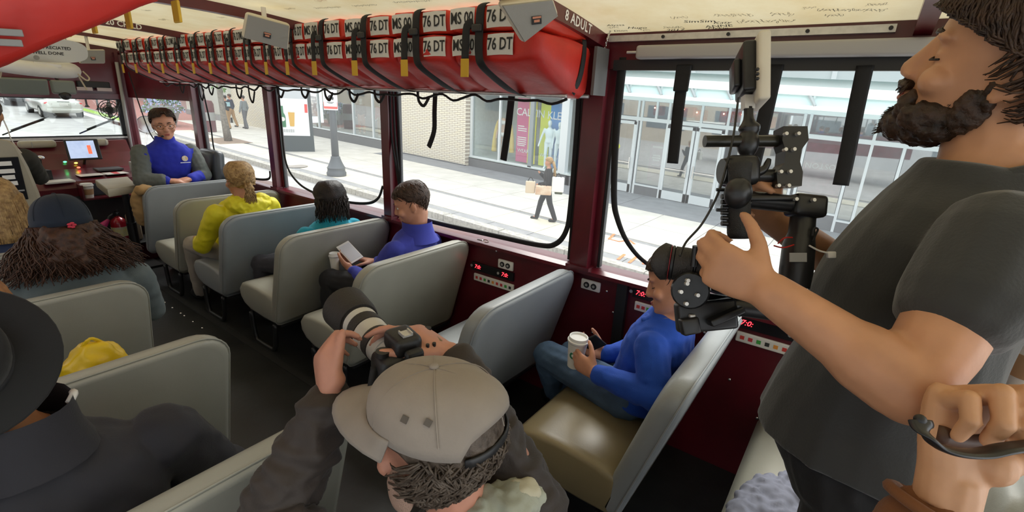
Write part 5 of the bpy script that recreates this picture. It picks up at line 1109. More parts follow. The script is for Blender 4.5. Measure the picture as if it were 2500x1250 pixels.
b = MB(); b.box((0.048, -0.005, 0.004), (0.03, 0.09, 0.002), SF); b.build('red_bar', mat('screen_red', (0.55, 0.10, 0.05), 0.4, emit=0.7), sc_)
b = MB(); b.cyl((1.43, 6.58, 0.98), (1.43, 6.68, 0.88), 0.012); b.build('stand', M_STEEL, t)
for x0, x1, lab in ((0.98, 1.27, 'beige padded roll along the dashboard edge left of the screen'), (1.57, 1.70, 'short beige padded roll along the dashboard edge right of the screen')):
    t = thing('dash_pad', lab, 'pad', ((x0 + x1) / 2, 6.80, 1.06)); b = MB(); b.rbox(((x0 + x1) / 2, 6.78, 1.105), (x1 - x0, 0.07, 0.075), 0.03, 3); b.build('padding', M_BEIGE, t, smooth=True); b = MB(); b.cyl((x0 + 0.1, 6.742, 1.08), (x0 + 0.1, 6.742, 1.13), 0.003); b.build('seam', M_GREYPL, t)
# papers, binder, boxes on the console
def slab(name, label, cat, c, d, rz, m, extra=None):
    t = thing(name, label, cat, c); R = Matrix.Rotation(rz, 3, 'Z'); b = MB(); b.rbox((c[0], c[1], c[2] + d[2] / 2), d, min(0.004, d[2] * 0.4), R=R); b.build('sheet' if d[2] < 0.02 else 'body', m, t); return t
slab('paper_sheet', 'blank white sheet lying on the console beside the coffee cup', 'paper', (1.38, 6.30, 0.83), (0.20, 0.16, 0.003), 0.05, M_WHITE)
t = slab('printed_leaflet', 'white leaflet with a red emblem on the console', 'leaflet', (1.585, 6.30, 0.83), (0.19, 0.16, 0.003), 0.05, M_WHITE)
b = MB(); b.box((1.585, 6.30, 0.834), (0.05, 0.14, 0.001)); b.build('emblem', mat('emblem_red', (0.6, 0.05, 0.06), 0.5), t)
slab('ring_binder', 'dark grey binder lying on the console above the leaflet', 'binder', (1.58, 6.48, 0.845), (0.22, 0.17, 0.02), 0.0, mat('binder_grey', (0.06, 0.06, 0.065), 0.5))
slab('radio_box', 'grey radio box at the end of the console', 'radio', (1.80, 6.35, 0.82), (0.11, 0.10, 0.11), 0.1, M_GREYPL)
slab('control_lever', 'black lever block on the console beside the driver seat', 'lever', (1.05, 6.28, 0.82), (0.06, 0.09, 0.09), 0.2, M_STEEL)
slab('tissue_box', 'crumpled pale papers on the ledge beside the driver seat', 'paper', (1.10, 6.16, 0.80), (0.22, 0.14, 0.02), 0.1, M_WHITE)
t = thing('gear_knob', 'chrome-topped gear lever on the dashboard', 'lever', (1.06, 6.55, 0.86)); b = MB(); b.cyl((1.06, 6.5, 0.84), (1.06, 6.42, 1.0), 0.009); b.build('shaft', M_STEEL, t); b = MB(); b.ell((1.06, 6.41, 1.01), (0.035, 0.03, 0.02), 14, 8); b.build('knob', M_CHROME, t, smooth=True)
def paper_cup(name, label, p, h=0.13, r=0.042, sleeve=True, tilt=None, rz=0.0, emblem=False):
    t = thing(name, label, 'cup', p); M = Matrix.Translation(Vector(p)) @ ((tilt if tilt is not None else Matrix.Identity(4)))
    b = MB(); b.lathe([(0.0, 0.0), (r * 0.72, 0), (r * 0.73, 0.004), (r, h), (r * 0.98, h + 0.001), (0, h)], 28, M=M); cu = b.build('cup', mat('cup_white', (0.74, 0.72, 0.67), 0.55), t, angle=45)
    b = MB(); b.lathe([(r * 1.0, h - 0.004), (r * 1.09, h), (r * 1.09, h + 0.008), (r * 0.99, h + 0.011), (r * 0.95, h + 0.024), (r * 0.86, h + 0.024), (r * 0.82, h + 0.016), (0, h + 0.015)], 28, M=M); b.build('lid', mat('lid_white', (0.80, 0.80, 0.78), 0.35), t, angle=45)
    if sleeve: b = MB(); b.lathe([(r * 0.81, h * 0.28), (r * 0.83, h * 0.28), (r * 0.955, h * 0.76), (r * 0.93, h * 0.76)], 28, M=M); b.build('sleeve', mat('kraft_sleeve', (0.42, 0.25, 0.13), 0.8), t, angle=45)
    return t, M
paper_cup('coffee_cup', 'white takeaway coffee cup with a brown sleeve in the cab tray', (1.275, 6.04, 0.651), 0.115, 0.05)
# jump seat cushion
t = thing('jump_seat', 'beige vinyl cushion of a folded jump seat beside the console', 'seat cushion', (1.46, 5.55, 0.78))
b = MB(); q = [(1.295, 5.80), (1.56, 5.84), (1.47, 5.30), (1.229, 5.20)]; c = Vector((1.39, 5.54, 0))
b.loft([[Vector((c.x + (x - c.x) * s_, c.y + (y - c.y) * s_, z)) for x, y in q] for s_, z in ((0.97, 0.785), (1.0, 0.80), (1.0, 0.84), (0.98, 0.853), (0.93, 0.857))]); b.build('cushion', M_BEIGE, t, angle=50)
b = MB(); b.cyl((1.45, 5.6, 0.4), (1.45, 5.6, 0.79), 0.03); b.bbox((1.3, 5.45, 0.0), (1.6, 5.72, 0.02)); b.cyl((1.45, 5.6, 0.0), (1.45, 5.6, 0.45), 0.04); b.build('pedestal', M_STEEL, t)
# step with extinguisher, flask, red bag
t = thing('cab_step', 'dark maroon step box below the dashboard', 'step', (1.45, 5.92, 0)); b = MB(); b.rbox((1.46, 5.90, 0.095), (0.42, 0.30, 0.19), 0.01); b.build('box', M_RED, t); b = MB(); b.rbox((1.46, 5.90, 0.194), (0.44, 0.32, 0.012), 0.004); b.build('tread', M_DARK, t)
M_EXR = mat('extinguisher_red', (0.42, 0.015, 0.03), 0.25, coat=0.5)
t = thing('fire_extinguisher', 'red fire extinguisher with a pale label standing on the cab step', 'extinguisher', (1.42, 5.88, 0.2)); M = Matrix.Translation((1.42, 5.88, 0.2))
b = MB(); b.lathe([(0.0, 0), (0.062, 0), (0.066, 0.01), (0.066, 0.20), (0.055, 0.235), (0.03, 0.255), (0.018, 0.262), (0.018, 0.28)], 24, M=M); b.build('cylinder', M_EXR, t, angle=50)
b = MB(); b.lathe([(0.067, 0.07), (0.0672, 0.071), (0.0672, 0.165), (0.067, 0.166)], 24, M=M); b.build('label_band', mat('extinguisher_label', (0.6, 0.6, 0.5), 0.5, col2=(0.75, 0.65, 0.2), scale=20), t)
b = MB(); b.box((0, 0, 0.29), (0.04, 0.04, 0.03), M); b.tube([(0, 0.03, 0.31), (-0.01, -0.08, 0.345)], 0.009, 8, M=M); b.tube([(0, 0.02, 0.295), (-0.01, -0.07, 0.30)], 0.008, 8, M=M); b.build('valve_handle', M_STEEL, t)
b = MB(); b.tube(smoothpath([(-0.03, 0, 0.29), (-0.07, -0.02, 0.27), (-0.085, -0.02, 0.21)], 4), 0.012, 8, M=M); b.build('hose', M_STEEL, t)
b = MB(); b.tube([(-0.075, -0.02, 0.25), (-0.13, -0.03, 0.20)], [0.014, 0.035], 12, M=M); b.build('nozzle_horn', mat('magenta_cover', (0.42, 0.02, 0.12), 0.5), t)
t = thing('water_flask', 'beige plastic jug beside the fire extinguisher', 'jug', (1.545, 5.9, 0.2)); b = MB(); b.rbox((1.545, 5.9, 0.335), (0.09, 0.14, 0.26), 0.02, 3); b.build('jug', mat('beige_plastic', (0.45, 0.40, 0.28), 0.5), t, smooth=True); b = MB(); b.tube(smoothpath([(1.545, 5.85, 0.46), (1.545, 5.86, 0.50), (1.545, 5.94, 0.50), (1.545, 5.95, 0.46)], 4), 0.01, 8); b.build('handle', M_GREYPL, t); b = MB(); b.cyl((1.52, 5.84, 0.46), (1.50, 5.82, 0.50), 0.02); b.build('cap', M_GREYPL, t)
t = thing('red_bag', 'bright red bag slumped on the floor next to the step', 'bag', (1.70, 5.85, 0)); b = MB(); b.rbox((1.755, 5.84, 0.14), (0.15, 0.18, 0.26), 0.05, 3); o = b.build('bag_body', mat('red_bag_cloth', (0.5, 0.02, 0.015), 0.7, bump=0.4, bscale=12), t, smooth=True); b = MB(); b.tube(smoothpath([(1.71, 5.80, 0.26), (1.73, 5.80, 0.33), (1.79, 5.80, 0.33), (1.81, 5.80, 0.26)], 4), 0.008, 6); b.build('handle', M_STEEL, t)
t = thing('tan_jacket', 'tan jacket hung over the aisle end of the front seat back', 'jacket', (1.42, 5.12, 0.6))
b = MB(); b.ell((1.43, 5.15, 0.70), (0.07, 0.06, 0.16), 14, 10); b.ell((1.45, 5.07, 0.84), (0.07, 0.06, 0.045), 14, 10); b.ell((1.43, 5.17, 0.62), (0.06, 0.06, 0.12), 12, 8); fuse(b, 'cloth', mat('tan_jacket_cloth', (0.36, 0.22, 0.09), 0.85), t, 0.012, 3, folds(0.012, 14))
# driver seat
t = thing('driver_seat', 'beige high-backed driver seat with a black notice on its back', 'driver seat', (0.55, 5.05, 0))
b = MB(); b.loft([[Vector((0.52 + x * w, y + 5.0 + (1.3 - z) * 0.12, z)) for x, y in ((-1, 0.0), (-0.9, -0.05), (0.9, -0.05), (1, 0.0), (0.95, 0.07), (-0.95, 0.07))] for w, z in ((0.12, 1.315), (0.17, 1.30), (0.20, 1.26), (0.235, 1.1), (0.26, 0.9), (0.27, 0.7), (0.26, 0.5))]); b.build('backrest', M_BEIGE, t, angle=60)
b = MB(); b.rbox((0.52, 5.35, 0.48), (0.52, 0.5, 0.14), 0.05, 3); b.build('cushion', M_BEIGE, t, smooth=True); b = MB(); b.rbox((0.52, 5.35, 0.2), (0.3, 0.3, 0.4), 0.02); b.build('pedestal', M_STEEL, t)
b = MB(); b.rbox((0.545, 4.978, 1.03), (0.32, 0.012, 0.32), 0.004, R=Matrix.Rotation(0.12, 3, 'X')); ns = b.build('notice_board', M_SIGNK, t)
for k in range(6):
    if k == 4: b = MB(); b.box((0.56, 4.972 + 0.12 * 0.1, 0.945), (0.27, 0.004, 0.018)); b.build('notice_rule', M_GREYPL, ns); continue
    z = (1.145, 1.09, 1.045, 1.00, 0, 0.90)[k]
    for q in range(3): b = MB(); L = 0.065 + 0.012 * ((k + q) % 2); b.box((0.44 + q * 0.095, 4.9695 + (1.03 - z) * 0.12, z), (L, 0.004, 0.03)); b.build('notice_lettering', M_LET, ns)
# visors / interior mirror over the windscreen
t = thing('sun_visor', 'grey-green padded sun visor flap over the windscreen', 'visor', (1.0, 6.5, 1.6)); b = MB(); b.rbox((1.10, 6.55, 1.66), (0.34, 0.03, 0.15), 0.012, R=Matrix.Rotation(0.3, 3, 'X')); b.build('flap', mat('visor_grey', (0.16, 0.18, 0.155), 0.6), t); b = MB(); b.cyl((0.95, 6.58, 1.73), (1.3, 6.58, 1.73), 0.008); b.build('hinge_rod', M_STEEL, t)
t = thing('interior_mirror', 'grey interior mirror hanging at the centre of the windscreen', 'mirror', (1.42, 6.6, 1.6)); b = MB(); b.rbox((1.39, 6.6, 1.665), (0.19, 0.04, 0.13), 0.03, 3); b.build('housing', mat('mirror_grey', (0.17, 0.19, 0.165), 0.5), t); b = MB(); b.ell((1.39, 6.6, 1.585), (0.05, 0.04, 0.04), 12, 8); b.build('knuckle', M_STEEL, t); b = MB(); b.cyl((1.39, 6.62, 1.7), (1.39, 6.9, 1.78), 0.012); b.build('arm', M_STEEL, t)
# cab fan
t = thing('cab_fan', 'small black cage fan at the corner of the windscreen', 'fan', (1.80, 6.7, 1.45)); FF = frame((1.745, 6.70, 1.45), (0.75, -0.6, 0), (-0.6, -0.75, 0.1))
b = MB()
for r_ in (0.10, 0.075, 0.045): b.tube([(r_ * math.cos(a), r_ * math.sin(a), 0.02 * (1 - r_ / 0.1)) for a in [k * PI / 12 for k in range(25)]], 0.004, 5, M=FF)
for k in range(12): b.tube([(0, 0, 0.022), (0.1 * math.cos(k * PI / 6), 0.1 * math.sin(k * PI / 6), 0)], 0.0025, 4, M=FF)
b.build('cage', M_STEEL, t)
for k in range(4): b = MB(); b.ell((0.045 * math.cos(k * PI / 2), 0.045 * math.sin(k * PI / 2), -0.012), (0.04, 0.026, 0.005), 10, 6, R=Matrix.Rotation(k * PI / 2, 3, 'Z'), M=FF); b.build('blade', M_GREYPL, t)
b = MB(); b.cyl((0, 0, -0.06), (0, 0, 0.0), 0.035, M=FF); b.tube([(1.76, 6.73, 1.45), (1.84, 6.8, 1.46), (1.90, 6.9, 1.52)], 0.015, 8); b.build('motor', M_STEEL, t)
# gratuity sign and the white life ring board above the cab
M_BOARD = mat('white_board', (0.62, 0.63, 0.62), 0.5)
t = thing('gratuity_sign', 'white rounded sign board with black lettering above the cab', 'sign', (1.05, 5.5, 1.85)); GF = frame((1.08, 5.5, 1.955), (1, 0, 0.03), (0, -1, -0.35))
b = MB(); b.prism([(0.29 * math.copysign(abs(math.cos(a)) ** 0.55, math.cos(a)), 0.095 * math.copysign(abs(math.sin(a)) ** 0.7, math.sin(a))) for a in [k * PI / 16 for k in range(32)]], -0.008, 0, ax='z', M=GF); b.build('board', M_BOARD, t)
text('sign_lettering', 'GRATUITIES APPRECIATED', 0.034, GF @ Matrix.Translation((-0.02, 0.022, 0.0015)), M_PRINT, t, bold=0.0005); text('sign_lettering', 'FOR A JOB WELL DONE', 0.034, GF @ Matrix.Translation((-0.05, -0.022, 0.0015)), M_PRINT, t, bold=0.0005)
b = MB(); b.lathe([(0, 0), (0.018, 0), (0.018, 0.002), (0, 0.002)], 16, M=GF @ Matrix.Translation((-0.04, -0.062, 0.001))); b.build('round_seal', M_GREYPL, t)
b = MB(); b.tube([(0.9, 5.52, 2.03), (0.9, 5.53, 2.14)], 0.004, 5); b.tube([(1.25, 5.52, 2.03), (1.25, 5.53, 2.13)], 0.004, 5); b.build('hanger', M_GREYPL, t)
t = thing('life_ring', 'white life ring with rope slung under the roof above the cab', 'life ring', (1.05, 5.6, 1.80)); RF = Matrix.Translation((1.0, 5.62, 1.835)) @ Matrix.Rotation(0.12, 4, 'X') @ Matrix.Rotation(0.06, 4, 'Y')
b = MB(); b.loft([[((0.26 + 0.062 * math.cos(q)) * math.cos(a), (0.26 + 0.062 * math.cos(q)) * math.sin(a), 0.055 * math.sin(q)) for q in [j * PI / 6 for j in range(12)]] for a in [k * PI / 20 for k in range(41)]], cap=False, M=RF); b.build('ring', mat('ring_white', (0.66, 0.65, 0.62), 0.55, var=0.05), t, smooth=True)
M_ROPE = mat('rope', (0.5, 0.42, 0.3), 0.8); b = MB(); b.tube(smoothpath([(1.25, 5.45, 1.80), (1.30, 5.42, 1.74), (1.33, 5.45, 1.76), (1.31, 5.5, 1.81)], 5), 0.006, 6); b.build('rope', M_ROPE, t); b = MB(); b.tube(smoothpath([(0.72, 5.5, 1.79), (0.78, 5.45, 1.72), (0.82, 5.5, 1.79)], 5), 0.006, 6); b.build('rope', M_ROPE, t); b = MB(); b.tube(smoothpath([(1.27, 5.5, 1.78), (1.29, 5.5, 1.72), (1.31, 5.5, 1.66)], 4), 0.006, 6); b.build('rope', M_ROPE, t)
b = MB(); b.box((0.06, -0.27, 0.045), (0.16, 0.03, 0.02), RF); b.build('tube_light', M_WHITE, t)
t = thing('roof_control_box', 'dark control panel on the maroon header above the windscreen corner', 'panel', (1.75, 6.9, 1.68)); b = MB(); b.rbox((1.72, 6.95, 1.70), (0.28, 0.06, 0.07), 0.01); b.build('panel', M_DARK, t)
for x in (1.63, 1.80): b = MB(); b.box((x, 6.915, 1.655), (0.13, 0.01, 0.035)); b.build('paper_tag', mat('pinkish_tag', (0.5, 0.42, 0.42), 0.7), t)
# passenger-side chair behind the guide
t = thing('guide_chair', 'black vinyl chair behind the tour guide', 'chair', (1.95, 5.35, 0)); b = MB(); b.rbox((2.15, 5.38, 0.92), (0.11, 0.40, 0.42), 0.05, 4, R=Matrix.Rotation(0.08, 3, 'Y')); b.build('backrest', mat('black_vinyl', (0.04, 0.045, 0.05), 0.3), t, smooth=True); b = MB(); b.rbox((1.82, 5.40, 0.66), (0.42, 0.40, 0.09), 0.03, 3); b.build('cushion', MATS['black_vinyl'], t, smooth=True); b = MB(); b.cyl((1.82, 5.4, 0), (1.82, 5.4, 0.63), 0.04); b.cyl((1.82, 5.4, 0), (1.82, 5.4, 0.02), 0.17); b.build('pedestal', M_STEEL, t)
# cloth on the rear seat
t = thing('grey_cloth', 'crumpled grey-blue cloth lying on the pale seat by the bearded man', 'cloth', (1.5, -0.1, 0.46))
b = MB(); b.ell((1.58, 0.00, 0.475), (0.14, 0.10, 0.035), 16, 10); b.ell((1.50, 0.06, 0.47), (0.10, 0.06, 0.03), 14, 8); b.ell((1.68, -0.05, 0.47), (0.10, 0.07, 0.04), 14, 8); fuse(b, 'cloth', mat('grey_blue_cloth', (0.20, 0.21, 0.27), 0.9), t, 0.008, 2, folds(0.016, 22))
t = thing('yellow_bag', 'yellow plastic bag on the seat in front of the black hat', 'bag', (0.22, 2.1, 0.46)); b = MB(); b.ell((0.34, 2.035, 0.72), (0.10, 0.065, 0.15), 16, 10); b.ell((0.36, 2.08, 0.55), (0.11, 0.09, 0.11), 16, 10); fuse(b, 'bag_body', mat('yellow_plastic', (0.75, 0.50, 0.01), 0.4), t, 0.01, 2, folds(0.016, 13))
b = MB(); b.tube(smoothpath([(0.31, 2.03, 0.85), (0.34, 2.01, 0.89), (0.37, 2.03, 0.86)], 4), 0.006, 6); b.build('handle', MATS['yellow_plastic'], t)

# ------------------------------------------------------------------ passengers
def figure(label, hip, chest, neck, fwd, head, arms=(), legs=(), skin=M_SKIN, top=None, pants=None, shoes=None, sleeve='long', k=1.1, vox=0.008, g=0.014, belly=0.0, base=None, nose=1.0, foldamp=0.006, foldst=(1, 1, 1), neckr=0.056, tvox=None, foldscale=11, shoulder=1.0, hem=0):
    hip, chest, neck = Vector(hip), Vector(chest), Vector(neck)
    if hip.z < 0.56:      # on a bench: thighs rest on the cushion
        hip.z = max(hip.z, 0.475); legs = [((L[0][0], L[0][1], max(L[0][2], 0.425 + 0.1 * k)), (L[1][0], L[1][1], max(L[1][2], 0.425 + 0.072 * k)), *L[2:]) for L in legs]
    fwd = Vector(fwd).normalized(); up = (neck - hip).normalized(); right = fwd.cross(up).normalized(); fw = up.cross(right)
    t = thing('person', label, 'person', base or (hip.x, hip.y, 0)); out = {'t': t, 'tips': []}
    b = MB(); b.loft(torso_rings(hip, chest, neck, right, fw, k, 0.0, belly, shoulder=shoulder)); hc = head @ Vector((0, -0.02, -0.06))
    limb(b, [neck - up * 0.02, neck.lerp(hc, 0.5), hc], [neckr * k, neckr * k * 0.97, neckr * k]); add_head(b, head, nose)
    for A_ in arms:
        limb(b, [A_['S'], A_['E'], A_['W']], [0.052 * k, 0.044 * k, 0.029 * k])
        limb(b, [Vector(A_['E']).lerp(Vector(A_['W']), 0.05), Vector(A_['E']).lerp(Vector(A_['W']), 0.3)], [0.046 * k, 0.045 * k])
        if 'hand' in A_: out['tips'].append(add_hand(b, A_['W'], k=k * A_['hand'].pop('kk', 1.0), **A_['hand']))
    for L in legs: limb(b, L[:3], [0.082 * k, 0.058 * k, 0.042 * k]); limb(b, [L[2], L[3]], [0.040 * k, 0.034 * k])
    out['body'] = fuse(b, 'body', skin, t, vox, 4)
    if top is not None:
        b = MB(); b.loft(torso_rings(hip, chest, neck, right, fw, k, g, belly, shoulder=shoulder)[hem:-1])
        for A_ in arms:
            S_, E_, W_ = Vector(A_['S']), Vector(A_['E']), Vector(A_['W'])
            if sleeve == 'short': limb(b, [S_, S_.lerp(E_, A_.get('cut', 0.62))], [0.068 * k, 0.068 * k])
            else: limb(b, [S_, E_, E_.lerp(W_, A_.get('cut', 0.93))], [0.068 * k, 0.058 * k, 0.043 * k])
        out['top'] = fuse(b, 'top_garment', top, t, tvox or vox, 8, folds(foldamp, foldscale, foldst, hip.x * 7))
    if pants is not None and legs:
        b = MB(); b.loft(torso_rings(hip, chest, neck, right, fw, k, 0.006, belly, shoulder=shoulder)[:3])
        for L in legs: limb(b, L[:3], [0.100 * k, 0.072 * k, 0.056 * k])
        out['pants'] = fuse(b, 'trousers', pants, t, vox, 3, folds(0.004, 14))
    if shoes is not None:
        for L in legs: b = MB(); limb(b, [Vector(L[2]) + Vector((0, 0, -0.02)), L[3]], [0.050 * k, 0.042 * k]); b.build('shoe', shoes, t, smooth=True)
    out.update(right=right, fw=fw, up=up); return out
def cloth(name, c, **k): return mat(name, c, k.pop('rough', 0.85), var=k.pop('var', 0.10), scale=10, bump=k.pop('bump', 0.12), bscale=k.pop('bscale', 220), sheen=k.pop('sheen', 0.06), **k)
def long_hair(b, M, n, x0, z0, fn, r=0.008, seg=5):
    pass

# --- tour guide in the blue and grey jacket --------------------------------------------------
M_GBLUE = cloth('royal_blue_fleece', (0.012, 0.022, 0.36)); M_GGREY = cloth('charcoal_fleece', (0.10, 0.11, 0.10))
Hm = HM((1.765, 5.30, 1.385), (-0.22, -1, -0.10), 1.08, roll=0.06)
G = figure('tour guide in a royal blue and grey jacket wearing glasses and a headset', (1.80, 5.46, 0.72), (1.77, 5.38, 1.02), (1.765, 5.33, 1.24), (-0.15, -1, 0), Hm,
    [dict(S=(1.565, 5.36, 1.13), E=(1.50, 5.24, 0.90), W=(1.66, 5.13, 0.895), hand=dict(d=(1, -0.2, -0.1), n=(0, 0.2, -1), side=1)), dict(S=(1.975, 5.36, 1.12), E=(2.02, 5.26, 0.90), W=(1.86, 5.14, 0.895), hand=dict(d=(-1, -0.15, -0.1), n=(0, 0.2, -1), side=-1))],
    [((1.70, 5.45, 0.70), (1.66, 5.26, 0.52), (1.66, 5.30, 0.08), (1.66, 5.22, 0.04)), ((1.90, 5.45, 0.70), (1.92, 5.26, 0.52), (1.92, 5.30, 0.08), (1.92, 5.22, 0.04))], M_SKIN3, M_GBLUE, M_BLKCLOTH, M_STEEL, k=1.05, vox=0.009)
t = G['t']; face_details(Hm, t, True, True, M_HBROWN)
b = MB()
for S_, E_, W_ in (((1.565, 5.36, 1.13), (1.50, 5.24, 0.90), (1.62, 5.155, 0.90)), ((1.975, 5.36, 1.12), (2.02, 5.26, 0.90), (1.98, 5.23, 0.90))):
    bb = MB(); limb(bb, [S_, E_, W_], [0.077, 0.070, 0.060]); fuse(bb, 'grey_sleeve', M_GGREY, t, 0.009, 2, folds(0.006, 16))
b = MB(); scalp_hair(b, Hm, grow=0.018, zf=0.090, zb=-0.06, zs=0.030); b.build('hair', M_HBROWN, t, smooth=True); hair_tufts(Hm, M_HBROWN, t, 420, 0.084, -0.06, 0.025, 0.016, 0.045, 0.003)
T = lambda *p: Hm @ Vector(p)
b = MB()
for s_ in (-1, 1): b.tube([T(s_ * 0.034 + 0.027 * math.cos(a), 0.103 - 0.010 * abs(math.cos(a)), -0.004 + 0.019 * math.sin(a)) for a in [q * PI / 9 for q in range(19)]], 0.0022, 6); b.tube([T(s_ * 0.060, 0.094, 0.002), T(s_ * 0.079, 0.05, 0.004), T(s_ * 0.082, -0.02, 0.0)], 0.002, 6)
b.tube([T(-0.008, 0.106, 0), T(0.008, 0.106, 0)], 0.002, 6); b.build('glasses', mat('brown_frame', (0.08, 0.045, 0.02), 0.3), t)
b = MB(); b.tube(smoothpath([T(0.082, 0.0, -0.02), T(0.075, 0.06, -0.06), T(0.045, 0.105, -0.078)], 4), 0.0025, 6); b.ell(T(0.038, 0.110, -0.079), (0.013, 0.013, 0.010), 10, 8); b.build('headset_microphone', M_STEEL, t)
b = MB(); rr = [ering(G['t'].location * 0 + Vector((1.765, 5.335, z)), Vector((w, 0, 0)), Vector((0, w * 0.95, 0)), 18) for z, w in ((1.20, 0.090), (1.245, 0.080), (1.275, 0.076))]; b.loft(rr, cap=False); b.build('collar', M_GBLUE, t, smooth=True)
# embroidered emblem on the chest
EF = frame((1.865, 5.225, 1.075), (1, -0.12, 0.0), (-0.05, -1, 0.1))
b = MB(); b.lathe([(0, 0), (0.026, 0), (0.026, 0.004), (0, 0.005)], 14, M=EF); b.build('emblem', mat('emblem_gold', (0.62, 0.38, 0.08), 0.6, col2=(0.7, 0.7, 0.7), scale=60), t)
b = MB(); b.box((0, -0.038, 0.002), (0.085, 0.006, 0.003), EF); b.build('emblem_caption', M_WHT, t)

# --- ponytailed woman in yellow ------------------------------------------------------------
M_YEL = cloth('yellow_jacket', (0.68, 0.60, 0.008), rough=0.6, sheen=0.05); M_KHAKI = cloth('stone_trousers', (0.33, 0.29, 0.24))
Hm = HM((1.685, 3.77, 1.075), (0.06, 1, -0.02), 1.1)
G = figure('woman with a blonde ponytail in a bright yellow hooded jacket', (1.68, 3.86, 0.54), (1.68, 3.76, 0.76), (1.685, 3.735, 0.945), (0.05, 1, 0.0), Hm,
    [dict(S=(1.485, 3.75, 0.85), E=(1.40, 3.86, 0.60), W=(1.47, 4.08, 0.585), hand=dict(d=(0.3, 1, 0), n=(0, 0, -1), side=-1)), dict(S=(1.885, 3.75, 0.85), E=(1.97, 3.86, 0.62), W=(1.86, 4.08, 0.58), hand=dict(d=(-0.3, 1, 0), n=(0, 0, -1), side=1))],
    [((1.58, 3.88, 0.53), (1.46, 4.20, 0.52), (1.50, 4.30, 0.08), (1.50, 4.42, 0.04)), ((1.80, 3.88, 0.53), (1.82, 4.20, 0.52), (1.82, 4.30, 0.08), (1.82, 4.42, 0.04))], M_SKIN3, M_YEL, M_KHAKI, M_STEEL, k=1.05, vox=0.009, foldamp=0.008)
t = G['t']; T = lambda *p: Hm @ Vector(p)
b = MB(); scalp_hair(b, Hm, grow=0.014, zf=0.07, zb=-0.055, zs=-0.005); b.build('hair', M_HBLOND, t, smooth=True)
b = MB()
def fn(i):
    a = random.uniform(0.05, PI - 0.05) + PI; u = random.uniform(0, 1); x = 0.085 * math.cos(a) ; z = 0.02 + 0.09 * random.uniform(-0.6, 1.0)
    zz = clamp(z, -0.05, 0.105); w = math.sqrt(max(0.02, 1 - ((zz - 0.01) / 0.125) ** 2)); P0 = Vector((math.cos(a) * 0.092 * w, -0.01 + math.sin(a) * 0.108 * w, zz)); Pe = Vector((random.uniform(-0.012, 0.012), -0.122, 0.005 + random.uniform(-0.012, 0.012)))
    return [T(*(P0.lerp(Pe, q / 5) + (P0.lerp(Pe, q / 5)).normalized() * 0.012 * math.sin(PI * q / 5))) for q in range(6)]
strands(b, fn, 420, 0.0026, 5, 0.7)
strands(b, lambda i: [T(random.uniform(-0.014, 0.014), -0.125, 0.0), T(random.uniform(-0.03, 0.03), -0.150 + random.uniform(-0.01, 0.01), -0.04), T(random.uniform(-0.035, 0.035), -0.148 + random.uniform(-0.01, 0.02), -0.085), T(random.uniform(-0.04, 0.04), -0.135 + random.uniform(-0.02, 0.02), -0.125 - random.uniform(0, 0.03))], 150, 0.005, 5, 0.3)
tag(b.build('ponytail', M_HBLOND, t, smooth=True), kind='stuff')
b = MB(); b.tube([T(0.018 * math.cos(a), -0.124, 0.002 + 0.018 * math.sin(a)) for a in [q * PI / 8 for q in range(17)]], 0.006, 6); b.build('hair_tie', MATS['blonde_hair'], t, smooth=True)
b = MB(); b.ell((1.69, 3.66, 0.90), (0.155, 0.065, 0.055), 18, 10); b.ell((1.60, 3.70, 0.92), (0.07, 0.07, 0.05)); b.ell((1.79, 3.70, 0.92), (0.07, 0.07, 0.05)); b.ell((1.69, 3.635, 0.86), (0.10, 0.04, 0.05)); fuse(b, 'hood', M_YEL, t, 0.008, 2, folds(0.010, 18))

# --- dark-haired person in turquoise ----------------------------------------------------------
M_TEAL = cloth('turquoise_fleece', (0.008, 0.30, 0.42))
Hm = HM((1.955, 3.03, 0.995), (0.08, 1, -0.12), 1.05)
G = figure('dark-haired person in a turquoise high-collared fleece', (1.95, 3.12, 0.50), (1.95, 3.03, 0.68), (1.955, 3.01, 0.86), (0.05, 1, 0), Hm,
    [dict(S=(1.75, 3.03, 0.77), E=(1.66, 3.14, 0.56), W=(1.75, 3.30, 0.55), hand=dict(d=(0.3, 1, 0), n=(0, 0, -1), side=-1)), dict(S=(2.14, 3.03, 0.77), E=(2.17, 3.14, 0.56), W=(2.10, 3.30, 0.55))],
    [((1.85, 3.12, 0.50), (1.62, 3.45, 0.50), (1.66, 3.49, 0.08), (1.66, 3.58, 0.04)), ((2.05, 3.12, 0.50), (2.06, 3.46, 0.49), (2.06, 3.49, 0.08), (2.06, 3.57, 0.04))], M_SKIN3, M_TEAL, cloth('charcoal_trousers', (0.035, 0.035, 0.045)), M_STEEL, k=1.0, vox=0.009)
t = G['t']; T = lambda *p: Hm @ Vector(p)
b = MB(); scalp_hair(b, Hm, grow=0.022, zf=0.06, zb=-0.095, zs=-0.06, wob=0.008); b.build('hair', M_HBLACK, t, smooth=True)
b = MB()
def fn(i):
    a = PI + random.uniform(-0.3, PI + 0.3); P0 = Vector((0.085 * math.cos(a), 0.105 * math.sin(a) - 0.01, random.uniform(-0.02, 0.09))); o_ = Vector((math.cos(a), math.sin(a), 0)); c = random.uniform(0, 6)
    return [T(*(P0 * (1 - 0.25 * max(P0.z, 0) / 0.1) + o_ * (0.012 + 0.012 * math.sin(q * 1.3 + c)) + Vector((0.006 * math.sin(q * 2 + c), 0, -0.030 * q)))) for q in range(5)]
strands(b, fn, 520, 0.0036, 5, 0.4); tag(b.build('loose_locks', M_HBLACK, t, smooth=True), kind='stuff')
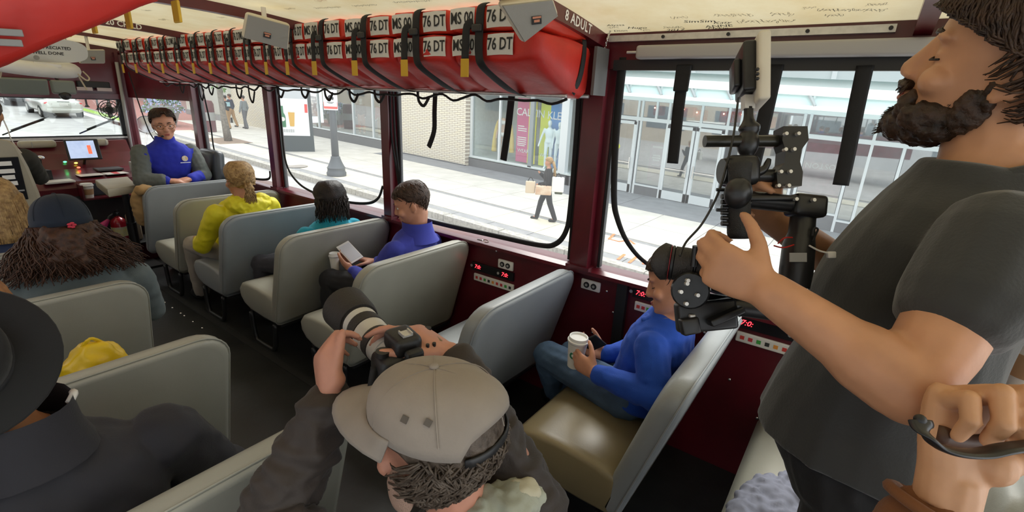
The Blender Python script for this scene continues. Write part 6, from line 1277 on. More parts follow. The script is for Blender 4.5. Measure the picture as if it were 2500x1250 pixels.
b = MB(); b.loft([ering((1.955, 3.005, z), (w, 0, 0), (0, w * 0.95, 0), 20) for z, w in ((0.80, 0.13), (0.84, 0.105), (0.88, 0.094), (0.915, 0.090))], cap=False); b.build('collar', M_TEAL, t, smooth=True)

# --- man in the blue fleece -------------------------------------------------------------------
M_BLUEF = cloth('cobalt_fleece', (0.035, 0.045, 0.34))
Hm = HM((2.02, 2.24, 1.095), (-0.62, 0.72, -0.30), 1.1, roll=0.0)
G = figure('short-haired man in a cobalt blue fleece looking down at his phone', (1.98, 2.36, 0.50), (2.00, 2.24, 0.72), (2.03, 2.20, 0.93), (-0.25, 1, 0), Hm,
    [dict(S=(1.83, 2.20, 0.82), E=(1.77, 2.36, 0.58), W=(1.78, 2.56, 0.62), hand=dict(d=(0.1, 0.9, 0.3), n=(0.5, 0, 0.8), side=-1)), dict(S=(2.19, 2.24, 0.80), E=(2.20, 2.42, 0.58), W=(1.98, 2.58, 0.63), hand=dict(d=(-0.6, 0.7, 0.2), n=(-0.3, 0, -0.9), side=1))],
    [((1.87, 2.36, 0.49), (1.68, 2.66, 0.56), (1.70, 2.71, 0.08), (1.70, 2.80, 0.04)), ((2.08, 2.36, 0.49), (2.02, 2.67, 0.55), (2.02, 2.71, 0.08), (2.02, 2.80, 0.04))], M_SKIN3, M_BLUEF, M_BLKCLOTH, M_STEEL, k=1.05, vox=0.008, foldamp=0.007)
t = G['t']; face_details(Hm, t, True, True, M_HBROWN)
b = MB(); scalp_hair(b, Hm, grow=0.010, zf=0.075, zb=-0.055, zs=0.008, wob=0.002); b.build('hair', hair_mat('short_brown_hair', (0.022, 0.011, 0.006), (0.075, 0.040, 0.024)), t, smooth=True); hair_tufts(Hm, MATS['short_brown_hair'], t, 260, 0.07, -0.05, 0.0, 0.009, 0.03, 0.0028, 0.3, 0.003)
b = MB(); b.loft([ering((2.03 - (z - 0.9) * 0.1, 2.20, z), (w, 0, 0), (0, w * 0.95, 0), 20) for z, w in ((0.86, 0.13), (0.90, 0.105), (0.95, 0.094), (0.985, 0.092))], cap=False); b.build('collar', M_BLUEF, t, smooth=True)
t = thing('mobile_phone', 'white phone held by the man in the cobalt fleece', 'phone', (1.84, 2.66, 0.70)); PF = frame((1.84, 2.665, 0.715), (1, 0.2, 0), (-0.2, -0.6, 0.75)); b = MB(); b.rbox((0, 0, 0), (0.10, 0.16, 0.008), 0.003, M=PF); b.build('body', M_WHITE, t); b = MB(); b.box((0, 0, 0.005), (0.085, 0.13, 0.001), PF); b.build('screen', mat('phone_screen', (0.6, 0.62, 0.65), 0.2), t)
paper_cup('paper_cup', 'white paper cup beside the thigh of the man in the cobalt fleece', (1.745, 2.70, 0.60), 0.10, 0.035, sleeve=False)

# --- woman in the navy cap ---------------------------------------------------------------------
def baseball_cap(M, parent, m, front_m=None, brim=True, grow=0.016, zb=0.0, brim_len=0.085, gap=False):
    """crown follows the skull; brim points forward"""
    rings = []; n = 40
    for j in range(13):
        u = j / 12; ring = []
        for i in range(n):
            a = 2 * PI * i / n; ca, sa = math.cos(a), math.sin(a); zl = lerp(zb + 0.028, zb, (1 - sa) / 2)
            if gap and sa < -0.72: zl += 0.05 * math.sqrt(max(0, (-sa - 0.72) / 0.28))
            th = u * PI / 2; r_ = math.sin(th) ** 0.8; z = zl + (0.135 - zl) * math.cos(th) ** 0.85
            ring.append(M @ Vector((ca * (0.078 + grow) * r_, -0.006 + sa * (0.102 + grow) * r_, z)))
        rings.append(ring)
    b = MB(); b.loft([[p for p in r] for r in rings], cap=False); me = b.mesh('crown', [m] + ([front_m] if front_m else []), True)
    if front_m:
        inv = M.inverted()
        for p in me.polygons:
            q = inv @ p.center
            if q.y > 0.035 and q.z > -1: p.material_index = 1
    o = link('crown', me, parent); so = o.modifiers.new('thick', 'SOLIDIFY'); so.thickness = 0.003
    b = MB(); b.ell(M @ Vector((0, -0.006, 0.137)), (0.009, 0.009, 0.005), 10, 6); b.build('button', m, o, smooth=True)
    for k_ in range(6):
        a = k_ * PI / 3 + PI / 6; b = MB(); b.tube([M @ Vector((math.cos(a) * (0.0785 + grow) * math.sin(th) ** 0.8, -0.006 + math.sin(a) * (0.1025 + grow) * math.sin(th) ** 0.8, 0.0005 + zb + 0.014 + (0.135 - zb - 0.014) * math.cos(th) ** 0.85)) for th in [q * PI / 24 for q in range(0, 12)]], 0.0011, 4); b.build('seam', m, o)
    if brim:
        rows = []
        for j in range(7):
            v = j / 6; row = []
            for i in range(17):
                a = lerp(0.05, 0.95, i / 16) * PI; x = math.cos(a) * (0.080 + grow); y = -0.006 + math.sin(a) * (0.102 + grow); ext = brim_len * (math.sin(a) ** 0.9) * v
                row.append(Vector((x * (1 + 0.05 * v), y + ext, zb + 0.028 - 0.020 * v - 0.20 * x * x * 10 * v)))
            rows.append(row)
        b = MB(); b.loft([[M @ p for p in r] for r in rows], closed=False); o2 = b.build('brim', m, parent, smooth=True); s2 = o2.modifiers.new('thick', 'SOLIDIFY'); s2.thickness = 0.004
    return o
Hm = HM((0.50, 2.92, 1.085), (0.06, 1, -0.18), 1.12)
M_GREYT = cloth('slate_grey_knit', (0.12, 0.145, 0.145))
G = figure('woman with loose brown hair in a navy cap and slate grey top', (0.48, 3.05, 0.50), (0.485, 2.90, 0.70), (0.49, 2.86, 0.93), (0.05, 1, 0), Hm,
    [dict(S=(0.26, 2.88, 0.79), E=(0.20, 3.0, 0.56), W=(0.30, 3.2, 0.56)), dict(S=(0.72, 2.88, 0.79), E=(0.78, 2.98, 0.56), W=(0.68, 3.2, 0.56))],
    [((0.38, 3.05, 0.5), (0.36, 3.44 - 0.12, 0.5), (0.36, 3.40, 0.08), (0.36, 3.5, 0.04)), ((0.60, 3.05, 0.5), (0.60, 3.32, 0.5), (0.60, 3.4, 0.08), (0.6, 3.5, 0.04))], M_SKIN3, M_GREYT, M_BLKCLOTH, M_STEEL, k=1.15, vox=0.010)
t = G['t']; T = lambda *p: Hm @ Vector(p)
cp = thing('baseball_cap', 'navy baseball cap with a beige front panel and a red emblem at the back', 'cap', Hm @ Vector((0, 0, 0.05))); M_CAPN = cloth('navy_twill', (0.008, 0.016, 0.032)); M_CAPB = cloth('beige_twill', (0.45, 0.40, 0.33))
baseball_cap(Hm @ Matrix.Rotation(-0.10, 4, 'X'), cp, M_CAPN, M_CAPB, True, 0.020, -0.005)
b = MB(); c = T(0.012, -0.1265, 0.008); EMB = frame(c, (1, 0.05, 0), (0.02, -1, 0.05))
for q in range(5): a = q * 2 * PI / 5; b.ell((0.009 * math.cos(a), 0.009 * math.sin(a), 0.002), (0.009, 0.006, 0.003), 8, 6, M=EMB)
b.build('emblem', mat('emblem_scarlet', (0.55, 0.03, 0.06), 0.6), cp, smooth=True)
b = MB(); b.ell(T(0, -0.06, -0.06), (0.12, 0.09, 0.10)); b.ell(T(0, -0.08, -0.12), (0.145, 0.085, 0.075)); fuse(b, 'hair_mass', M_HMID, t, 0.010, 2, folds(0.018, 16))
b = MB()
def fn(i):
    a = PI + random.uniform(-0.25, PI + 0.25); o_ = Vector((math.cos(a), math.sin(a) * 1.05, 0)); c = random.uniform(0, 6); L = random.uniform(0.6, 1.0); sp = 0.06 + 0.09 * abs(math.cos(a))
    sp *= random.uniform(0.35, 1.0); cl = 0.5 * math.sin(c * 3); return [T(*(o_ * (0.088 + sp * (q / 8) ** 1.2) + Vector((0.020 * math.sin(q * 0.9 + c), -0.018 * math.cos(q * 0.8 + c + cl), 0.012 - 0.028 * q * L)))) for q in range(9)]
strands(b, fn, 1000, 0.0042, 6, 0.4); tag(b.build('loose_hair', M_HMID, t, smooth=True), kind='stuff')

# --- blonde woman further ahead -------------------------------------------------------------
Hm = HM((0.385, 3.66, 1.085), (0.1, 1, -0.05), 1.1)
G = figure('blonde woman in a bright blue jacket with a navy collar', (0.36, 3.80, 0.50), (0.37, 3.68, 0.70), (0.375, 3.64, 0.92), (0.05, 1, 0), Hm, [dict(S=(0.14, 3.66, 0.79), E=(0.08, 3.8, 0.56), W=(0.2, 3.98, 0.56)), dict(S=(0.59, 3.66, 0.79), E=(0.64, 3.8, 0.56), W=(0.55, 3.98, 0.56))],
    [((0.28, 3.8, 0.5), (0.26, 4.15, 0.5), (0.26, 4.2, 0.08), (0.26, 4.3, 0.04)), ((0.46, 3.8, 0.5), (0.46, 4.15, 0.5), (0.46, 4.2, 0.08), (0.46, 4.3, 0.04))], M_SKIN3, cloth('bright_blue_jacket', (0.02, 0.12, 0.42)), M_BLKCLOTH, M_STEEL, k=1.05, vox=0.011)
t = G['t']; T = lambda *p: Hm @ Vector(p)
b = MB(); scalp_hair(b, Hm, grow=0.016, zf=0.06, zb=-0.09, zs=-0.06); b.build('hair', M_HBLOND, t, smooth=True)
b = MB()
def fn(i):
    a = PI + random.uniform(-0.3, PI + 0.3); o_ = Vector((math.cos(a), math.sin(a) * 1.15, 0)); c = random.uniform(0, 6)
    return [T(*(o_ * (0.092 + 0.006 * q) * (0.6 if q == 0 else 1) + Vector((0.004 * math.sin(q + c), 0, 0.085 - 0.042 * q)))) for q in range(7)]
strands(b, fn, 520, 0.0042, 6, 0.4); tag(b.build('long_locks', M_HBLOND, t, smooth=True), kind='stuff')
b = MB(); b.loft([ering((0.375, 3.63, z), (w, 0, 0), (0, w, 0), 20) for z, w in ((0.84, 0.15), (0.90, 0.11), (0.95, 0.10))], cap=False); b.build('collar', M_NAVY, t, smooth=True)

# --- person in the black hat --------------------------------------------------------------------
M_BLKJ = cloth('dark_navy_jacket', (0.014, 0.013, 0.018), rough=0.75)
Hm = HM((0.03, 1.46, 1.09), (-0.1, 1, -0.1), 1.05)
G = figure('person in a wide black hat and dark jacket seated in the corner row', (0.10, 1.52, 0.48), (0.09, 1.36, 0.70), (0.08, 1.36, 0.95), (0, 1, 0), Hm,
    [dict(S=(-0.11, 1.36, 0.84), E=(-0.11, 1.5, 0.58), W=(0.0, 1.64, 0.6)), dict(S=(0.33, 1.36, 0.83), E=(0.46, 1.40, 0.60), W=(0.34, 1.60, 0.60), hand=dict(d=(-0.5, 0.8, 0), n=(0, 0, -1), side=1))],
    [((0.0, 1.5, 0.48), (-0.02, 1.74, 0.5), (0.0, 1.79, 0.08), (0.0, 1.87, 0.04)), ((0.22, 1.5, 0.48), (0.24, 1.74, 0.5), (0.24, 1.79, 0.08), (0.24, 1.87, 0.04))], M_SKIN, M_BLKJ, M_BLKCLOTH, M_STEEL, k=1.22, vox=0.009, foldamp=0.012, foldscale=8)
t = G['t']; b = MB(); b.loft([ering((0.08, 1.37, z), (w, 0, 0), (0, w, 0), 20) for z, w in ((0.92, 0.125), (0.98, 0.105), (1.05, 0.098))], cap=False); b.build('collar', M_BLKJ, t, smooth=True); b = MB(); b.tube(smoothpath([(0.165, 1.335, 1.035), (0.178, 1.35, 1.045), (0.18, 1.37, 1.04)], 4), 0.008, 8); b.build('shirt_collar', M_WHITE, t, smooth=True)
ht = thing('black_hat', 'wide-brimmed black felt hat tipped back on the corner passenger', 'hat', (0.06, 1.36, 1.12)); M_FELT = cloth('black_felt', (0.008, 0.008, 0.008))
HF = frame((0.012, 1.37, 1.185), (1, 0.2, 0.0), (0.02, -0.72, 0.62))
b = MB(); b.loft([[(r_ * math.cos(a), r_ * math.sin(a), z + 0.012 * math.cos(2 * a) * (r_ / 0.17)) for a in [q * PI / 20 for q in range(40)]] for r_, z in ((0.09, 0.0), (0.13, -0.004), (0.168, 0.004), (0.172, 0.008), (0.168, 0.010), (0.13, 0.003), (0.09, 0.006))], cap=False, M=HF); b.build('brim', M_FELT, ht, smooth=True)
b = MB(); b.loft([[(r_ * math.cos(a), r_ * 1.1 * math.sin(a), z) for a in [q * PI / 16 for q in range(32)]] for r_, z in ((0.094, 0.0), (0.090, 0.06), (0.080, 0.10), (0.055, 0.112), (0.02, 0.105))], M=HF); b.build('crown', M_FELT, ht, smooth=True)
b = MB(); b.loft([[(r_ * math.cos(a), r_ * 1.1 * math.sin(a), z) for a in [q * PI / 16 for q in range(32)]] for r_, z in ((0.096, 0.002), (0.0955, 0.028), (0.092, 0.028))], cap=False, M=HF); b.build('hat_band', M_BLKCLOTH, ht, smooth=True)
# --- ginger-haired passenger ahead of the hat
Hm = HM((0.10, 2.12, 1.005), (0, 1, -0.1), 1.08)
G = figure('ginger-haired passenger mostly hidden behind the black hat', (0.06, 2.26, 0.46), (0.07, 2.14, 0.64), (0.08, 2.11, 0.84), (0, 1, 0), Hm, [dict(S=(-0.09, 2.10, 0.74), E=(-0.12, 2.2, 0.55), W=(0.0, 2.38, 0.55)), dict(S=(0.22, 2.12, 0.74), E=(0.22, 2.26, 0.57), W=(0.14, 2.40, 0.57))],
    [((0.0, 2.26, 0.46), (0.0, 2.52, 0.5), (0.0, 2.55, 0.08), (0.0, 2.62, 0.04)), ((0.14, 2.28, 0.46), (0.14, 2.52, 0.5), (0.2, 2.55, 0.08), (0.2, 2.62, 0.04))], M_SKIN3, cloth('dark_green_top', (0.03, 0.05, 0.03)), M_BLKCLOTH, M_STEEL, k=1.0, vox=0.012)
b = MB(); scalp_hair(b, Hm, grow=0.020, zf=0.06, zb=-0.1, zs=-0.05); b.build('hair', hair_mat('ginger_hair', (0.22, 0.075, 0.015), (0.42, 0.18, 0.05)), G['t'], smooth=True)

# --- driver -----------------------------------------------------------------------------------
Hm = HM((0.66, 5.42, 1.46), (0.25, 1, 0), 1.08)
G = figure('driver in a dark jacket seated beyond the beige seat back', (0.55, 5.35, 0.58), (0.56, 5.32, 0.95), (0.62, 5.36, 1.28), (0.1, 1, 0), Hm, [dict(S=(0.36, 5.34, 1.14), E=(0.33, 5.55, 0.95), W=(0.45, 5.85, 0.98)), dict(S=(0.80, 5.36, 1.13), E=(0.88, 5.55, 0.95), W=(0.75, 5.85, 0.98))],
    [((0.45, 5.35, 0.64), (0.45, 5.8, 0.60), (0.45, 5.9, 0.08), (0.45, 6.0, 0.04)), ((0.65, 5.35, 0.64), (0.65, 5.8, 0.60), (0.65, 5.9, 0.08), (0.65, 6.0, 0.04))], M_SKIN2, cloth('olive_black_jacket', (0.03, 0.028, 0.022)), M_BLKCLOTH, M_STEEL, k=1.1, vox=0.012)
b = MB(); scalp_hair(b, Hm, grow=0.014, zf=0.075, zb=-0.05); b.build('hair', M_HBROWN, G['t'], smooth=True)
b = MB(); T = lambda *p: Hm @ Vector(p); b.tube(smoothpath([T(0.08, -0.02, -0.03), T(0.09, -0.03, -0.1), T(0.10, -0.06, -0.18), T(0.14, -0.08, -0.28)], 4), 0.004, 6); b.build('headset_cord', M_WHITE, G['t'], smooth=True)

# ------------------------------------------------------------------ woman in the blue sweater with the coffee cup
M_SWEAT = cloth('bright_blue_knit', (0.006, 0.062, 0.42), sheen=0.04); M_DENIM = mat('blue_denim', (0.030, 0.058, 0.105), 0.85, col2=(0.09, 0.155, 0.25), scale=6, bump=0.2, bscale=320)
Hm = HM((1.861, 0.514, 1.065), (-0.301, 0.905, -0.302), 1.05, roll=0.254)
WA = (1.620, 0.711, 0.674); WB = (1.900, 0.791, 0.607)
G = figure('woman in a bright blue sweater and jeans looking down at her coffee cup and phone', (1.86, 0.61, 0.52), (1.87, 0.55, 0.74), (1.875, 0.505, 0.925), (-0.08, 1, 0), Hm,
    [dict(S=(1.700, 0.52, 0.825), E=(1.600, 0.447, 0.691), W=WA, hand=dict(d=(1.690, 0.862, 0.672) , n=(0.9, -0.1, 0.1), side=-1)), dict(S=(2.045, 0.52, 0.825), E=(2.09, 0.62, 0.66), W=WB, hand=dict(d=(-0.25, 0.9, 0.2), n=(-0.8, 0.1, 0.2), side=1))] if False else
    [dict(S=(1.700, 0.52, 0.825), E=(1.600, 0.447, 0.691), W=WA, cut=0.90, hand=dict(d=Vector((1.645, 0.854, 0.706)) - Vector(WA), n=(0.92, 0.1, -0.1), side=-1, curls=[(0.35, 0.75, 0.5), (0.4, 0.8, 0.5), (0.45, 0.8, 0.5), (0.5, 0.8, 0.5)], kk=0.95)),
     dict(S=(2.045, 0.52, 0.825), E=(2.09, 0.62, 0.66), W=WB, cut=0.95, hand=dict(d=(-0.35, 0.85, 0.25), n=(-0.5, -0.2, 0.8), side=1, curls=[(0.5, 0.7, 0.4)] * 4, kk=0.95))],
    [((1.77, 0.62, 0.52), (1.830, 1.062, 0.535), (1.93, 1.06, 0.28), (1.96, 1.12, 0.22)), ((1.96, 0.62, 0.50), (1.97, 1.00, 0.50), (1.95, 1.04, 0.09), (1.95, 1.13, 0.05))], M_SKIN3, M_SWEAT, M_DENIM, M_STEEL, k=1.02, vox=0.006, foldamp=0.006, nose=1.0)
t = G['t']; face_details(Hm, t, False, True, M_HBROWN); T = lambda *p: Hm @ Vector(p)
b = MB(); scalp_hair(b, Hm, grow=0.014, zf=0.075, zb=-0.03, zs=0.01); b.ell(T(0, -0.115, 0.0), (0.045, 0.035, 0.05)); b.build('hair', M_HBROWN, t, smooth=True)
hair_tufts(Hm, M_HBROWN, t, 420, 0.075, -0.03, 0.01, 0.013, 0.06, 0.0024, 0.6)
b = MB(); b.tube([T(-0.089, -0.008 + 0.016 * math.cos(a), -0.058 + 0.016 * math.sin(a)) for a in [q * PI / 8 for q in range(17)]], 0.0012, 5); b.build('hoop_earring', M_CHROME, t)
b = MB(); b.tube(smoothpath([(1.80, 0.50, 0.93), (1.79, 0.555, 0.915), (1.84, 0.60, 0.89)], 4), 0.0012, 4); b.build('necklace', M_CHROME, t)
b = MB()
for q in range(7): u = q / 6; b.ell((1.80 + 0.05 * math.sin(q), 0.585 - 0.02 * u, 0.90 - 0.10 * u), (0.03, 0.018, 0.02), 10, 6)
fuse(b, 'ruffle', M_SWEAT, t, 0.005, 1, folds(0.010, 30))
t2, CM = paper_cup('takeaway_cup', 'white takeaway coffee cup held by the blue-sweater woman', (1.690, 0.843, 0.627), 0.125, 0.043, sleeve=False, tilt=Matrix.Rotation(0.06, 4, 'X'))
b = MB(); EF = CM @ frame((-0.0385, -0.004, 0.07), (0, -1, 0), (-1, 0, 0.08)); b.lathe([(0, 0), (0.016, 0), (0.016, 0.001), (0, 0.0012)], 18, M=EF); em = b.build('round_emblem', mat('emblem_green', (0.02, 0.16, 0.08), 0.5), t2); b = MB(); b.lathe([(0, 0.001), (0.007, 0.001), (0.007, 0.0018), (0, 0.002)], 14, M=EF); b.build('emblem_centre', M_WHITE, em)
t2 = thing('mobile_phone', "black phone in the blue-sweater woman's other hand", 'phone', (1.860, 0.867, 0.646)); PF = frame((1.850, 0.857, 0.660), (0.1, 0.75, -0.6), (-0.75, -0.25, -0.35)); b = MB(); b.rbox((0, 0, 0), (0.155, 0.078, 0.010), 0.004, M=PF); b.build('body', M_STEEL, t2); b = MB(); b.box((0, 0, -0.006), (0.14, 0.068, 0.002), PF); b.build('screen', M_SIGNK, t2)

# ------------------------------------------------------------------ photographer in the tan cap
M_BRNJ = cloth('dark_brown_jacket', (0.030, 0.021, 0.016), rough=0.7); M_CAPT = cloth('tan_cap_twill', (0.285, 0.245, 0.205), bump=0.06)
Hm = HM((0.522, 0.523, 1.132), (-0.17, 0.98, -0.07), 1.1)
WL = (0.479, 0.796, 1.118); WR = (0.688, 0.650, 1.186)
G = figure('photographer in a tan cap and dark brown jacket raising a long-lens camera', (0.52, 0.47, 0.50), (0.525, 0.475, 0.74), (0.535, 0.47, 0.945), (-0.05, 1, 0), Hm,
    [dict(S=(0.315, 0.475, 0.835), E=(0.329, 0.779, 0.938), W=WL, cut=0.93, hand=dict(d=(0.16, 0.42, 0.72), n=(0.85, -0.15, 0.2), side=-1, curls=[(0.75, 0.9, 0.5), (0.85, 0.95, 0.5), (0.9, 0.95, 0.5), (0.95, 0.95, 0.5)], thumb=(0.85, 0.28, 0.25), tbend=0.1, spread=0.02, kk=0.95)),
     dict(S=(0.745, 0.475, 0.835), E=(0.668, 0.397, 0.941), W=WR, cut=0.9, hand=dict(d=Vector((0.667, 0.716, 1.219)) - Vector(WR), n=(-0.25, -0.1, -0.9), side=1, curls=[(0.35, 0.45, 0.3), (0.55, 0.6, 0.4), (0.6, 0.6, 0.4), (0.6, 0.6, 0.4)]))],
    [((0.42, 0.44, 0.50), (0.40, 0.86, 0.50), (0.40, 0.90, 0.08), (0.40, 1.0, 0.04)), ((0.63, 0.44, 0.50), (0.66, 0.86, 0.50), (0.66, 0.90, 0.08), (0.66, 1.0, 0.04))], skin_mat('skin_ruddy', (0.52, 0.24, 0.16)), M_BRNJ, M_BLKCLOTH, M_STEEL, k=1.08, vox=0.006, g=0.022, foldamp=0.020, foldst=(1, 1, 2.0), foldscale=11)
t = G['t']; T = lambda *p: Hm @ Vector(p)
b = MB(); scalp_hair(b, Hm, grow=0.013, zf=0.045, zb=-0.09, zs=0.005, wob=0.006, taper=0.5); b.build('hair', M_HGREY, t, smooth=True)
hair_tufts(Hm, M_HGREY, t, 900, 0.02, -0.098, -0.045, 0.013, 0.045, 0.0024, 0.7, 0.012, arange=(PI * 1.05, PI * 1.95), zmax=0.035)
b = MB()
for s_ in (-1, 1): b.ell(T(s_ * 0.066, 0.03, -0.062), (0.018, 0.032, 0.05), 12, 8)
b.ell(T(0, 0.075, -0.10), (0.045, 0.03, 0.025)); fuse(b, 'stubble', mat('grey_stubble', (0.42, 0.27, 0.20), 0.9, bump=0.6, bscale=500), t, 0.005, 2)
cp = thing('baseball_cap', 'plain tan baseball cap worn by the photographer', 'cap', Hm @ Vector((0, 0, 0.05)))
CMx = Hm @ Matrix.Rotation(-0.02, 4, 'X'); cr = baseball_cap(CMx, cp, M_CAPT, None, True, 0.021, 0.032, 0.092, gap=True)
for a_ in (1.02 * PI, 1.13 * PI):
    th_ = 1.02; r_ = math.sin(th_) ** 0.8; zb_ = 0.032 + 0.014; q = CMx @ Vector((math.cos(a_) * 0.0998 * r_, -0.006 + math.sin(a_) * 0.1238 * r_, zb_ + (0.135 - zb_) * math.cos(th_) ** 0.85)); nn_ = (q - CMx @ Vector((0, 0, 0.03))).normalized()
    b = MB(); b.box((0, 0, 0), (0.011, 0.011, 0.004), frame(q, (0, 1, 0), nn_)); b.build('vent_patch', mat('vent_brown', (0.10, 0.085, 0.07), 0.8), cr)
b = MB(); b.tube([CMx @ (head_at(a, 0.028, 0.017)) for a in [lerp(1.28, 1.72, q / 12) * PI for q in range(13)]], 0.010, 8, flat=0.35, up=(0, -1, 0.0)); b.build('adjuster_strap', M_STEEL, cp, smooth=True)
# pale scarf / hood lining on the shoulder
b = MB(); b.ell((0.586, 0.402, 1.003), (0.055, 0.05, 0.03)); b.ell((0.544, 0.428, 1.010), (0.05, 0.04, 0.025)); b.ell((0.633, 0.387, 0.996), (0.03, 0.03, 0.02)); fuse(b, 'pale_hood_lining', cloth('sage_cotton', (0.36, 0.37, 0.29)), t, 0.006, 2, folds(0.012, 26))
b = MB(); b.ell((0.622, 0.395, 1.015), (0.035, 0.03, 0.02)); fuse(b, 'label_flap', cloth('cream_cotton', (0.50, 0.46, 0.33)), t, 0.006, 2, folds(0.010, 22))
# the camera with the long white lens
cam_t = thing('long_lens_camera', 'black camera with a long white and black telephoto lens and hood', 'camera', (0.609, 0.720, 1.177))
A0 = Vector((0.616, 0.752, 1.171)); A1 = Vector((0.682, 1.023, 1.191)); ax = (A1 - A0).normalized(); rgt = ax.cross(Vector((0, 0, 1))).normalized(); upv = rgt.cross(ax); LM = frame(A0, rgt, ax); Ln = (A1 - A0).length
M_CBODY = mat('camera_black', (0.010, 0.010, 0.011), 0.42, bump=0.1, bscale=400); M_LENSW = mat('lens_off_white', (0.56, 0.54, 0.49), 0.4); M_LENSB = mat('lens_rubber', (0.022, 0.018, 0.016), 0.6, bump=0.3, bscale=300)
segs = [(0.0, 0.10, 0.034, 0.036, M_LENSW), (0.10, 0.22, 0.038, 0.040, M_LENSW), (0.22, 0.32, 0.0415, 0.0415, M_LENSB), (0.32, 0.46, 0.041, 0.043, M_LENSW), (0.46, 0.58, 0.0445, 0.0445, M_LENSB), (0.58, 0.66, 0.044, 0.045, M_LENSW), (0.66, 0.70, 0.0455, 0.0455, M_LENSB)]
for u0, u1, r0, r1, m_ in segs: b = MB(); b.lathe([(r0 * 0.9, u0 * Ln), (r0, u0 * Ln + 0.001), (r1, u1 * Ln - 0.001), (r1 * 0.9, u1 * Ln)], 32, M=LM); b.build('lens_ring', m_, cam_t, angle=40)
b = MB(); b.lathe([(0.050, 0.68 * Ln), (0.053, 0.70 * Ln), (0.056, 0.76 * Ln), (0.060, 1.0 * Ln), (0.057, 1.0 * Ln), (0.052, 0.78 * Ln), (0.0, 0.77 * Ln)], 36, M=LM); b.build('lens_hood', M_LENSB, cam_t, angle=40)
b = MB(); b.box((0.012, 0.042, 0.40 * Ln), (0.030, 0.004, 0.018), LM); b.build('distance_window', M_STEEL, cam_t)
BMx = frame(A0 - ax * 0.045 + rgt * 0.012, rgt, -ax)    # body: x right, y up, z back toward the photographer
b = MB(); b.rbox((0, 0, 0), (0.155, 0.105, 0.070), 0.018, 3, M=BMx); b.rbox((0.062, -0.008, -0.028), (0.036, 0.10, 0.05), 0.016, 3, M=BMx); b.build('camera_body', M_CBODY, cam_t, angle=50)
b = MB(); b.rbox((-0.012, 0.066, -0.006), (0.062, 0.045, 0.072), 0.014, 3, M=BMx); ph = b.build('prism_housing', M_CBODY, cam_t, angle=50)
b = MB(); b.box((-0.012, 0.0905, 0.006), (0.022, 0.004, 0.022), BMx); b.box((-0.022, 0.093, 0.006), (0.003, 0.006, 0.022), BMx); b.box((-0.002, 0.093, 0.006), (0.003, 0.006, 0.022), BMx); b.build('hot_shoe', M_ALU, ph)
b = MB(); b.rbox((-0.012, 0.058, 0.044), (0.04, 0.028, 0.022), 0.008, M=BMx); b.build('eyecup', M_DARK, ph)
b = MB(); b.rbox((0.050, 0.0535, 0.004), (0.044, 0.006, 0.034), 0.003, M=BMx); b.build('top_display', mat('amber_lcd', (0.20, 0.12, 0.05), 0.3), cam_t)
for x_, z_, r_ in ((0.032, -0.03, 0.006), (0.066, -0.035, 0.008), (-0.06, 0.0, 0.015), (0.030, 0.026, 0.004), (0.045, 0.028, 0.004)): b = MB(); b.cyl((x_, 0.05, z_), (x_, 0.062, z_), r_, n=14, M=BMx); b.build('control_dial', M_STEEL, cam_t, angle=40)
b = MB(); b.box((0, -0.005, 0.036), (0.075, 0.052, 0.002), BMx); b.build('rear_screen', M_SIGNK, cam_t)
b = MB(); b.tube(smoothpath([BMx @ Vector((-0.08, 0.03, 0)), BMx @ Vector((-0.10, -0.03, 0.03)), BMx @ Vector((-0.07, -0.12, 0.05)), BMx @ Vector((0.0, -0.15, 0.06)), BMx @ Vector((0.09, -0.10, 0.04)), BMx @ Vector((0.085, 0.03, 0))], 5), 0.008, 6, flat=0.3); b.build('neck_strap', M_BLACKWEB, cam_t, smooth=True)

# ------------------------------------------------------------------ bearded man standing in the aisle
M_TEE = cloth('charcoal_tee', (0.032, 0.033, 0.032), sheen=0.25, rough=0.9)
Hm = HM((1.116, -0.148, 1.822), (0.076, 0.965, 0.25), 1.1, roll=-0.18)
WL = (0.754, 0.072, 1.481); WR = (1.087, 0.143, 1.535)
G = figure('bearded man in a charcoal T-shirt standing and steering a handheld camera rig', (1.10, -0.135, 1.02), (1.10, -0.115, 1.40), (1.11, -0.165, 1.665), (0.02, 1, 0), Hm,
    [dict(S=(0.895, -0.165, 1.575), E=(0.743, -0.110, 1.400), W=WL, cut=0.43, hand=dict(kk=0.86, d=Vector((0.751, 0.155, 1.508)) - Vector(WL), n=(0.80, 0.50, 0.10), side=-1, curls=[(0.75, 1.25, 0.8), (0.8, 1.25, 0.8), (0.85, 1.25, 0.8), (0.9, 1.25, 0.8)], thumb=(0.45, 0.55, 0.45), tbend=0.30)),
     dict(S=(1.325, -0.19, 1.575), E=(1.368, -0.060, 1.356), W=WR, cut=0.6, hand=dict(d=Vector((1.015, 0.179, 1.581)) - Vector(WR), n=(-0.6, -0.6, 0.0), side=1, curls=[(0.6, 1.0, 0.6)] * 4))],
    [((1.00, -0.15, 0.98), (0.99, -0.13, 0.53), (0.98, -0.16, 0.09), (0.98, -0.03, 0.045)), ((1.21, -0.15, 0.98), (1.22, -0.15, 0.53), (1.23, -0.20, 0.09), (1.24, -0.07, 0.045))], M_SKIN2, M_TEE, cloth('black_trousers', (0.008, 0.008, 0.009)), M_STEEL, sleeve='short', k=1.08, vox=0.0055, g=0.022, belly=0.035, foldamp=0.007, foldscale=6, foldst=(1, 1, 0.7), neckr=0.062, nose=1.1, base=(1.1, -0.15, 0), hem=2)
t = G['t']; face_details(Hm, t, False, True, M_HBROWN); T = lambda *p: Hm @ Vector(p)
M_BEARD = hair_mat('dark_beard', (0.012, 0.007, 0.004), (0.055, 0.026, 0.013)); k_ = 1.1; R3 = Hm.to_quaternion().to_matrix()
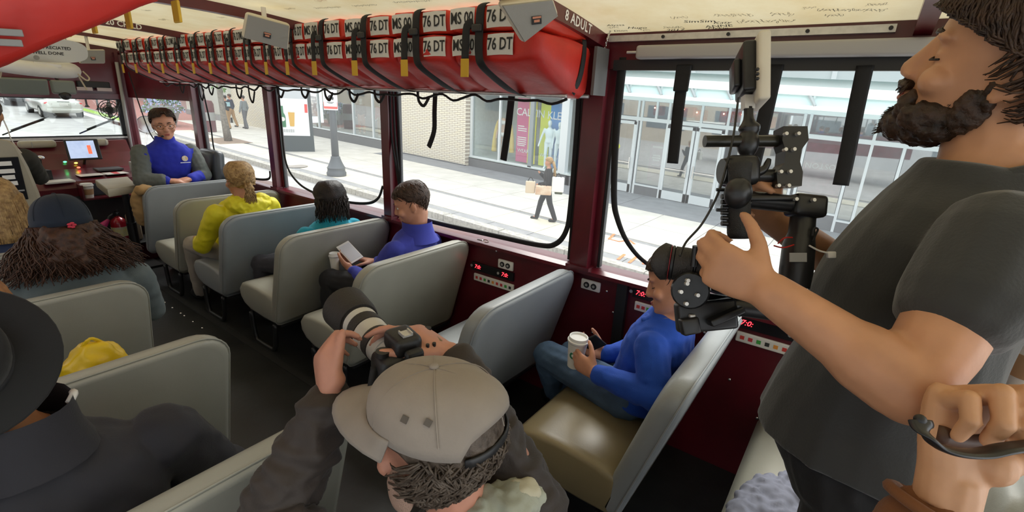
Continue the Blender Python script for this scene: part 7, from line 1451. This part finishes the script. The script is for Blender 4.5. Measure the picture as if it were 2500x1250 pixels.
b = MB(); E_ = lambda c, r: b.ell(T(*c), tuple(q * k_ for q in r), 14, 10, R=R3)
E_((0, 0.078, -0.112), (0.040, 0.027, 0.028)); E_((0, 0.052, -0.116), (0.050, 0.040, 0.022)); E_((0, 0.098, -0.0545), (0.030, 0.010, 0.0070))
for s_ in (-1, 1): E_((s_ * 0.050, 0.042, -0.090), (0.015, 0.044, 0.028)); E_((s_ * 0.064, 0.008, -0.060), (0.007, 0.022, 0.034)); E_((s_ * 0.031, 0.082, -0.080), (0.011, 0.013, 0.024)); E_((s_ * 0.072, -0.004, -0.025), (0.006, 0.010, 0.030))
fuse(b, 'beard', M_BEARD, t, 0.004, 2, folds(0.005, 60))
b = MB()
for i in range(900):
    s_ = random.choice((-1, 1)); u = random.random(); a = lerp(0.0, 1.0, u); x = s_ * 0.062 * a ** 0.7; y = 0.098 - 0.092 * a ** 1.4; z = -0.112 + 0.05 * a + random.uniform(-0.024, 0.022); d_ = Vector((s_ * a * 0.8, 1 - a * 0.7, -0.9)).normalized(); c = Vector((x, y, z)); L = random.uniform(0.008, 0.017)
    b.tube([T(*c), T(*(c + d_ * L * 0.5)), T(*(c + d_ * L + Vector((random.uniform(-0.006, 0.006), 0, random.uniform(-0.004, 0.004)))))], [0.0012, 0.0010, 0.0004], 4)
for i in range(90): x = random.uniform(-0.032, 0.032); c = Vector((x, 0.105 - abs(x) * 0.35, -0.052 + random.uniform(-0.006, 0.006))); b.tube([T(*c), T(*(c + Vector((x * 0.25, 0.004, -0.012))))], [0.0012, 0.0005], 4)
tag(b.build('beard_bristles', M_BEARD, t, smooth=True), kind='stuff')
b = MB(); scalp_hair(b, Hm, grow=0.022, zf=0.070, zb=-0.085, zs=0.008, wob=0.008, taper=0.5); b.build('hair', M_HBROWN, t, smooth=True)
hair_tufts(Hm, M_HBROWN, t, 1700, 0.066, -0.10, 0.002, 0.020, 0.06, 0.0023, 0.35, 0.008)
# ribbed collar
b = MB(); cpts = [G['t'].location * 0 + Vector((1.112 + 0.088 * math.cos(a), -0.160 + 0.085 * math.sin(a), 1.655 - 0.030 * math.sin(a))) for a in [q * PI / 14 for q in range(29)]]; b.tube(cpts, 0.010, 8, flat=0.6); b.build('neckband', M_TEE, t, smooth=True)

# ------------------------------------------------------------------ handheld camera rig
M_RIG = mat('rig_black', (0.012, 0.012, 0.013), 0.35); M_RIGM = mat('rig_satin_tube', (0.028, 0.027, 0.022), 0.3, metal=0.4)
rig = thing('camera_rig', 'black handheld gimbal rig with rods, grip and clamps held by the bearded man', 'camera rig', (0.843, 0.122, 1.404))
def rod(name, a, b_, r, m_=M_RIG, n=18): bb = MB(); bb.cyl(a, b_, r, n=n); return bb.build(name, m_, rig, angle=40)
VD = Vector((0.7733, 0.5541, -0.3083)); VX = Vector((0.5936, -0.8035, 0.0447)); VY = Vector((0.2230, 0.2176, 0.9502))   # rig axes
def rbx(name, c, d, r=0.006, m_=M_RIG, parent=None, tw=0.0): bb = MB(); bb.rbox((0, 0, 0), d, r, 3, M=frame(c, VX * math.cos(tw) + VY * math.sin(tw), -VD)); return bb.build(name, m_, parent or rig, angle=50)
def screws(pts, r=0.0032):
    for p in pts: bb = MB(); bb.cyl(Vector(p) - VD * 0.004, Vector(p) + VD * 0.004, r, n=10); bb.build('screw', M_ALU, rig)
rod('upper_rod', (0.907, 0.239, 1.678), (1.008, 0.103, 1.686), 0.0105, M_RIGM); rod('lower_rod', (0.924, 0.185, 1.621), (0.989, 0.096, 1.626), 0.0125)
bb = MB(); FRp = frame((0.985, 0.110, 1.657), VX, -VD); outl = [(-0.020, 0.052), (0.022, 0.052), (0.024, 0.028), (0.012, 0.012), (0.009, -0.010), (0.014, -0.028), (0.012, -0.052), (-0.030, -0.052), (-0.032, -0.028), (-0.018, -0.012), (-0.016, 0.010), (-0.022, 0.028)]; bb.prism(outl, -0.016, 0.016, ax='z', M=FRp); bb.build('dogbone_bracket', M_RIG, rig)
screws([(0.967, 0.122, 1.698), (0.979, 0.105, 1.699), (0.960, 0.117, 1.672), (0.969, 0.105, 1.673), (0.947, 0.115, 1.635), (0.957, 0.102, 1.636), (0.939, 0.113, 1.612), (0.949, 0.099, 1.613)])
bb = MB(); bb.tube(smoothpath([(0.967, 0.189, 1.739), (0.961, 0.183, 1.713), (0.959, 0.179, 1.699), (0.953, 0.177, 1.681), (0.947, 0.173, 1.660), (0.943, 0.170, 1.643)], 4), [0.008, 0.008, 0.008, 0.009, 0.012, 0.016, 0.018, 0.018, 0.017, 0.015, 0.016, 0.018, 0.019, 0.019, 0.018, 0.016, 0.013, 0.010, 0.010, 0.010, 0.010], 14); bb.build('ball_mount', M_RIG, rig, smooth=True)
bb = MB(); bb.tube(smoothpath([(0.936, 0.153, 1.628), (0.948, 0.141, 1.637), (0.957, 0.138, 1.654)], 4), [0.010, 0.009, 0.008, 0.008, 0.007, 0.006, 0.006, 0.005, 0.004], 8); bb.build('clamp_lever', M_RIG, rig, smooth=True)
rbx('grip_clamp', (0.921, 0.176, 1.631), (0.058, 0.052, 0.05), 0.012); bb = MB(); bb.lathe([(0.0, -0.012), (0.022, -0.012), (0.024, 0), (0.022, 0.012), (0, 0.012)], 20, M=frame((0.899, 0.189, 1.631), VY, VX)); bb.build('clamp_knob', M_RIG, rig, angle=40)
bb = MB(); bb.lathe([(0.0, 0.0), (0.016, 0.0), (0.018, 0.01), (0.0185, 0.05), (0.017, 0.08), (0.018, 0.11), (0.019, 0.125), (0.012, 0.133), (0, 0.134)], 22, M=frame((0.851, 0.144, 1.528), VX, VY * 0.98 + VX * 0.02)); bb.build('hand_grip', mat('grip_rubber', (0.010, 0.010, 0.010), 0.6, bump=0.3, bscale=500), rig, smooth=True)
bb = MB(); bb.ell((0.846, 0.157, 1.604), (0.022, 0.022, 0.026), 16, 12); bb.build('thumb_pad', M_RIG, rig, smooth=True)
for k in range(6): rod('cable_stub', (0.850, 0.182, 1.594) if k == 0 else Vector((0.850, 0.182, 1.594)) - VY * (0.009 * k), Vector((0.856, 0.174, 1.594)) - VY * (0.009 * k), 0.0042)
for py_ in (-0.006, 0.028): rod('joystick', Vector((0.846, 0.190, 1.599)) - VY * py_, Vector((0.855, 0.178, 1.599)) - VY * py_, 0.0028)
rod('roll_arm', (0.941, 0.156, 1.581), (0.989, 0.086, 1.576), 0.016); rbx('arm_rail', (0.948, 0.122, 1.587), (0.09, 0.010, 0.02), 0.003)
rbx('motor_block', (1.000, 0.070, 1.574), (0.058, 0.040, 0.045), 0.008, tw=-0.10); screws([(0.960, 0.084, 1.590), (0.978, 0.059, 1.590)])
bb = MB(); bb.tube([(1.007, 0.071, 1.560), (0.996, 0.066, 1.525), (0.988, 0.065, 1.503), (0.975, 0.059, 1.460), (0.966, 0.056, 1.431)], [0.021, 0.022, 0.027, 0.028, 0.026], 18); bb.build('battery_motor', M_RIG, rig, angle=50)
bb = MB(); bb.box((0, 0, 0), (0.030, 0.016, 0.002), frame((0.946, 0.059, 1.492), VX, -VD)); bb.build('motor_label', M_GREYPL, rig)
bb = MB(); bb.tube(smoothpath([(0.951, 0.075, 1.524), (0.931, 0.085, 1.525), (0.933, 0.093, 1.513)], 5), 0.0013, 5); bb.tube(smoothpath([(0.949, 0.070, 1.512), (0.926, 0.083, 1.509), (0.928, 0.098, 1.509)], 5), 0.0013, 5); bb.build('red_wire', mat('red_wire', (0.45, 0.02, 0.015), 0.5), rig)
bb = MB(); bb.tube(smoothpath([(0.965, 0.048, 1.512), (0.974, 0.032, 1.504), (0.982, 0.018, 1.501)], 5), 0.0016, 5); bb.build('white_wire', M_WHITE, rig); rbx('wire_plug', (0.985, 0.013, 1.498), (0.014, 0.012, 0.008), 0.002, M_WHITE)
bb = MB(); bb.tube(smoothpath([(0.971, 0.044, 1.519), (0.977, 0.043, 1.531), (0.981, 0.042, 1.540), (0.977, 0.048, 1.542), (0.973, 0.047, 1.529)], 5), 0.0018, 5); bb.build('wire_loop', M_STEEL, rig)
rod('pitch_arm', (0.833, 0.175, 1.409), (0.909, 0.063, 1.398), 0.017); bb = MB(); bb.lathe([(0, -0.016), (0.028, -0.016), (0.031, -0.010), (0.031, 0.010), (0.028, 0.016), (0, 0.016)], 24, M=frame((0.784, 0.190, 1.442), VX, -VD * 0.9 - VX * 0.35)); bb.build('pitch_motor', M_RIG, rig, angle=40)
screws([(0.758, 0.191, 1.461), (0.749, 0.196, 1.448), (0.764, 0.173, 1.444), (0.760, 0.191, 1.466), (0.792, 0.164, 1.449), (0.808, 0.141, 1.446), (0.755, 0.186, 1.428)])
rbx('tilt_plate', (0.809, 0.164, 1.395), (0.10, 0.052, 0.03), 0.006, tw=0.10); rbx('base_rail', (0.808, 0.135, 1.404), (0.060, 0.012, 0.035), 0.003, tw=0.42); rbx('lower_hook', (0.770, 0.178, 1.385), (0.030, 0.028, 0.022), 0.004, tw=0.2); rbx('screw_cover', (0.776, 0.178, 1.401), (0.010, 0.006, 0.01), 0.002, M_ALU)
rod('small_lug', (0.796, 0.196, 1.516), (0.796, 0.194, 1.481), 0.0055); rod('small_lug', (0.815, 0.184, 1.510), (0.817, 0.182, 1.478), 0.0055)
# cine lens
cl = thing('rig_camera', 'black camera lens with a thin red ring and petal hood mounted on the rig', 'camera', (0.810, 0.207, 1.474))
L0 = Vector((0.834, 0.172, 1.472)); L1 = Vector((0.810, 0.260, 1.472)); axl = (L1 - L0).normalized(); LL = (L1 - L0).length; LF = frame(L0, axl.cross(VY), axl)
for u0, u1, r0, r1, nm, m_ in ((0.0, 0.30, 0.027, 0.028, 'lens_barrel', M_LENSB), (0.30, 0.34, 0.0285, 0.0285, 'focus_ring', M_CBODY), (0.34, 0.70, 0.029, 0.0300, 'zoom_ring', M_LENSB), (0.70, 0.76, 0.0305, 0.031, 'front_ring', M_CBODY), (0.76, 0.785, 0.0318, 0.0318, 'red_ring', mat('lens_red', (0.30, 0.02, 0.03), 0.4))): bb = MB(); bb.lathe([(r0 * 0.9, u0 * LL), (r0, u0 * LL + 0.0008), (r1, u1 * LL - 0.0008), (r1 * 0.9, u1 * LL)], 30, M=LF); bb.build(nm, m_, cl, angle=40)
bb = MB(); n_ = 40; R0 = [[Vector(((0.0315 + 0.002 * (v / 4)) * math.cos(a), (0.0315 + 0.002 * (v / 4)) * math.sin(a), 0.785 * LL + (v / 4) * (0.020 + 0.010 * math.cos(2 * a)))) for a in [2 * PI * q / n_ for q in range(n_)]] for v in range(5)]; bb.loft(R0, cap=False, M=LF); o_ = bb.build('petal_hood', M_LENSB, cl, smooth=True); mm_ = o_.modifiers.new('thick', 'SOLIDIFY'); mm_.thickness = 0.002
bb = MB(); bb.lathe([(0.0, 0.80 * LL), (0.028, 0.80 * LL), (0.029, 0.78 * LL)], 28, M=LF); bb.build('front_glass', mat('lens_glass', (0.01, 0.012, 0.02), 0.05), cl, smooth=True)
bb = MB(); bb.rbox((0, 0, -0.03), (0.07, 0.075, 0.06), 0.008, 3, M=LF); bb.build('camera_body', M_CBODY, cl, angle=50)
# monitor above the rig
mo = thing('rig_monitor', 'slim monitor with white edge clamped on top of the camera rig', 'monitor', (0.971, 0.185, 1.742))
MF = frame((0.988, 0.193, 1.798), VX * 0.25 + VD * 0.97, VX * -0.97 + VD * 0.25)
bb = MB(); bb.rbox((0.0, 0.0, -0.006), (0.085, 0.118, 0.020), 0.006, 3, M=MF @ Matrix.Rotation(-0.03, 4, 'Z')); bb.build('white_case', M_SPK, mo, angle=50)
bb = MB(); bb.rbox((0.01, -0.006, 0.014), (0.075, 0.088, 0.022), 0.005, 3, M=MF); bb.build('black_back', M_RIG, mo, angle=50); bb = MB(); bb.rbox((0.012, 0.0, 0.031), (0.05, 0.05, 0.012), 0.004, 3, M=MF); bb.build('battery', M_RIG, mo, angle=50)
for q in (-0.012, -0.004, 0.004): bb = MB(); bb.ell(Vector((0.939, 0.180, 1.795)) + VY * (q + 0.002), (0.0032, 0.0032, 0.0030), 8, 6); bb.build('button', M_STEEL, mo, smooth=True)
bb = MB(); bb.box((0, 0, 0), (0.018, 0.024, 0.016), frame((0.969, 0.192, 1.747), VX, -VD)); bb.build('clamp_foot', M_ALU, mo)
bb = MB(); bb.tube(smoothpath([(0.949, 0.205, 1.755), (0.944, 0.203, 1.736), (0.907, 0.193, 1.692), (0.879, 0.189, 1.646), (0.847, 0.188, 1.597), (0.821, 0.198, 1.550), (0.798, 0.213, 1.519), (0.776, 0.214, 1.499)], 6), 0.0019, 6); bb.build('cable', M_STEEL, mo, smooth=True)

# ------------------------------------------------------------------ hand with the black grip, lower corner
hp = thing('person', 'hand in a brown cuff gripping a black looped handle beside the bearded man', 'person', (0.666, -0.182, 1.258))
Wp = (0.660, -0.158, 1.333)
b = MB(); tips = add_hand(b, Wp, VY * 0.94 + VX * 0.26 + VD * 0.06, -VD, 1, curls=[(1.3, 1.6, 0.75), (1.3, 1.6, 0.75), (1.3, 1.6, 0.75), (1.3, 1.6, 0.75)], k=1.12, thumb=(0.75, 0.75, 0.35), tbend=0.25, spread=0.015, rw=0.029, fr=1.13)
limb(b, [(0.660, -0.159, 1.332), (0.652, -0.158, 1.299), (0.628, -0.152, 1.246)], [0.030, 0.033, 0.042]); fuse(b, 'body', skin_mat('skin_hand', (0.56, 0.30, 0.16)), hp, 0.0026, 3)
for (p, d_) in tips:
    b = MB(); nn = (-VD + d_ * 0.1).normalized(); b.ell(p - d_ * 0.0015 + nn * 0.0052, (0.0048, 0.0065, 0.0022), 12, 8, R=rot_to(d_, nn)); b.build('fingernail', mat('fingernail', (0.62, 0.36, 0.27), 0.3), hp, smooth=True)
b = MB(); limb(b, [(0.644, -0.153, 1.285), (0.625, -0.142, 1.241), (0.610, -0.129, 1.146)], [0.044, 0.050, 0.060]); fuse(b, 'sleeve', cloth('brown_fleece', (0.17, 0.062, 0.018)), hp, 0.006, 2, folds(0.005, 18))
b = MB(); c_ = Vector((0.643, -0.149, 1.290)); dd = (Vector((0.652, -0.166, 1.300)) - Vector((0.628, -0.152, 1.246))).normalized(); ux = dd.orthogonal().normalized(); uy = dd.cross(ux); b.tube([c_ + dd * 0.012 + ux * (0.045 * math.cos(a)) + uy * (0.045 * math.sin(a)) for a in [q * PI / 14 for q in range(29)]], 0.007, 8); b.build('cuff', cloth('brown_fleece', (0.17, 0.062, 0.018)), hp, smooth=True)
gh = thing('looped_grip', 'black looped grip handle held in the brown-cuffed hand', 'handle', (0.629, -0.159, 1.401))
b = MB(); b.tube(smoothpath([(0.591, -0.103, 1.437), (0.584, -0.109, 1.428), (0.586, -0.121, 1.418), (0.594, -0.139, 1.414), (0.609, -0.159, 1.414), (0.625, -0.178, 1.420), (0.652, -0.206, 1.422)], 6), 0.0115, 10, flat=0.32, up=VY); b.build('loop', mat('grip_black', (0.014, 0.014, 0.015), 0.3), gh, smooth=True)
b = MB(); b.tube(smoothpath([(0.653, -0.132, 1.396), (0.671, -0.159, 1.391), (0.694, -0.188, 1.397), (0.722, -0.224, 1.405)], 5), 0.011, 10); b.build('grip_bar', mat('brown_grip', (0.07, 0.03, 0.016), 0.5), gh, smooth=True)
b = MB(); b.ell((0.591, -0.103, 1.437), (0.006, 0.006, 0.006), 10, 8); b.build('end_rivet', M_STEEL, gh, smooth=True)
# --- hand with a cup further back
hp2 = thing('person', 'person behind the bearded man of whom only a hand holding a cup shows', 'person', (1.524, -0.483, 1.052))
b = MB(); Wq = Vector((1.477, -0.416, 1.120)); add_hand(b, Wq, Vector((1.466, -0.361, 1.190)) - Wq, (-0.2, 0.6, -0.7), 1, curls=[(0.5, 0.8, 0.5)] * 4, k=1.0); limb(b, [Wq, (1.525, -0.509, 1.007)], [0.030, 0.042]); fuse(b, 'body', M_SKIN3, hp2, 0.006, 3)
b = MB(); limb(b, [(1.502, -0.468, 1.057), (1.581, -0.590, 0.906)], [0.052, 0.062]); fuse(b, 'sleeve', M_NAVY, hp2, 0.008, 2)
paper_cup('green_cup', 'pale cup with an olive sleeve held behind the bearded man', (1.440, -0.391, 1.169), 0.115, 0.042, sleeve=True)
